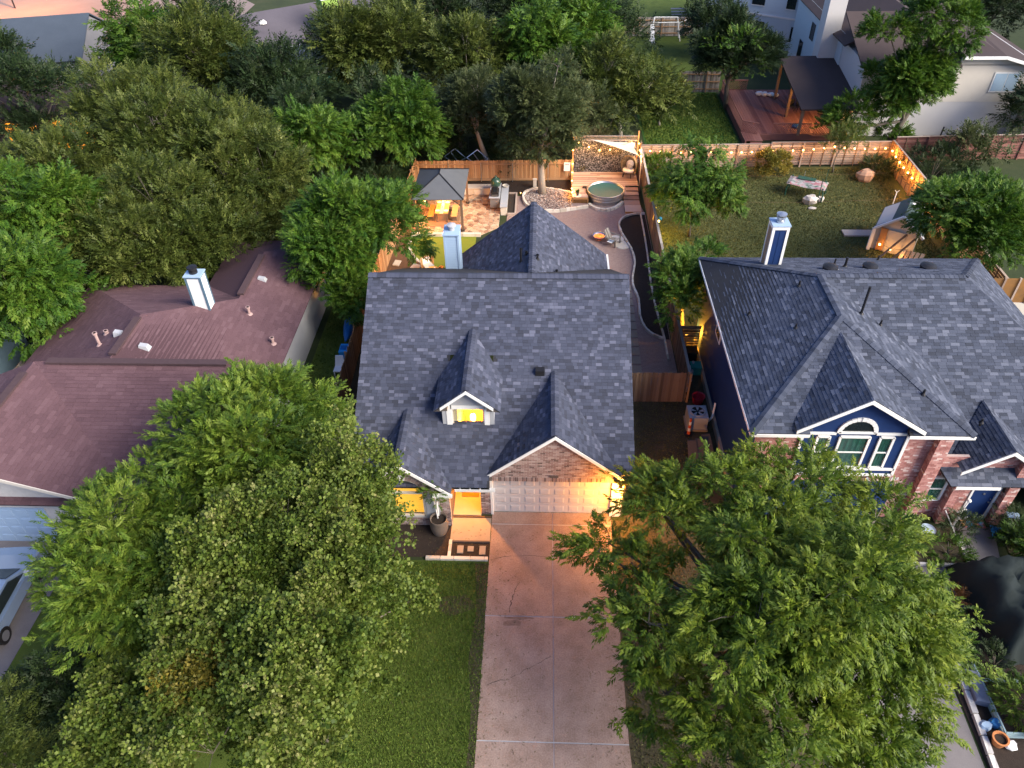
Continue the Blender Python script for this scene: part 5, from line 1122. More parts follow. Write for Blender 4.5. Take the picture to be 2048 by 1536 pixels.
# covered car, garden bed, pots on the far side of that driveway
tp=TL('covered_trailer','large bulky load under a dark green tarpaulin beside the entry walk','tarpaulin',(17.8,16.5,0),.08); m=MB(); g=rnd(9); nx,ny=14,18; W_,L_=3.5,4.2
zz=[[0]*(ny+1) for _ in range(nx+1)]
for i in range(nx+1):
    for j in range(ny+1):
        u,v=abs(i/nx*2-1),abs(j/ny*2-1); e=max(u,v); zz[i][j]=(1.55*(1-max(0,(e-.62)/.38)**1.6)+g.uniform(-.11,.11)+.12*math.sin(i*1.3)*math.cos(j*.9)+.07*math.sin(i*3.1+j)) if e<.99 else .03
m.v=[((a/nx-.5)*W_*(1+.05*math.sin(b)),(b/ny-.5)*L_*(1+.03*math.sin(a*1.7)),zz[a][b]) for a in range(nx+1) for b in range(ny+1)]
for i in range(nx):
    for j in range(ny): k=i*(ny+1)+j; m.f.append((k,k+ny+1,k+ny+2,k+1)); m.t.append(.5)
m.build('cover',mat('dark_tarp',[(.007,.013,.014),(.014,.023,.024)],scale=3,amt=.3,fine=.3,rough=.8),tp,smooth=True)
gb=T('vegetable_bed','raised vegetable bed with pale blue frame full of leafy plants','garden bed',(16.2,12.6,0))
mfr=mat('pale_blue_frame',[(.25,.36,.4),(.3,.42,.46)])
for p,q in (((15.2,13.65),(17.8,13.65)),((15.2,11.8),(17.8,11.8)),((15.2,11.8),(15.2,13.65)),((15.1,15.4),(15.2,13.65))): m=MB(); m.bar((*p,.3),(*q,.3),.05,.06); m.bar((*p,.1),(*q,.1),.05,.2); m.build('frame_bar',mfr,gb)
m=MB(); m.box(15.25,17.8,11.85,13.6,0,.2); m.build('soil',m_mulch,gb)
bg_=T('storage_box','grey blue plastic box lying beside the garden frame','box',(15.0,13.3,0)); m=MB(); m.hexa([(14.75,12.9,0),(15.15,12.8,0),(15.2,13.9,0),(14.8,14.0,0),(14.75,12.9,.3),(15.15,12.8,.3),(15.2,13.9,.3),(14.8,14.0,.3)]); m.build('body',mat('grey_blue',[(.12,.14,.2),(.17,.19,.26)],scale=3),bg_); m=MB(); m.hexa([(14.73,12.88,.3),(15.17,12.78,.3),(15.22,13.92,.3),(14.78,14.02,.3),(14.78,12.95,.34),(15.12,12.85,.34),(15.17,13.85,.34),(14.83,13.95,.34)]); m.build('lid',mat('grey_blue_lid',[(.15,.17,.23),(.2,.22,.29)]),bg_)
tt=T('terracotta_tub','round terracotta tub of soil at the corner of the garden frame','pot',(14.95,11.6,0)); m=MB(); m.lathe([(.17,0),(.24,.3),(.26,.34),(.2,.34),(.18,.2)],(14.95,11.6,0),18); m.build('pot',mat('terracotta_tub_clay',[(.4,.15,.05),(.5,.2,.08)]),tt); m=MB(); m.disc((14.95,11.6,.26),.19); m.build('soil',m_mulch,tt)
for k,(x,y,mm,lab) in enumerate(((14.75,12.1,m_lightblue,'crumpled pale blue bag next to the terracotta tub'),(15.1,12.2,mat('bag_blue',[(.02,.12,.35),(.04,.2,.45)]),'bright blue bag at the garden frame corner'),(15.25,11.5,m_white,'white crumpled bag next to the terracotta tub'))):
    t=T('garden_bag',lab,'bag',(x,y,0)); m=MB(); m.ball((x,y,.12),.22,8,(1,.8,.6),.25,rnd(k)); m.build('sack',mm,t)
for k,(x,y) in enumerate(((17.6,20.1),(19.3,19.9))):
    pass
# ================================================================== left side: between fence and brick house
wb=T('wheelbarrow','red wheelbarrow tipped against the rust brown fence','wheelbarrow',(-8.5,28.6,0)); mr=mat('dark_red_steel',[(.22,.015,.03),(.3,.03,.045)],rough=.4)
m=MB(); m.hexa([(-8.75,28.2,.45),(-8.35,28.2,.45),(-8.4,28.9,.4),(-8.7,28.9,.4),(-8.95,27.9,.75),(-8.15,27.9,.75),(-8.2,29.2,.72),(-8.9,29.2,.72)]); m.build('tray',mr,wb)
for s in (-1,1): m=MB(); m.bar((-8.55+s*.15,28.0,.4),(-8.55+s*.3,30.0,.75),.04); m.build('handle',m_palewood,wb); m=MB(); m.bar((-8.55+s*.2,28.9,.4),(-8.55+s*.22,29.1,0),.04); m.build('leg',m_darkmetal,wb)
m=MB(); m.tube([(-8.6,27.7,.2),(-8.5,27.7,.2)],.2,14); m.build('wheel',m_black,wb)
gc=T('covered_grill','black covered grill standing behind the red wheelbarrow','grill',(-8.4,30.6,0)); m=MB(); m.hexa([(-8.8,30.1,0),(-8.0,30.1,0),(-8.0,31.2,0),(-8.8,31.2,0),(-8.7,30.2,1.0),(-8.1,30.2,1.0),(-8.1,31.1,1.0),(-8.7,31.1,1.0)]); m.build('cover',m_darkmetal,gc)
for s in (0,1): m=MB(); m.tube([(-8.05,30.1+s*1.0,.7),(-7.9,30.6,.75),(-8.05,31.1-s*1.0,.7)],.02,5); m.build('handle',m_galv,gc)
gk=T('garden_sack','pale green sack on the dirt in front of the red wheelbarrow','sack',(-8.5,27.0,0)); m=MB(); m.ball((-8.5,27.0,.2),.26,8,(1,.8,.8),.2,rnd(4)); m.build('sack_cloth',m_greytrim,gk)
sheet('left_side_yard',[(-9.6,20.3),(-7.25,20.3),(-7.25,36),(-9.7,36)],-.005,m_soil)
sheet('left_lawn',[(-12.1,17),(-9.7,17),(-9.9,36),(-9.6,55),(-20,55),(-20,39.2),(-12.1,39.2)],-.008,m_lawn)
mb2=mat('bright_blue_plastic',[(.01,.1,.32),(.015,.15,.42)],rough=.4)
ky=T('kayak','long dark blue kayak leaning along the outside of the rust fence','kayak',(-10.4,33.5,0)); m=MB(); P=[(-10.35+.0*k,31.6+k*.5,.75+.12*math.sin(k*.5)) for k in range(9)]; m.tube(P,[.03,.2,.3,.34,.35,.34,.28,.18,.03],10); m.build('hull',mb2,ky,smooth=True)
bx=T('cooler_box','bright blue plastic box beside the rust brown fence','box',(-10.3,31.0,0)); m=MB(); m.box(-10.5,-10.05,30.6,31.3,0,.85); m.build('case',mat('sky_blue_plastic',[(.02,.25,.6),(.04,.32,.68)],rough=.4),bx); m=MB(); m.box(-10.44,-10.15,30.8,31.1,.85,.9); m.build('lid',mb2,bx)
pcx=T('garden_chair','white plastic chair behind the blue box along the rust fence','chair',(-10.35,29.7,0)); m=MB(); m.box(-10.6,-10.1,29.5,30.0,.4,.44); m.build('seat',m_white,pcx); m=MB(); m.hexa([(-10.6,29.98,.44),(-10.1,29.98,.44),(-10.1,30.02,.44),(-10.6,30.02,.44),(-10.55,30.15,.95),(-10.15,30.15,.95),(-10.15,30.2,.95),(-10.55,30.2,.95)]); m.build('backrest',m_white,pcx)
for x in (-10.56,-10.14):
    for y in (29.54,29.96): m=MB(); m.box(x-.025,x+.025,y-.025,y+.025,0,.4); m.build('leg',m_white,pcx)
# ================================================================== brown-roofed house
lh=T('brown_roof_house','low house with maroon brown hipped roof and white boxed chimney','house',(-18,28,0))
E0=2.6
def rp(*P,mm=None,nm='roof',th_=.12,par=None): return roof_slab(P,nm,par or lh,mm or m_brownroof,th_)
c_=(-18.4,27.9,5.06); d_=(-18.4,24.4,5.06); a_=(-15.15,35.6,3.8); b_=(-15.15,31.1,3.8)
rp((-12.2,23.2,E0),(-12.2,38.9,E0),a_,b_,c_,d_,(-14.6,23.6,3.56))
rp((-12.2,38.9,E0),(-18.1,38.9,E0),a_); rp((-18.1,38.9,E0),(-18.1,34.0,E0),b_,a_); rp((-18.1,34.05,E0),(-24.6,34.05,E0),c_,b_)
rp((-24.6,34.05,E0),(-24.6,24.4,E0),d_,c_)
rp((-21.6,24.4,5.06),(-21.6,18.3,5.06),(-15.5,18.3,2.62),(-15.5,24.4,2.62)); rp((-21.6,24.4,5.06),(-27.7,24.4,2.62),(-27.7,18.3,2.62),(-21.6,18.3,5.06))
rp((-21.6,24.42,5.07),(-13,24.42,5.07),(-13,18.6,2.6),(-21.6,18.6,2.6))
PL=Pieces('shingle','shingles',m_brownroof,lh); rl0=[o for o in lh.children if o.name.startswith('roof')]
def soft_plane(pts,par,seed):
    k=len(PL.L); shingle_plane(PL,pts,par,expo=.17,wr=(.3,.6),rng=rnd(seed))
    for i in range(k,len(PL.L)): a=list(PL.L[i]); a[3]=.3+.4*a[3]; PL.L[i]=tuple(a)
soft_plane([(-12.2,23.2,E0),(-12.2,38.9,E0),a_,b_],rl0[0],1); soft_plane([(-12.2,23.2,E0),b_,c_,d_,(-14.6,23.6,3.56)],rl0[0],2); soft_plane([(-21.6,24.42,5.07),(-13,24.42,5.07),(-13,18.6,2.6),(-21.6,18.6,2.6)],rl0[-1],3); soft_plane([(-24.6,34.05,E0),(-24.6,24.4,E0),d_,c_],rl0[4],4); soft_plane([(-18.1,34.05,E0),(-24.6,34.05,E0),c_,b_],rl0[3],5)
soft_plane([(-21.6,24.4,5.06),(-21.6,18.3,5.06),(-15.5,18.3,2.62),(-15.5,24.4,2.62)],rl0[5],6); soft_plane([(-21.6,24.4,5.06),(-27.7,24.4,2.62),(-27.7,18.3,2.62),(-21.6,18.3,5.06)],rl0[6],7)
PL.flush()
m_vent=mat('ridge_vent_brown',[(.05,.03,.034),(.075,.046,.05)])
for p,q in (((-15.15,35.2,3.86),(-15.15,31.4,3.86)),((-18.4,27.6,5.12),(-18.4,24.9,5.12)),((-21.0,24.4,5.12),(-13.2,24.4,5.12)),((-21.6,23.6,5.12),(-21.6,19,5.12))):
    m=MB(); m.bar(p,q,.34,.09); m.build('ridge_vent',m_vent,lh)
m=MB(); m.box(-12.6,-12.45,24.6,38.6,0,2.5); m.build('wall',m_greytrim,lh); m=MB(); m.box(-17.8,-12.6,38.45,38.6,0,2.5); m.build('wall',m_cream,lh); m=MB(); m.box(-24.3,-24.15,24.5,33.8,0,2.5); m.box(-24.15,-18,33.65,33.8,0,2.5); m.build('wall',m_greytrim,lh)
m=MB(); m.prism([(-27.5,18.9,0),(-15.8,18.9,0),(-15.8,18.9,2.5),(-21.6,18.9,4.85),(-27.5,18.9,2.5)],(0,.15,0)); m.build('gable_wall',m_whitebrick,lh)
m=MB(); m.bar((-21.6,18.28,5.0),(-15.4,18.28,2.56),.03,.16); m.build('fascia',m_cream,lh)
m=MB(); m.box(-24.5,-19.6,18.84,18.89,0,2.1); gd3=m.build('garage_door',m_lightblue,lh)
for r_ in range(4):
    for k in range(8): m=MB(); x0=-24.4+k*.6; m.box(x0,x0+.44,18.82,18.84,r_*.52+.08,r_*.52+.42); m.build('panel',m_lightblue,gd3)
x0,x1,y0,y1,zt=-16.74,-15.97,29.57,30.25,6.0
m=MB(); m.box(x0+.02,x1-.02,y0+.02,y1-.02,3.3,zt); c=m.build('chimney',m_white,lh)
mdk=mat('slate_blue_trim',[(.06,.11,.16),(.09,.15,.21)]); m=MB()
for x in (x0,x1-.1):
    for y in (y0,y1-.08): m.box(x,x+.1,y,y+.08,3.3,zt-.08)
m.box(x0,x1,y0-.002,y1,zt-.08,zt); m.build('corner_trim',mdk,c); m=MB(); m.box(x0-.03,x1+.03,y0-.03,y1+.03,zt,zt+.05); m.build('chimney_crown',m_lightblue,c)
m=MB(); m.lathe([(.2,0),(.2,.12),(.17,.12),(.17,.22)],(-16.38,29.93,zt+.05),14); m.lathe([(.06,.22),(.24,.24),(.24,.32),(.03,.36)],(-16.38,29.93,zt+.05),14); m.build('flue_cap',m_darkmetal,c)
def lz(x,y): return 2.6+.4*(-12.2-x)
for x,y in ((-14.6,33.2),(-17.5,25.9),(-18.95,26.7)):
    z=lz(x,y) if x>-18.4 else 5.06-.4*(-18.4-x); m=MB(); m.hexa([(x-.22,y-.18,z-.05),(x+.22,y-.18,z-.1),(x+.22,y+.18,z-.1),(x-.22,y+.18,z-.05),(x-.2,y-.12,z+.18),(x+.12,y-.12,z+.12),(x+.12,y+.12,z+.12),(x-.2,y+.12,z+.18)]); m.build('roof_vent',m_greytrim,lh)
mpk=mat('pinkish_pipe',[(.3,.2,.19),(.4,.28,.27)])
for x,y,h in ((-14.4,30.2,.45),(-12.9,28.6,.4),(-19.8,26.3,.7),(-24.0,25.6,.4),(-19.9,27.2,.2)):
    z=lz(x,y) if x>-18.4 else 5.06-.4*(-18.4-x); m=MB(); m.tube([(x,y,z-.2),(x,y,z+h)],.07,8); m.lathe([(.16,0),(.09,.08)],(x,y,z),8); m.lathe([(.11,h-.08),(.11,h)],(x,y,z),8); m.build('vent_pipe',mpk,lh)
for k in range(1): lamp((-14.9,18.2,2.0),8,(1,.5,.15),.06,lh)
sheet('left_driveway',[(-25,4),(-18.9,4),(-18.9,18.88),(-25,18.88)],-.002,m_darkconc)
sheet('left_front_lawn',[(-18.9,2),(-9.6,2),(-9.6,17),(-9.6,20.3),(-12.1,20.3),(-12.1,18.8),(-18.9,18.8)],-.010,m_lawn)
# parked car
car=TL('parked_car','blue grey car parked before the pale garage door','car',(-20.45,15.7,0),math.pi/2+.06)
m_car=mat('blue_grey_car_paint',[(.2,.29,.44),(.25,.34,.5)],scale=1,amt=.3,rough=.25,metal=.25,coat=.6)
# x axis points along the car, front at +x
prof=[(2.3,.42),(2.32,.7),(2.2,.85),(1.75,.95),(1.05,1.02),(.25,1.42),(-.9,1.45),(-1.7,1.12),(-2.2,1.02),(-2.3,.7),(-2.28,.4)]
m=MB(); NW=5; ws=[(-.9,-.06,.0),(-.82,0,1),(0,.03,1),(.82,0,1),(.9,-.06,0)]
rows=[]
for w,dz,fl in ws:
    row=[]
    for i,(x,z) in enumerate(prof):
        narrow=.80 if z>1.2 else 1
        zz_=z+dz if fl else min(z,.92)+dz*0.5
        row.append((x*(.985 if not fl else 1),w*narrow,zz_))
    rows.append(row)
for r0,r1 in zip(rows,rows[1:]):
    for i in range(len(prof)-1): m.poly([r0[i],r0[i+1],r1[i+1],r1[i]][::-1])
for r in (rows[0],rows[-1]): m.poly([(p[0],p[1],p[2]) for p in r]+[])
m.build('body',m_car,car)
m=MB(); m.prism([(1.0,-.64,1.05),(1.0,.64,1.05),(.32,.58,1.40),(.32,-.58,1.40)],(.02,0,.018)); m.build('windscreen',m_darkglass,car)
m=MB(); m.prism([(-.98,-.6,1.43),(-.98,.6,1.43),(-1.62,.66,1.16),(-1.62,-.66,1.16)],(-.02,0,.02)); m.build('rear_window',m_darkglass,car)
for s in (-1,1):
    m=MB(); m.prism([(.85,s*.80,1.0),(.2,s*.69,1.36),(-.85,s*.69,1.37),(-1.4,s*.80,1.02)],(0,s*.03,0)); m.build('side_window',m_darkglass,car)
    m=MB(); m.ball((.75,s*.98,1.0),.11,8,(.7,1,.8)); m.build('mirror',m_car,car)
    m=MB(); m.ball((2.15,s*.66,.76),.16,8,(.8,1,.5)); m.build('headlight',m_white,car)
    for x in (1.4,-1.4):
        m=MB(); m.tube([(x,s*.72,.33),(x,s*.93,.33)],.33,18); wh=m.build('wheel',m_black,car); m=MB(); m.tube([(x,s*.9,.33),(x,s*.945,.33)],.2,14); m.build('rim',m_galv,wh)
# small house corner at the frame edge
bh2=T('slate_blue_house','corner of a slate blue house under the overhanging oak','house',(-27.5,30,0)); m=MB(); m.box(-36,-27.2,27,36,0,3.0); m.build('wall',mat('slate_blue_wall',[(.08,.13,.18),(.11,.17,.22)]),bh2); roof_slab([(-26.8,26.5,2.9),(-26.8,36.5,2.9),(-31.5,36.5,5.0),(-31.5,26.5,5.0)],'roof',bh2,m_blueroof)
m=MB(); m.prism([(-27.19,31,.8),(-27.19,33,.8),(-27.19,33,2.2),(-27.19,31,2.2)],(.02,0,0)); m.build('window',m_darkglass,bh2)
# ================================================================== far left: blue-roofed house and the lamp-lit street
road=sheet('street',[(-120,84),(-36,95),(-36,101),(-60,130),(-140,120)],.0,m_asphalt)
sheet('side_lane',[(-60,52),(-33.5,55),(-33.5,60),(-60,62)],.0,m_asphalt)
fh=T('blue_roof_house','far house with blue grey gabled roof and pale end wall among trees','house',(-48,70,0))
rp((-60,66,3.0),(-42.3,70.5,3.0),(-43.2,76,5.6),(-61,71.5,5.6),mm=m_blueroof,par=fh); rp((-43.2,76,5.6),(-61,71.5,5.6),(-62,77,3),(-44.2,81.5,3),mm=m_blueroof,par=fh)
m=MB(); m.prism([(-42.6,71,0),(-44.0,80.8,0),(-44.0,80.8,3),(-43.3,76,5.3),(-42.6,71,3)],(-.2,0,0)); m.build('gable_wall',mat('dusky_grey_wall',[(.13,.13,.15),(.18,.18,.2)],scale=1),fh); m=MB(); m.prism([(-60,66.6,0),(-42.6,71,0),(-42.6,71,2.9),(-60,66.6,2.9)],(0,.2,0)); m.build('wall',m_greytrim,fh)
sl_=T('street_lamp','sodium street lamp over the orange lit street','street lamp',(-66,100,0)); m=MB(); m.tube([(-66,100,0),(-66,100,8),(-65,99,8.5),(-63.5,98,8.6)],.09,8); m.build('pole',m_darkmetal,sl_); m=MB(); m.lathe([(.08,.1),(.3,0),(.25,-.1),(.05,-.14)],(-63.3,97.9,8.6),10); m.build('lamp_head',m_lampw,sl_); lamp((-63.3,97.9,8.3),2600,(1,.36,.1),.2,sl_)
sl2=T('lane_lamp','short lamp post lighting the lane beside the amber windows','street lamp',(-44,58,0)); m=MB(); m.tube([(-44,58,0),(-44,58,3.4)],.05,8); m.build('pole',m_darkmetal,sl2); m=MB(); m.ball((-44,58,3.5),.18,8); m.build('lamp_head',m_lampw,sl2); lamp((-44,57.6,3.2),260,(1,.36,.08),.15,sl2)
# green house
gh=TL('green_house','green house with grey shingled roof, tall green chimney and glazed sunroom','house',(-24,80,0),.62)
m_gw=mat('green_wall',[(.09,.2,.09),(.12,.25,.12)],scale=1.5,amt=.4); m_gl=mat('lime_green_wall',[(.2,.32,.07),(.26,.4,.09)],scale=1.5,amt=.4); m_tq=mat('teal_green_wall',[(.05,.2,.15),(.07,.26,.19)])
def rpl(P,mm,par,nm='roof'): return roof_slab(P,nm,par,mm,.14)
rpl([(-8,-5,3.0),(8,-5,3.0),(8,0,5.2),(-8,0,5.2)],m_greyroof,gh); rpl([(8,0,5.2),(-8,0,5.2),(-8,5,3.0),(8,5,3.0)],m_greyroof,gh)
m=MB(); m.box(-7.6,7.6,-4.6,4.6,0,2.95); m.build('wall',m_gw,gh); m=MB(); m.prism([(-7.7,-4.6,2.9),(-7.7,4.6,2.9),(-7.7,0,5.0)],(.1,0,0)); m.build('gable_wall',m_gw,gh)
for p,q in (((-8,-5.05,2.98),(8,-5.05,2.98)),((-8.05,-5,2.98),(-8.05,0,5.2))): m=MB(); m.bar(p,q,.05,.2); m.build('fascia',m_white,gh)
m=MB(); m.box(.2,1.8,-5.5,-4.0,0,6.6); ch_=m.build('chimney',m_gl,gh); m=MB(); m.box(.1,1.9,-5.6,-3.9,6.6,6.75); m.build('chimney_crown',m_white,ch_)
m=MB(); m.lathe([(.4,0),(.4,.1),(.2,.3),(.02,.34)],(-4.5,-1.5,4.5),10); m.build('roof_vent',m_white,gh)
rpl([(-4.6,-8.3,2.5),(.2,-8.3,2.5),(.2,-4.9,3.1),(-4.6,-4.9,3.1)],m_blueroof,gh,'sunroom_roof')
m=MB(); m.box(-4.2,-.1,-7.9,-4.7,0,1.0); m.build('sunroom_wall',m_tq,gh)
for k in range(7): m=MB(); x=-4.2+k*.68; m.box(x,x+.1,-7.95,-7.85,1,2.5); m.build('sunroom_post',m_white,gh)
for k in range(4): m=MB(); y=-7.2+k*.7; m.box(-4.25,-4.15,y,y+.1,1,2.5); m.build('sunroom_post',m_white,gh)
m=MB(); m.box(-4.3,0,-7.98,-7.82,1.0,1.06); m.box(-4.28,-4.1,-7.8,-4.8,1.0,1.06); m.build('sunroom_sill',m_white,gh); m=MB(); m.box(-4.15,-.15,-7.85,-7.83,1.06,2.5); m.build('sunroom_glass',m_darkglass,gh)
m=MB(); m.box(-4.0,-.3,-5.0,-4.9,.2,2.2); m.build('interior_wood',m_orangewood,gh)
# ================================================================== white houses
wh_=T('white_house','big white two-storey house with brown roof, pale gable wall and tall chimney','house',(30,66,0))
m_ww=mat('white_siding',[(.42,.41,.42),(.5,.49,.5)],scale=1,amt=.4,rough=.8); m_bw=mat('bluish_white_wall',[(.42,.5,.56),(.48,.56,.62)],scale=1,amt=.4)
# long wing facing us
WYF=60.4
m=MB(); m.box(24.5,37.2,WYF+.12,72,0,5.6); m.build('wall',m_ww,wh_); m=MB(); m.box(24.5,37.25,WYF,WYF+.12,2.75,5.55); m.build('siding_panel',m_cream,wh_); m=MB(); m.box(24.5,37.2,WYF+.02,WYF+.12,0,2.74); m.build('siding_panel',m_ww,wh_)
m=MB(); m.prism([(31.5,WYF,5.5),(37.2,WYF,5.5),(34.2,WYF,6.3),(31.5,WYF,6.3)],(0,.12,0)); m.build('gable_wall',m_cream,wh_)
rp((24.0,59.8,5.6),(31.4,59.8,5.6),(31.4,66,7.9),(24.0,66,7.9),mm=m_duskroof,par=wh_); rp((31.3,59.7,6.35),(34.4,59.7,6.35),(34.4,70,6.9),(31.3,70,8.2),mm=m_duskroof,par=wh_); rp((34.4,59.7,6.35),(38.2,59.7,5.3),(38.2,72,5.3),(34.4,72,6.6),mm=m_duskroof,par=wh_); rp((31.3,70,8.2),(34.4,70,6.9),(35,78,6),(31,78,8),mm=m_duskroof,par=wh_)
for p,q in (((31.3,59.68,6.25),(34.4,59.68,6.25)),((34.4,59.68,6.25),(38.2,59.68,5.2))): m=MB(); m.bar(p,q,.05,.22); m.build('fascia',m_white,wh_)
f=MB(); f.box(34.3,36.3,WYF-.06,WYF-.005,3.5,5.0); f=f.build('window',m_white,wh_)
for x in (34.4,35.33): m=MB(); m.box(x,x+.87,WYF-.075,WYF-.062,3.6,4.9); m.build('pane',mat('pale_blue_pane',[(.3,.42,.55),(.36,.48,.6)],rough=.2),f)
for x in (29.9,30.5): m=MB(); m.box(x,x+.28,WYF-.1,WYF-.002,3.05,3.3); m.build('wall_vent',m_white,wh_)
m=MB(); m.box(33.3,36.2,57.5,WYF-.01,0,.2); m.build('slab',m_smoothconc,wh_)
rp((37.6,58.5,2.7),(45,58.5,2.7),(45,66,4.2),(37.6,66,4.2),mm=m_duskroof,par=wh_,nm='lower_roof'); m=MB(); m.box(37.4,45,58.8,66,0,2.6); m.build('wall',m_cream,wh_)
m=MB(); m.box(36.9,37.2,WYF-.08,WYF-.001,0,5.3); m.build('corner_board',m_white,wh_)
# side wing with chimney
m=MB(); m.box(24.4,32,66,80,0,6.2); m.build('wall',m_bw,wh_); rp((23.8,64,5.9),(23.8,80.5,5.9),(28.5,80.5,8.2),(28.5,64,8.2),mm=m_duskroof,par=wh_); rp((28.5,64,8.2),(28.5,80.5,8.2),(33,80.5,5.9),(33,64,5.9),mm=m_duskroof,par=wh_)
m=MB(); m.box(23.0,24.4,67.2,68.6,0,9.2); c=m.build('chimney',m_ww,wh_); m=MB(); m.box(22.95,24.45,67.15,68.65,9.0,9.3); m.build('chimney_crown',m_white,c); m=MB(); m.lathe([(.15,0),(.15,.25),(.4,.27),(.4,.36),(.05,.42)],(23.7,67.9,9.3),10); m.build('flue_cap',m_galv,c)
for y,z,h in ((70.5,.6,2.2),(73.5,3.4,1.4),(76,.8,1.8)): m=MB(); m.box(24.34,24.39,y,y+1.1,z,z+h); m.build('window',m_darkglass,wh_)
w2=TL('blue_white_house','tall bluish white house with dark windows behind the big round tree','house',(24.5,88,0),-.55)
m=MB(); m.box(-6,6,-5,5,0,6.2); m.build('wall',m_bw,w2); rpl([(-6.5,-5.5,6.1),(6.5,-5.5,6.1),(6.5,0,8),(-6.5,0,8)],m_duskroof,w2); rpl([(6.5,0,8),(-6.5,0,8),(-6.5,5.5,6.1),(6.5,5.5,6.1)],m_duskroof,w2)
for x,z,w_,h in ((-4.5,3.9,.9,1.4),(-1,3.9,1.3,1.5),(2.5,3.9,.9,1.4),(-4.6,.8,1.2,1.4),(-.8,.3,1.4,2.1),(3.4,.9,1.2,1.4)): m=MB(); m.box(x,x+w_,-5.06,-5.0,z,z+h); fw_=m.build('window',m_darkglass,w2); m=MB(); m.box(x-.06,x+w_+.06,-5.08,-5.061,z-.08,z-.01); m.build('sill',m_white,fw_)
m=MB(); m.box(-6.05,6.05,-5.08,-5.01,2.95,3.1); m.build('band',m_white,w2)
m=MB(); m.box(-6.06,-6.01,-3,-2.2,4,5.2); m.build('lit_window',m_amberwin,w2)
ac2=T('air_conditioner','white outdoor air conditioner at the foot of the pale gable wall','air conditioner',(33.8,58.9,.2)); m=MB(); m.box(33.3,34.4,58.7,59.1,.2,1.0); m.build('case',m_white,ac2); m=MB(); m.lathe([(.3,0),(.3,.02),(.05,.03)],(0,0,0),14); o=m.build('fan_grille',m_darkmetal,ac2); o.location=Vector(o.location)+Vector((33.75,58.69,.6)); o.rotation_euler=(math.pi/2,0,0)
wp=T('planter_box','dark planter box standing on the paving by the pale gable wall','planter',(31,59,0)); m=MB(); m.box(30.0,31.8,58.8,59.3,0,.5); m.build('trough',m_darkmetal,wp); m=MB(); m.tube([(31.2,59.05,.4),(31.25,59.05,1.3)],.06,6); m.build('stem',m_darkmetal,wp)
slat_fence('slat_fence','reddish brown fence below the pale gable wall',(26.3,55.6),(38,56.2),1.9,9,2.4,m_redwood,-1,7)
# ================================================================== red deck with pergola roof
rd=T('red_deck','red stained timber deck with lattice railing behind the bulb-lit fence','deck',(18,64,0))
x=16.0; g=rnd(17)
while x<23:
    y0=58.3 if x<17.1 else 59.7; m=MB(); m.box(x,x+.2,y0,69.5,.46,.5); m.build('deck_board',m_redwood,rd); x+=.215
m=MB(); m.box(15.9,16.0,58.3,69.5,0,.48); m.box(17.2,23,59.55,59.65,0,.48); m.build('fascia',m_redwood,rd)
def latt(p,q,z0,z1,name,par,mm,step=.16):
    p=Vector((*p,0));q=Vector((*q,0)); d=q-p; L=d.length; d.normalize(); n=Vector((-d.y,d.x,0)); m=MB(); hh=z1-z0
    k=-int(hh/step)-1
    while k*step<L:
        for s in (1,-1):
            a=k*step; cc=clip([(a-.018 if s>0 else a+hh-.018,0),(a+.018 if s>0 else a+hh+.018,0),(a+hh+.018 if s>0 else a+.018,hh),(a+hh-.018 if s>0 else a-.018,hh)],[(0,0),(L,0),(L,hh),(0,hh)])
            if len(cc)>2: m.prism([p+d*u+n*(.006*s)+Vector((0,0,z0+v)) for u,v in cc],n*.01)
        k+=1
    m.build(name,mm,par,kind='stuff')
    for z in (z0,z1): r_=MB(); r_.bar(p+Vector((0,0,z)),q+Vector((0,0,z)),.09,.07); r_.build('rail',mm,par)
latt((15.95,69.5),(15.95,60.2),.5,1.35,'lattice',rd,m_redwood); latt((15.95,60.2),(17.1,59.6),.5,1.35,'lattice',rd,m_redwood); latt((18.2,59.6),(21.2,59.6),.5,1.35,'lattice',rd,m_redwood); latt((16,69.5),(18.2,69.5),.5,1.35,'lattice',rd,m_redwood)
for k in range(3): m=MB(); m.box(16.3,17.2,57.4+k*.3,57.72+k*.3,.1+k*.13,.14+k*.13); m.build('step_tread',m_redwood,rd)
pg2=T('pergola','brown shingled pergola glowing from beneath on the red deck','pergola',(22,63,0))
rp((19.9,58.9,2.75),(24.5,58.9,2.75),(24.5,67.6,4.0),(19.9,67.6,4.0),mm=m_duskroof,par=pg2)
for x,y,z in ((20.2,59.3,2.7),(20.2,63.2,3.3),(20.2,67.3,3.85),(23.8,59.3,2.7),(23.8,67.3,3.85)): m=MB(); m.box(x-.1,x+.1,y-.1,y+.1,.5,z); m.build('post',m_brownwood,pg2)
latt((21.3,59.2),(23.0,59.2),.5,2.3,'lattice_screen',pg2,m_redwood,.2); lamp((22.0,61.2,2.5),70,(1,.5,.12),.15,pg2)
m=MB(); m.ball((22.0,61.2,2.75),.13,8); m.build('bulb',m_bulb,pg2)
bb=T('blue_bundle','blue bundle left on the red deck by the pergola post','bag',(20.6,60.9,.5)); m=MB(); m.ball((20.5,60.9,.62),.35,8,(1,.8,.5),.25,rnd(3)); m.build('sack',mb2,bb)
wc=T('white_cushions','pile of white cushions at the far edge of the red deck','cushions',(20,68,.5)); m=MB()
for k in range(4): m.ball((19.0+k*.45,68.2-.15*k,.65),.35,8,(1,.8,.5),.2,rnd(k))
m.build('cushion',m_white,wc,kind='stuff')
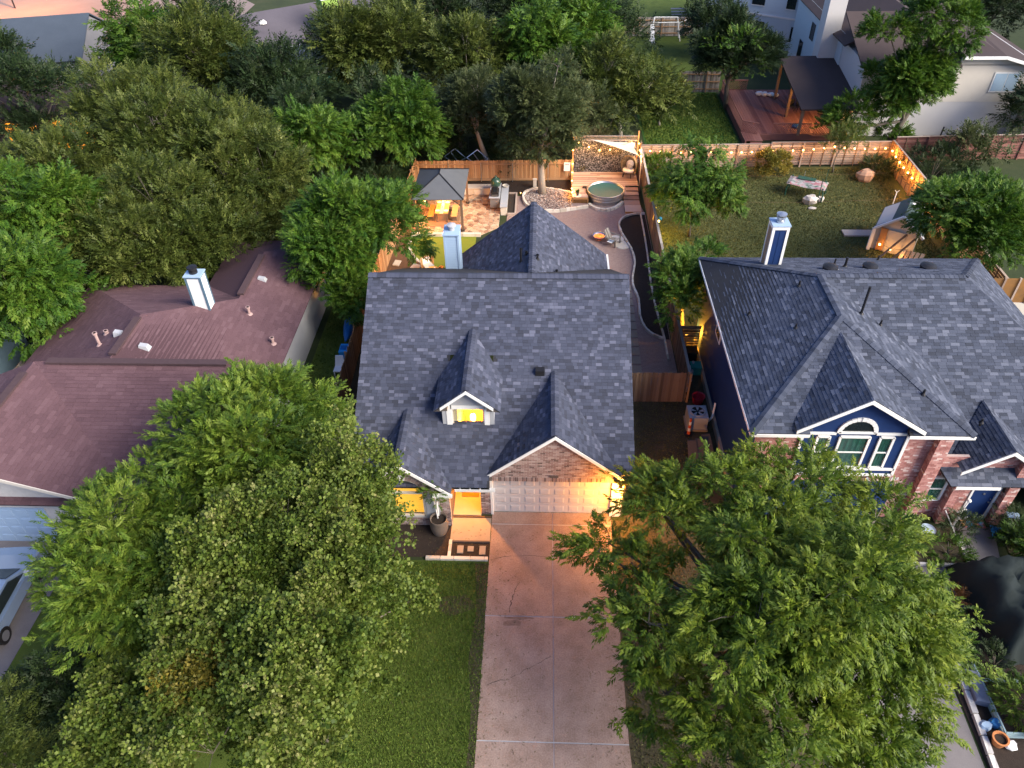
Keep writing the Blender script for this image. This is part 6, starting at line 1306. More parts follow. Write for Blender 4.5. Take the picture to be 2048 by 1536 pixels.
for x in (20.9,21.6): 
    t=T('patio_chair','dark patio chair under the pergola, %s'%('nearer the lattice railing' if x<21 else 'deeper under the roof'),'chair',(x,64.5,.5),'chairs under the pergola'); m=MB(); m.box(x-.25,x+.25,64.3,64.8,.9,.95); m.build('seat',m_darkmetal,t); m=MB(); m.box(x-.25,x+.25,64.8,64.85,.95,1.4); m.build('backrest',m_darkmetal,t)
    for a in (-.22,.22):
        for b in (64.33,64.77): m=MB(); m.box(x+a-.02,x+a+.02,b-.02,b+.02,.5,.9); m.build('leg',m_darkmetal,t)
# lawns and far fences
sheet('far_lawn',[(8.2,55.2),(15.7,55.2),(15.7,70.3),(8,70.3)],.0,mat('lush_lawn',[(.018,.055,.008),(.03,.085,.013),(.045,.11,.02)],scale=.8,amt=.8,fine=.7,fscale=14,rough=1))
sheet('upper_lawn',[(6,70.6),(18,70.6),(20,87),(3,87)],.0,m_lawn); sheet('top_lawn',[(2,88),(22,88),(22,110),(2,110)],.0,m_lawn)
rk2=T('rubble_heap','heap of pale rubble behind the ivy screen corner','rubble',(8,55.6,0)); m=MB(); g=rnd(77)
for k in range(170): m.cur=g.random(); a=g.uniform(0,6.28); r=g.uniform(0,1)**.6; m.ball((8.3+1.3*r*math.cos(a),55.9+.9*r*math.sin(a),.05+.5*(1-r)),g.uniform(.08,.16),6,(1,.8,.7),.25,g)
m.build('rubble_stones',m_rock,rk2,kind='stuff')
fence('picket_fence','short weathered grey fence at the end of the lush lawn',[(12.3,70.4),(15.9,70.3)],1.85,m_greywood,side=-1,seed=8)
fence('picket_fence','long weathered grey fence across the top of the sloping lawn',[(3,87.4),(19.5,87.2)],1.9,m_greywood,side=-1,seed=9)
sw=T('swing_frame','white metal swing frame with slide leaning by the grey fence','swing set',(12.6,86,0)); mw_=m_white
for p,q in (((11.2,86.3,0),(11.6,86.1,2.2)),((11.2,85.3,0),(11.6,86.1,2.2)),((14.4,86.3,0),(14.0,86.1,2.2)),((14.4,85.3,0),(14.0,86.1,2.2)),((11.6,86.1,2.2),(14.0,86.1,2.2)),((11.6,85.2,1.9),(14.2,85.3,1.9)),((14.0,85.2,1.8),(15.2,85.9,2.1))): m=MB(); m.tube([p,q],.05,6); m.build('pole',mw_,sw)
m=MB(); m.hexa([(11.2,84.0,.1),(11.6,84.0,.1),(11.6,85.9,1.5),(11.2,85.9,1.5),(11.2,84.0,.16),(11.6,84.0,.16),(11.6,85.9,1.56),(11.2,85.9,1.56)]); m.build('slide',mw_,sw)
wr_=T('white_railing','low white railing among the shrubs beyond the trees','railing',(5,84,0))
for x in (3.4,4.3,5.2,6.1,7.0): m=MB(); m.box(x-.05,x+.05,84.0,84.1,0,1.0); m.build('post',m_white,wr_)
for z in (.35,.95): m=MB(); m.bar((3.4,84.05,z),(7.0,84.05,z),.06,.08); m.build('rail',m_white,wr_)
ss=T('timber_steps','grey timber steps on the lawn above the grey fence','steps',(15.5,95,0))
for k in range(4): m=MB(); m.box(14.6,16.4,93.5+k*.5,93.95+k*.5,.1+k*.18,.16+k*.18); m.build('tread',m_greywood,ss)
# metal frames dumped behind the picket fence
for k,(x,y,lab) in enumerate(((-6.6,54.2,'tangled blue and grey metal frame dumped behind the cedar fence'),(-4.9,54.0,'bare pale metal bed frame leaning behind the cedar fence'))):
    t=T('metal_frame',lab,'frame',(x,y,0)); m=MB()
    for p,q in (((-.8,0,.6),(0,.3,1.1)),((0,.3,1.1),(.8,0,.5)),((-.8,0,.6),(0,-.4,.2)),((0,-.4,.2),(.8,0,.5)),((-.3,.1,.9),(.2,-.2,.3))): m.tube([(x+p[0],y+p[1],p[2]+.4),(x+q[0],y+q[1],q[2]+.4)],.035,5)
    m.build('tubes',m_lightblue if k==0 else m_galv,t)
fence('picket_fence','old grey boundary fence half hidden by the dark oaks',[(-25.8,24.5),(-26.2,38)],1.7,m_greywood,side=1,seed=12)
# ================================================================== foliage
def leafmat(name,cols,tr=.3): return mat(name,cols,'tint',scale=.7,amt=.35,rough=.55,transl=tr,spec=.25)
LT=[0]
LM={'pear':leafmat('pear_leaf',[(.035,.065,.008),(.085,.13,.018),(.15,.19,.035),(.27,.27,.10)]),
 'pecan':leafmat('pecan_leaf',[(.03,.065,.005),(.075,.125,.008),(.13,.18,.014),(.22,.26,.03)]),
 'ash':leafmat('ash_leaf',[(.03,.07,.008),(.075,.135,.014),(.13,.19,.022),(.2,.25,.04)]),
 'elm':leafmat('elm_leaf',[(.018,.055,.006),(.045,.105,.01),(.085,.155,.016),(.14,.2,.03)]),
 'oak':leafmat('oak_leaf',[(.022,.038,.007),(.055,.08,.014),(.095,.12,.024),(.155,.175,.045)]),
 'liveoak':leafmat('live_oak_leaf',[(.024,.038,.012),(.05,.07,.024),(.085,.105,.04),(.14,.155,.065)]),
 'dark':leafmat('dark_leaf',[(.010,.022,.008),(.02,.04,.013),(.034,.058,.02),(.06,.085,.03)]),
 'yellow':leafmat('yellowing_leaf',[(.08,.085,.012),(.16,.14,.02),(.24,.19,.03),(.3,.24,.06)]),
 'brown':leafmat('brownish_leaf',[(.045,.04,.016),(.085,.075,.03),(.12,.11,.045),(.16,.15,.07)]),
 'rust':leafmat('rust_leaf',[(.06,.03,.012),(.12,.055,.02),(.17,.09,.03),(.2,.13,.05)])}
def spray_templates(k,ll,wr,ang,n=6,droop=.25,seed=0):
    g=np.random.default_rng(seed); out=[]
    for t in range(n):
        V=np.zeros((k,4,3))
        for i in range(k):
            u=.12+.88*i/(k-1) if k>1 else .5; side=1 if i%2 else -1
            if i==k-1: a=0
            else: a=side*ang*(1-.35*u)+g.normal(0,.18)
            L=ll*(1.1-.35*abs(u-.5))*g.uniform(.8,1.2); w=L*wr
            d=np.array([math.cos(a),math.sin(a),-droop*g.uniform(.2,1.6)]); d/=np.linalg.norm(d)
            up=np.array([g.normal(0,.3),g.normal(0,.3),1]); s=np.cross(up,d); s/=np.linalg.norm(s)
            p=np.array([u,0,-droop*.6*u*u+g.normal(0,.03)])
            V[i]=[p,p+d*L*.5+s*w*.5,p+d*L,p+d*L*.5-s*w*.5]; V[i,2,2]-=.12*L
        out.append(V)
    return np.array(out)
def rosette(k,ll,wr,n=8,seed=0):
    g=np.random.default_rng(seed); out=[]
    for t in range(n):
        V=np.zeros((k,4,3))
        for i in range(k):
            d=g.normal(0,1,3)+np.array([.7,0,-.1]); d/=np.linalg.norm(d); up=np.array([g.normal(0,.5),g.normal(0,.5),1.0]); s=np.cross(up,d); s/=np.linalg.norm(s); L=ll*g.uniform(.75,1.25); w=L*wr
            p=np.array([g.uniform(0,.9),g.normal(0,.28),g.normal(0,.16)]); V[i]=[p,p+d*L*.5+s*w*.5,p+d*L,p+d*L*.5-s*w*.5]
        out.append(V)
    return np.array(out)
SP={'pear':(rosette(12,.33,.95,seed=1),.42),'pecan':(spray_templates(13,.42,.36,.85,droop=.4,seed=2),.6),'ash':(spray_templates(14,.36,.34,.8,droop=.15,seed=3),.55),
 'elm':(spray_templates(13,.34,.42,.9,droop=.35,seed=4),.6),'oak':(spray_templates(11,.30,.42,1.0,droop=.08,seed=5),.62),'liveoak':(spray_templates(11,.3,.42,1.0,droop=.1,seed=6),.5)}
for k_ in ('dark','brown','rust'): SP[k_]=SP['oak']
SP['yellow']=SP['pear']
def leafmesh(name,P,A,scale,kind,rng,tsh=0.0,tri=True):
    "P positions (n,3), A axes (n,3)"
    tpl,l0=SP[kind]; n=len(P); k=tpl.shape[1]
    A=A/np.linalg.norm(A,axis=1,keepdims=True)
    up=np.tile([0,0,1.0],(n,1))+rng.normal(0,.35,(n,3)); Y=np.cross(up,A); Y/=np.linalg.norm(Y,axis=1,keepdims=True)+1e-9; Z=np.cross(A,Y)
    M=np.stack([A,Y,Z],2)*(l0*scale[:,None,None])
    V=np.einsum('nij,nkvj->nkvi',M,tpl[rng.integers(0,len(tpl),n)])+P[:,None,None,:]
    nf=n*k; c=4
    if tri:
        c=3; V=V.reshape(-1,4,3); b=V[:,0]*.8+V[:,2]*.2; V=np.stack([b+(V[:,1]-V[:,3])*.55,V[:,2],b-(V[:,1]-V[:,3])*.55],1)
    V=V.reshape(-1,3); LT[0]+=nf*(c-2)
    me=bpy.data.meshes.new(name); me.vertices.add(nf*c); me.vertices.foreach_set('co',V.astype(np.float32).ravel()); me.loops.add(nf*c); me.loops.foreach_set('vertex_index',np.arange(nf*c,dtype=np.int32))
    me.polygons.add(nf); me.polygons.foreach_set('loop_start',np.arange(0,nf*c,c,dtype=np.int32))
    try: me.polygons.foreach_set('loop_total',np.full(nf,c,dtype=np.int32))
    except Exception: pass
    ph=rng.uniform(0,6.28,3); wv=.11*(np.sin(P[:,0]*1.9+ph[0])+np.sin(P[:,1]*2.2+ph[1])*np.sin(P[:,2]*2.6+ph[2]))
    t=(np.repeat(rng.normal(.42+tsh,.16,n)+wv,k)+rng.normal(0,.12,nf)).clip(0,1)
    me.update(calc_edges=True)
    a=me.attributes.new('tint','FLOAT','FACE'); a.data.foreach_set('value',t.astype(np.float32)); me.materials.append(LM[kind]); return me
NLEAF=[0]
def lobe_sprays(c,r,n,rng,sub=None,droop=0.0,low=-.45,spread=.34,cr=None,gap=.22,plume=.7):
    "sprays gathered in dome-shaped clumps spread over a lobe, with gaps left between them"
    c=np.array(c,float); r=np.array(r,float); cr=cr or max(.16,min(.55,spread*1.25*r.mean()))
    ns=max(4,int(3.4*r[0]*r[1]/cr**2*.62))
    # even spread of clump directions
    i=np.arange(int(ns*1.5))+.5; z=1-2*i/len(i); th=i*2.39996+rng.uniform(0,6.28)
    D=np.stack([np.sqrt(1-z*z)*np.cos(th),np.sqrt(1-z*z)*np.sin(th),z],1)+rng.normal(0,.16,(len(i),3)); D/=np.linalg.norm(D,axis=1,keepdims=True)
    D=D[D[:,2]>low]; D=D[rng.random(len(D))>gap]
    if len(D)<2: D=np.array([[0,0,1.],[.5,.5,.3]])
    ctr=c+D*r*rng.uniform(.62,1.08,(len(D),1)); R_=cr*rng.uniform(.6,1.35,len(D)); w=R_**2; idx=rng.choice(len(D),n,p=w/w.sum())
    e=rng.normal(0,1,(n,3)); e/=np.linalg.norm(e,axis=1,keepdims=True); out=D[idx]*.6+np.array([0,0,.55])
    flip=(e*out).sum(1)<-.25; e[flip]*=-1
    P=ctr[idx]+e*R_[idx][:,None]*np.array([1,1,plume])*rng.uniform(.35,1.0,(n,1))
    A=e*.9+D[idx]*.5+rng.normal(0,.32,(n,3)); A[:,2]+=.05-droop
    return P,A,ctr
def tree(label,kind,base,crown,nl,dens,seed,scale=1.0,name='tree',cat='tree',lobes=(),group=None,trunk=.2,bark=None,droop=0.0,lean=(0,0),fill=.5,extra=None,twigs=True,lowcut=-.45,lobe_r=.5,spread=.34,tri=True,shoots=0,fr=(.52,.68),gap=.22,plume=.7):
    rng=np.random.default_rng(seed); cx,cy,cz,rx,ry,rz=crown; L=[]
    for i in range(nl):
        v=rng.normal(0,1,3); v/=np.linalg.norm(v); v[2]=abs(v[2])*.9-.3 if i%4 else -abs(v[2])*.5
        f=rng.uniform(*fr); q=rng.uniform(.7,1.3)*lobe_r
        L.append(((cx+v[0]*rx*f,cy+v[1]*ry*f,cz+v[2]*rz*f),(rx*q,ry*q,rz*q*.85)))
    L+=[((a,b,c),(d,d,d*.85)) if not hasattr(d,'__len__') else ((a,b,c),d) for a,b,c,d in lobes]
    t=T(name,label,cat,(base[0],base[1],0),group)
    Ps,As=[],[]; tw=MB(); twp=[]
    for c,r in L:
        n=int(dens*(r[0]*r[1]+r[1]*r[2]+r[0]*r[2])/3*4); n=max(n,12)
        P,A,ctr=lobe_sprays(c,r,n,rng,droop=droop,low=lowcut,spread=spread,gap=gap,plume=plume); Ps.append(P); As.append(A); twp.append((c,ctr))
    for k in range(shoots):
        c,r=L[rng.integers(len(L))]; v=rng.normal(0,1,3); v[2]=abs(v[2])*.5; v/=np.linalg.norm(v); v2=v+np.array([(c[0]-cx)/rx,(c[1]-cy)/ry,.1]); v2/=np.linalg.norm(v2)
        q0=np.array(c)+v2*np.array(r)*.9; ln=rng.uniform(.4,1.1); m_=int(rng.integers(6,12)); u=np.linspace(.1,1,m_)[:,None]
        Ps.append(q0+v2*ln*u+np.array([0,0,-1.])*u*u*ln*droop*.8+rng.normal(0,.07,(m_,3))); As.append(np.tile(v2,(m_,1))+rng.normal(0,.45,(m_,3))-np.array([0,0,droop]))
    P=np.concatenate(Ps); A=np.concatenate(As)
    ok=P[:,2]>.25; P,A=P[ok],A[ok]
    NLEAF[0]+=len(P)*SP[kind][0].shape[1]
    me=leafmesh('crown',P,A,rng.uniform(.75,1.25,len(P))*scale,kind,rng,tri=tri); o=bpy.data.objects.new('crown',me); place(o,t)
    if extra:
        for k2,pts,n2,r2 in extra:
            PP=[];AA=[]
            for p in pts: a,b,_=lobe_sprays(p,(r2,r2,r2*.7),n2,rng); PP.append(a);AA.append(b)
            PP=np.concatenate(PP);AA=np.concatenate(AA); me=leafmesh('leaf_clusters',PP,AA,rng.uniform(.75,1.2,len(PP))*scale,k2,rng); o=bpy.data.objects.new('leaf_clusters',me); place(o,t); props(o,'%s leaf clusters in the crown'%{'yellow':'yellowing','rust':'rusty','brown':'brownish','ash':'fresh green','pear':'pale green'}.get(k2,k2))
    bk=bark or m_bark
    tr=MB(); b0=Vector((base[0],base[1],-.05)); top=Vector((cx+lean[0],cy+lean[1],cz-.15*rz)); mid=b0.lerp(top,.45)+Vector((rng.normal(0,.12),rng.normal(0,.12),0))
    tr.tube([b0,b0.lerp(mid,.5)+Vector((0,0,.0)),mid,mid.lerp(top,.5),top],[trunk*1.25,trunk,trunk*.85,trunk*.6,trunk*.3],8); tr.build('trunk',bk,t,smooth=True)
    if twigs:
        for c,ctr in twp:
            c=Vector(c); s=mid.lerp(top,rng.uniform(.1,.8)); k=s.lerp(c,.55)+Vector((0,0,-.15*rng.random()))
            tw.tube([s,k,c],[trunk*.42,trunk*.26,trunk*.14],5,cap=False)
            for e in ctr[:5]:
                e=Vector(e); tw.tube([c,c.lerp(e,.5)+Vector((0,0,.08)),e.lerp(c,.04)],[trunk*.09,trunk*.05,.005],4,cap=False)
        tw.build('branches',bk,t,kind='stuff',smooth=True)
    return t
def bush(label,kind,x,y,r,h,dens,seed,scale=.7,name='bush',cat='bush',group=None):
    rng=np.random.default_rng(seed); t=T(name,label,cat,(x,y,0),group)
    P,A,c=lobe_sprays((x,y,h*.5),(r,r,h*.55),int(dens*r*max(r,h)*4),rng,spread=.28)
    ok=P[:,2]>.05; P,A=P[ok],A[ok]; me=leafmesh('foliage',P,A,rng.uniform(.7,1.2,len(P))*scale,kind,rng); o=bpy.data.objects.new('foliage',me); place(o,t); NLEAF[0]+=len(P)*SP[kind][0].shape[1]
    m=MB()
    for e in c[:6]: m.tube([(x,y,0),tuple((np.array([x,y,0])+e)/2+[0,0,.1*h]),tuple(e)],[.03,.02,.008],4)
    m.build('stems',m_bark,t,kind='stuff'); return t
# ---- the two big trees before the houses
tree('big pale green pear tree with yellowing patches spread over the front lawn','pear',(-6.9,11.0),(-7.8,12.8,5.8,3.9,4.0,3.3),20,78,1,.69,tri=False,shoots=150,fr=(.35,.92),lobe_r=.36,gap=.34,plume=1.0,
  lobes=[(-6.0,16.8,6.6,1.1),(-6.5,17.4,7.5,.85),(-6.0,15.0,6.8,1.2),(-5.1,13.6,4.6,1.0),(-5.5,11.6,4.2,1.1),(-10.0,10.2,4.4,1.5),(-10.9,9.0,4.0,1.5),(-6.6,9.4,4.4,1.2),(-8.6,8.6,4.6,1.5),(-9.8,14.0,6.2,1.4),(-4.1,14.4,3.2,.6),(-11.8,10.4,3.4,1.4),(-12.0,8.6,3.0,1.5),(-5.5,15.5,5.2,.7),(-7.4,12.6,5.6,1.9),(-8.6,11.6,4.6,1.8)],trunk=.13,bark=m_bark,droop=.1,spread=.27,extra=[('yellow',[(-9.2,10.6,5.5),(-9.8,10.0,5.4),(-8.5,11.3,5.8),(-8.0,10.4,5.5)],110,.6)])
tree('large drooping pecan tree covering the drive of the blue house','pecan',(6.9,12.4),(6.9,12.8,5.9,4.3,4.1,3.2),22,74,2,.57,shoots=260,fr=(.35,.92),lobe_r=.36,gap=.34,plume=.8,
  lobes=[(3.1,14.7,4.6,.7),(3.4,13.6,4.4,.8),(3.7,12.0,4.4,1.0),(3.7,10.9,4.0,.9),(4.4,16.3,5.2,1.1),(6.2,17.2,5.6,1.2),(8.4,17.0,5.6,1.1),(5.0,18.0,5.0,.8),(7.4,18.4,4.8,.7),(10.6,12.9,5.2,1.2),(10.3,14.8,4.8,1.0),(9.4,10.6,4.6,1.2),(6.6,8.6,4.4,1.4),(8.4,8.9,4.4,1.3),(5.0,9.0,4.2,1.2),(4.9,18.4,4.0,.6),(9.6,18.0,5.0,1.2),(7.8,18.8,5.0,.9),(11.2,16.6,5.0,1.1),(4.2,17.2,4.6,1.0),(4.0,18.6,3.8,.7),(10.6,17.2,4.2,.9),(2.0,15.5,4.5,.4),(2.4,16.0,4.3,.45),(11.5,12.4,4.7,.8),(6.9,12.6,5.2,2.2),(5.6,11.0,4.8,1.7),(8.4,13.6,5.2,1.7)],trunk=.24,droop=.42,spread=.27)
tree('tall fresh green ash tree in front of the brown-roofed house','ash',(-10.6,17.8),(-10.6,19.2,6.0,3.0,2.7,2.8),12,66,3,.67,shoots=50,trunk=.16,droop=.05,lobes=[(-8.6,21.0,5.0,1.1),(-8.4,19.3,4.8,1.1)],spread=.28)
tree('leafy ash tree reaching over the pale garage of the brown-roofed house','ash',(-13.6,13.4),(-13.1,15.0,5.0,2.7,2.9,2.7),12,64,4,.67,shoots=50,trunk=.16,droop=.05,lobes=[(-12.4,13.2,4.0,1.4),(-13.8,12.8,3.6,1.2),(-12.0,17.0,5.2,1.3)],spread=.28)
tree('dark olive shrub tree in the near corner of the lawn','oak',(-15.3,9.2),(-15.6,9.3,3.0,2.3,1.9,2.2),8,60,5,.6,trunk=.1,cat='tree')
tree('added dark tree standing for shade in the gap between ash, pear and olive shrub','dark',(-14.4,11.4),(-14.3,11.5,2.0,2.4,1.5,1.8),8,70,7,.7,trunk=.09)  # added dark crown fills the gap where shade lies under the canopies
tree('young bright tree with white wrapped stem growing in the stone planter','elm',(-4.08,19.75),(-4.25,19.9,2.15,.55,.45,.75),5,90,6,.38,trunk=.035,bark=m_white,lobe_r=.55)
# ---- between and behind the yards
tree('round leafy elm overhanging the corner of the brown roof and the gazebo','elm',(-10.4,37.2),(-10.3,36.6,4.5,3.0,3.0,3.2),11,59,10,0.85,trunk=.16,lobes=[(-8.2,39.6,4.6,1.1),(-9.9,33.4,2.4,1.2),(-11.2,34.6,2.4,1.5),(-12.2,36.6,2.8,1.4)])
tree('weeping pecan with drooping strands on the dry lawn','elm',(9.6,44.2),(9.4,43.2,3.7,2.3,2.1,2.4),9,49,11,0.85,trunk=.1,droop=.75,lobes=[(11.2,42.4,3.2,(.8,.8,1.4)),(10.9,43.6,3.0,(.8,.8,1.5)),(7.9,44.6,3.4,(.7,.7,1.1)),(9.0,45.2,5.2,(.6,.6,1.0)),(10.4,45.4,5.0,(.6,.6,.9))])
tree('lush yellow-lit tree squeezed between the cedar fence and the blue wall','elm',(7.8,33.8),(7.45,33.6,3.5,1.5,1.9,1.6),7,67,12,0.85,trunk=.1,bark=m_palebark,lobes=[(8.7,35.4,3.7,.8),(6.9,31.9,3.2,.8)])
tree('wide bright green elm behind the garden shed','elm',(23.4,38.2),(23.1,38.3,4.4,3.2,2.8,2.7),11,55,13,0.90,trunk=.15)
tree('tall leaning twin-stemmed tree wrapped in ivy before the pale gable wall','elm',(26.2,57.2),(25.6,57.0,5.2,3.0,2.2,3.2),9,65,14,0.90,trunk=.3,lean=(2.2,.3),lobes=[(26.6,57.3,1.6,(.7,.7,1.2)),(27.0,57.3,3.2,(.8,.8,1.2)),(27.5,57.4,5.0,(.8,.8,1.3)),(28.2,57.5,6.8,(1.3,1.2,1.4)),(28.9,57.6,8.6,(1.9,1.6,1.6)),(27.0,57.6,9.6,(1.8,1.5,1.5)),(23.2,57.0,3.2,1.5),(24.3,57.4,8.6,1.6),(22.2,56.6,2.2,1.1)])
tree('small open tree standing at the foot of the bulb-lit board fence','oak',(21.5,53.7),(21.6,53.6,2.5,1.4,1.2,1.5),6,45,15,0.59,trunk=.06,bark=m_bark)
tree('round dark green tree shading the far edge of the red deck','dark',(15.9,66.4),(15.6,65.5,4.9,2.9,2.8,3.6),10,51,16,0.99,trunk=.2,extra=[('elm',[(14.2,64.2,5.6),(15.6,63.6,6.4),(16.6,63.6,4.4)],50,1.1)])
tree('grey green live oak growing from the rock bed','liveoak',(0.0,50.1),(-.3,50.7,6.3,3.5,2.6,3.5),13,85,17,1.0,trunk=.24,bark=m_palebark,lobes=[(-1.6,50.4,4.2,1.2),(1.5,50.6,4.6,1.2),(.9,50.2,8.8,1.0),(.7,50.0,3.5,(1.0,.9,.7)),(-.9,50.3,3.1,(.9,.8,.7)),(.1,49.6,4.4,1.2)],lobe_r=.42,lowcut=-.7)
tree('leaning live oak with pale bark behind the cedar fence','liveoak',(-3.9,54.2),(-4.7,54.6,4.6,2.6,2.3,2.9),9,65,18,0.90,trunk=.2,bark=m_palebark,lean=(-.6,0))
tree('bright pecan with hanging sprays behind the gazebo','elm',(-9.9,53.6),(-10.0,52.8,3.7,3.2,2.6,3.9),10,53,19,0.95,trunk=.18,droop=.3)
tree('glossy green elm standing between gazebo and the old oaks','elm',(-15.0,50.8),(-14.9,50.0,3.6,3.3,2.8,3.9),10,53,20,0.95,trunk=.18,droop=.25)
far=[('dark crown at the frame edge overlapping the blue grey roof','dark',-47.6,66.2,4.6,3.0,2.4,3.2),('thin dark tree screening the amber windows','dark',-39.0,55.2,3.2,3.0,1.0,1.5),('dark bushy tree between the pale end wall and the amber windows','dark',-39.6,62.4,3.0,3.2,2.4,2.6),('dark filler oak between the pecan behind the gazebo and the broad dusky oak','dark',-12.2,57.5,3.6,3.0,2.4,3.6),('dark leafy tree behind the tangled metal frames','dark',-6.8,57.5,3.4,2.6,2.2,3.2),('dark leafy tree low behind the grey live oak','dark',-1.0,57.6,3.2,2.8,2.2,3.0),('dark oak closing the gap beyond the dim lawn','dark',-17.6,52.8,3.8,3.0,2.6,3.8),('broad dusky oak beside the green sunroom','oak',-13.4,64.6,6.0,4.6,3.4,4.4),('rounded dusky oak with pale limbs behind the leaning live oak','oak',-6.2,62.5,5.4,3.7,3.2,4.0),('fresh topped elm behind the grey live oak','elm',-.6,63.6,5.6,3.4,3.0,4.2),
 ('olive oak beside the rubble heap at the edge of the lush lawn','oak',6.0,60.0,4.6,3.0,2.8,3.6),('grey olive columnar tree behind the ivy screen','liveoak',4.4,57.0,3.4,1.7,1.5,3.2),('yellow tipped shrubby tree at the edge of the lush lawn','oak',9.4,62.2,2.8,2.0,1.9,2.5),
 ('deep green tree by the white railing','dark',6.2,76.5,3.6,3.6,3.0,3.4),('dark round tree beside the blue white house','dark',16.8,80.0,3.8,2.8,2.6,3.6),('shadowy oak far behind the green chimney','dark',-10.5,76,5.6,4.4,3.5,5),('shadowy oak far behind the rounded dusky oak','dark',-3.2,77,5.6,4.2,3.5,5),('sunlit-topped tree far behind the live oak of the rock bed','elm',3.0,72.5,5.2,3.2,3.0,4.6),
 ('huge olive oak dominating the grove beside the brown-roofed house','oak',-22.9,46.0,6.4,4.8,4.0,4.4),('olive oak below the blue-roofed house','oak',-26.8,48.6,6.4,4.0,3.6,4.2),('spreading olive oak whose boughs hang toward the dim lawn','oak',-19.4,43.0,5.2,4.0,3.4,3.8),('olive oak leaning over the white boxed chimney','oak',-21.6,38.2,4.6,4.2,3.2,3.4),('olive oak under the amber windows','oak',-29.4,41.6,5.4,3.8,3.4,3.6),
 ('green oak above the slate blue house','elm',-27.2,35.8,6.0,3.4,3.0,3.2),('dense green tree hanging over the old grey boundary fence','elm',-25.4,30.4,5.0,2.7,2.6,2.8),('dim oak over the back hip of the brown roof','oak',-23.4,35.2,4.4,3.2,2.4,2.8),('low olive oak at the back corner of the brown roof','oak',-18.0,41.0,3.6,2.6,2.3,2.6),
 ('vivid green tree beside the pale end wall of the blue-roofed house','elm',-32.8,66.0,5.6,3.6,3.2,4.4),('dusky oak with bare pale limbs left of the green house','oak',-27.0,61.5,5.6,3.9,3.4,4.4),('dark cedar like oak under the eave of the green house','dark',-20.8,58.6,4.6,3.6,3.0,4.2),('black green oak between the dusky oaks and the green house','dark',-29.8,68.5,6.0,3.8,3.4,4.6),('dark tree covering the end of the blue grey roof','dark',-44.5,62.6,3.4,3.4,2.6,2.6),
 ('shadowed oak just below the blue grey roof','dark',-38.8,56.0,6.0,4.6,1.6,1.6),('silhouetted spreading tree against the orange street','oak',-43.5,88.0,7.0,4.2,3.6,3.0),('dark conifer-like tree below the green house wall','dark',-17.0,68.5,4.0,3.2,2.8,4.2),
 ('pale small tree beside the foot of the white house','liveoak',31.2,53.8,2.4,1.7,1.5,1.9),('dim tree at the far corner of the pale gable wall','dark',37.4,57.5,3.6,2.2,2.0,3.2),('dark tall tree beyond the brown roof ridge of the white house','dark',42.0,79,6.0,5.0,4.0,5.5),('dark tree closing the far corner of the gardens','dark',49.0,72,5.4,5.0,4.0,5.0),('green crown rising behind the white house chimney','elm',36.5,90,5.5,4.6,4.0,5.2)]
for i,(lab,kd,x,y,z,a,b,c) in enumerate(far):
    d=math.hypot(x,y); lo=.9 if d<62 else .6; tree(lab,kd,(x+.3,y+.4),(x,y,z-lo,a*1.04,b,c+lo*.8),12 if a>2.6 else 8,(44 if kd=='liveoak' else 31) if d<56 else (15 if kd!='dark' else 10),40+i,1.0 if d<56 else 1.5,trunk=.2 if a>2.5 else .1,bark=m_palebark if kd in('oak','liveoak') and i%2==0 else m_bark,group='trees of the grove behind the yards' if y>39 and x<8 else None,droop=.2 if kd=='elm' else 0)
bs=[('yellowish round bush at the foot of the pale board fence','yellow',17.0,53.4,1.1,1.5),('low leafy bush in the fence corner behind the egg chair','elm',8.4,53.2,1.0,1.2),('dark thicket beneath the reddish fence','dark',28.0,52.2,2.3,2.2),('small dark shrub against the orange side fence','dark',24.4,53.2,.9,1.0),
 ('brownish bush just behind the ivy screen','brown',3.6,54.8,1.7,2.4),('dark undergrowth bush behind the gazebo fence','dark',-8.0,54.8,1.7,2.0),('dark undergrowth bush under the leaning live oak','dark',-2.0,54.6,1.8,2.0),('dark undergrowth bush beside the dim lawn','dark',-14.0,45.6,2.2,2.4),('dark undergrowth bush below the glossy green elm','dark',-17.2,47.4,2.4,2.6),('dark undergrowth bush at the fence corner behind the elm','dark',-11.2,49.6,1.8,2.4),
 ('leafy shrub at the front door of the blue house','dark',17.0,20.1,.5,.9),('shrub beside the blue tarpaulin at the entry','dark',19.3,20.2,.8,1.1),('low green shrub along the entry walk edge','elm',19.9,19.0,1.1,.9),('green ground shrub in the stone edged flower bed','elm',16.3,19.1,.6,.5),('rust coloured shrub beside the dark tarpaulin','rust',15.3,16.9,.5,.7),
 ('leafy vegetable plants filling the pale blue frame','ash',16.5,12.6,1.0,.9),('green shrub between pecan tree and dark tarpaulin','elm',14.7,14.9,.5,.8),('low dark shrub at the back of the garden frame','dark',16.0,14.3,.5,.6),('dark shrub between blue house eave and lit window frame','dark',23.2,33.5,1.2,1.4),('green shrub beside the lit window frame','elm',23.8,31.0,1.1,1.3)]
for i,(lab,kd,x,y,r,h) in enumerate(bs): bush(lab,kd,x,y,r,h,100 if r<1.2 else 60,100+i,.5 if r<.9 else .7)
m_amberdim=mat("dim_amber_pane",[(.22,.1,.025),(.1,.06,.03)],emit=.12,scale=2)
# lit garden room at the frame edge
gr_=T('garden_room','wooden framed garden room with amber lit windows beside the blue house','garden room',(25.5,37,0))
m=MB(); m.box(24.2,29,35.6,35.75,0,.8); m.build('wall',m_cream,gr_)
for k in range(5): m=MB(); x=24.2+k*.8; m.box(x,x+.1,35.58,35.7,.8,2.4); m.build('post',m_palewood,gr_)
for k in range(4): m=MB(); x=24.3+k*.8; m.box(x,x+.7,35.66,35.69,.82,2.35); m.build('pane',m_amberdim,gr_)
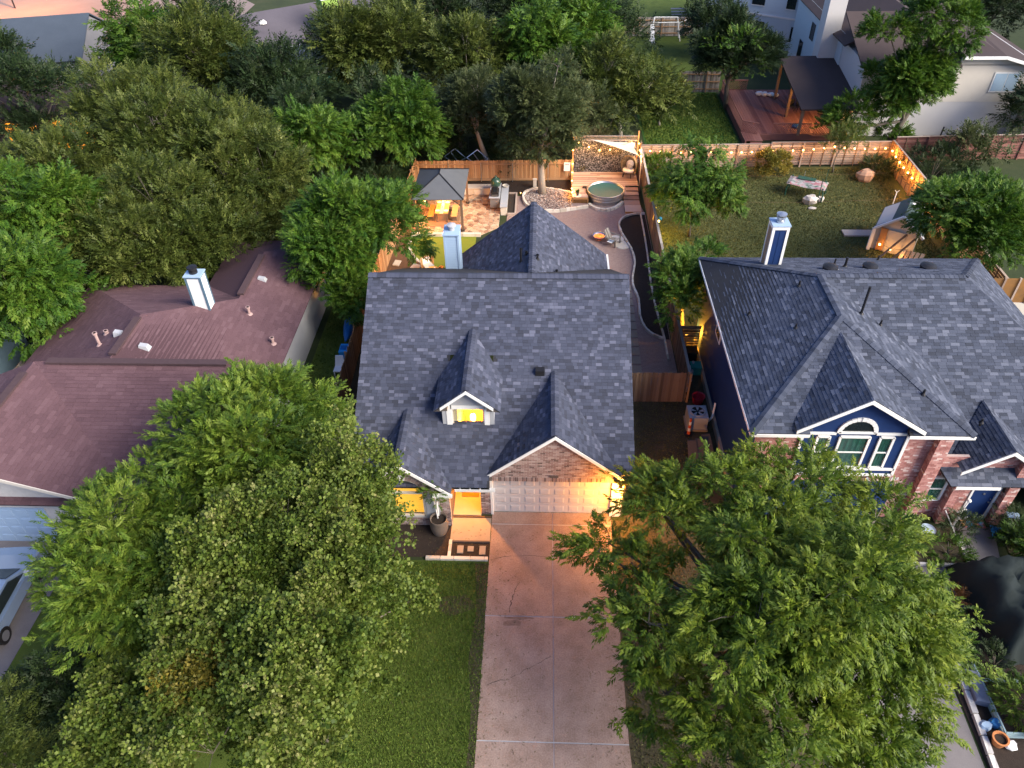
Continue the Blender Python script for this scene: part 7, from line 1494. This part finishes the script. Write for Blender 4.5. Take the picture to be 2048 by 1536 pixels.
# amber-lit house among the oaks
ah=T('amber_window_house','low house with glowing amber windows half hidden by oaks','house',(-40,58,0))
m=MB(); m.box(-48,-34.2,57.2,63,0,3.0); m.build('wall',m_brownwood,ah); roof_slab([(-48.5,56.8,2.9),(-33.8,56.8,2.9),(-33.8,60.2,4.4),(-48.5,60.2,4.4)],'roof',ah,m_duskroof)
for k,(a,b,z0,z1) in enumerate(((-42.5,-41.2,.8,2.4),(-40.6,-39.9,1.2,2.2),(-39.2,-37.9,.4,2.6),(-37.2,-35.6,.3,2.6))): m=MB(); m.box(a,b,57.14,57.19,z0,z1); f=m.build('window',m_amberwin,ah); m=MB(); m.box((a+b)/2-.04,(a+b)/2+.04,57.1,57.13,z0,z1); m.box(a,b,57.1,57.13,(z0+z1)/2-.03,(z0+z1)/2+.03); m.build('mullion',m_soffit,f)
# ---- grass blades and litter (nobody could count them)
def blades(name,poly,n,h,seed,cols,w=.018,parent=None,z=0):
    rng=np.random.default_rng(seed); xs=[p[0] for p in poly]; ys=[p[1] for p in poly]
    P=[]; 
    X=rng.uniform(min(xs),max(xs),n); Y=rng.uniform(min(ys),max(ys),n); ok=np.array([inside((a,b),poly) for a,b in zip(X,Y)]); X,Y=X[ok],Y[ok]; n=len(X)
    a=rng.uniform(0,6.28,n); hh=rng.uniform(.5,1.2,n)*h; dx,dy=np.cos(a)*w,np.sin(a)*w; lx,ly=rng.normal(0,.5,n)*hh,rng.normal(0,.5,n)*hh
    V=np.zeros((n,3,3)); V[:,0]=np.stack([X-dx,Y-dy,np.full(n,z-.01)],1); V[:,1]=np.stack([X+dx,Y+dy,np.full(n,z-.01)],1); V[:,2]=np.stack([X+lx,Y+ly,z+hh],1)
    me=bpy.data.meshes.new(name); me.vertices.add(n*3); me.vertices.foreach_set('co',V.astype(np.float32).ravel()); me.loops.add(n*3); me.loops.foreach_set('vertex_index',np.arange(n*3,dtype=np.int32)); me.polygons.add(n); me.polygons.foreach_set('loop_start',np.arange(0,n*3,3,dtype=np.int32))
    try: me.polygons.foreach_set('loop_total',np.full(n,3,dtype=np.int32))
    except Exception: pass
    me.update(calc_edges=True); at=me.attributes.new('tint','FLOAT','FACE'); at.data.foreach_set('value',rng.uniform(0,1,n).astype(np.float32)); me.materials.append(cols)
    o=bpy.data.objects.new(name,me); COL.objects.link(o); props(o,kind='stuff'); return o
m_gb=mat('grass_blade',[(.035,.07,.006),(.075,.125,.012),(.125,.165,.026)],'tint',scale=.6,amt=.6,rough=.7); m_gb2=mat('dry_grass_blade',[(.045,.055,.01),(.08,.09,.02),(.125,.12,.04)],'tint',scale=.6,amt=.6,rough=.7)
blades('grass',[(-9.4,6.5),(-1.94,6.5),(-1.96,10),(-1.92,13),(-1.96,18.2),(-9.4,18.2)],72000,.07,1,m_gb); blades('dry_grass',[(7.3,36),(25,36),(25,54.3),(7.4,54.3)],60000,.08,2,m_gb2,w=.03)
blades('lush_grass',[(8.3,55.4),(15.6,55.4),(15.6,70),(8.3,70)],25000,.1,3,m_gb,w=.05); blades('side_grass',[(3.1,8),(8,8),(7,28),(4,28),(4,20.6),(3.1,20.6)],20000,.06,4,m_gb2,w=.02); blades('dim_grass',[(-20,39.5),(-10.5,39.5),(-10,17),(-12,17),(-12,39),(-20,48)],20000,.09,5,m_gb,w=.04)
g_=np.random.default_rng(5); n=2600; X=np.where(g_.random(n)<.5,g_.normal(-3.2,1.6,n),g_.normal(4.2,1.3,n)); Y=g_.uniform(8,20,n); ok=(np.abs(X+2)+np.abs(X-3))<13; X,Y=X[ok],Y[ok]
me=leafmesh('fallen_leaves',np.stack([X,Y,np.full(len(X),.02)],1),np.stack([g_.normal(0,1,len(X)),g_.normal(0,1,len(X)),np.zeros(len(X))],1)*1.0,np.full(len(X),.12),'brown',g_); o=bpy.data.objects.new('fallen_leaves',me); COL.objects.link(o); props(o,kind='stuff')
print('leaf tris',LT[0])
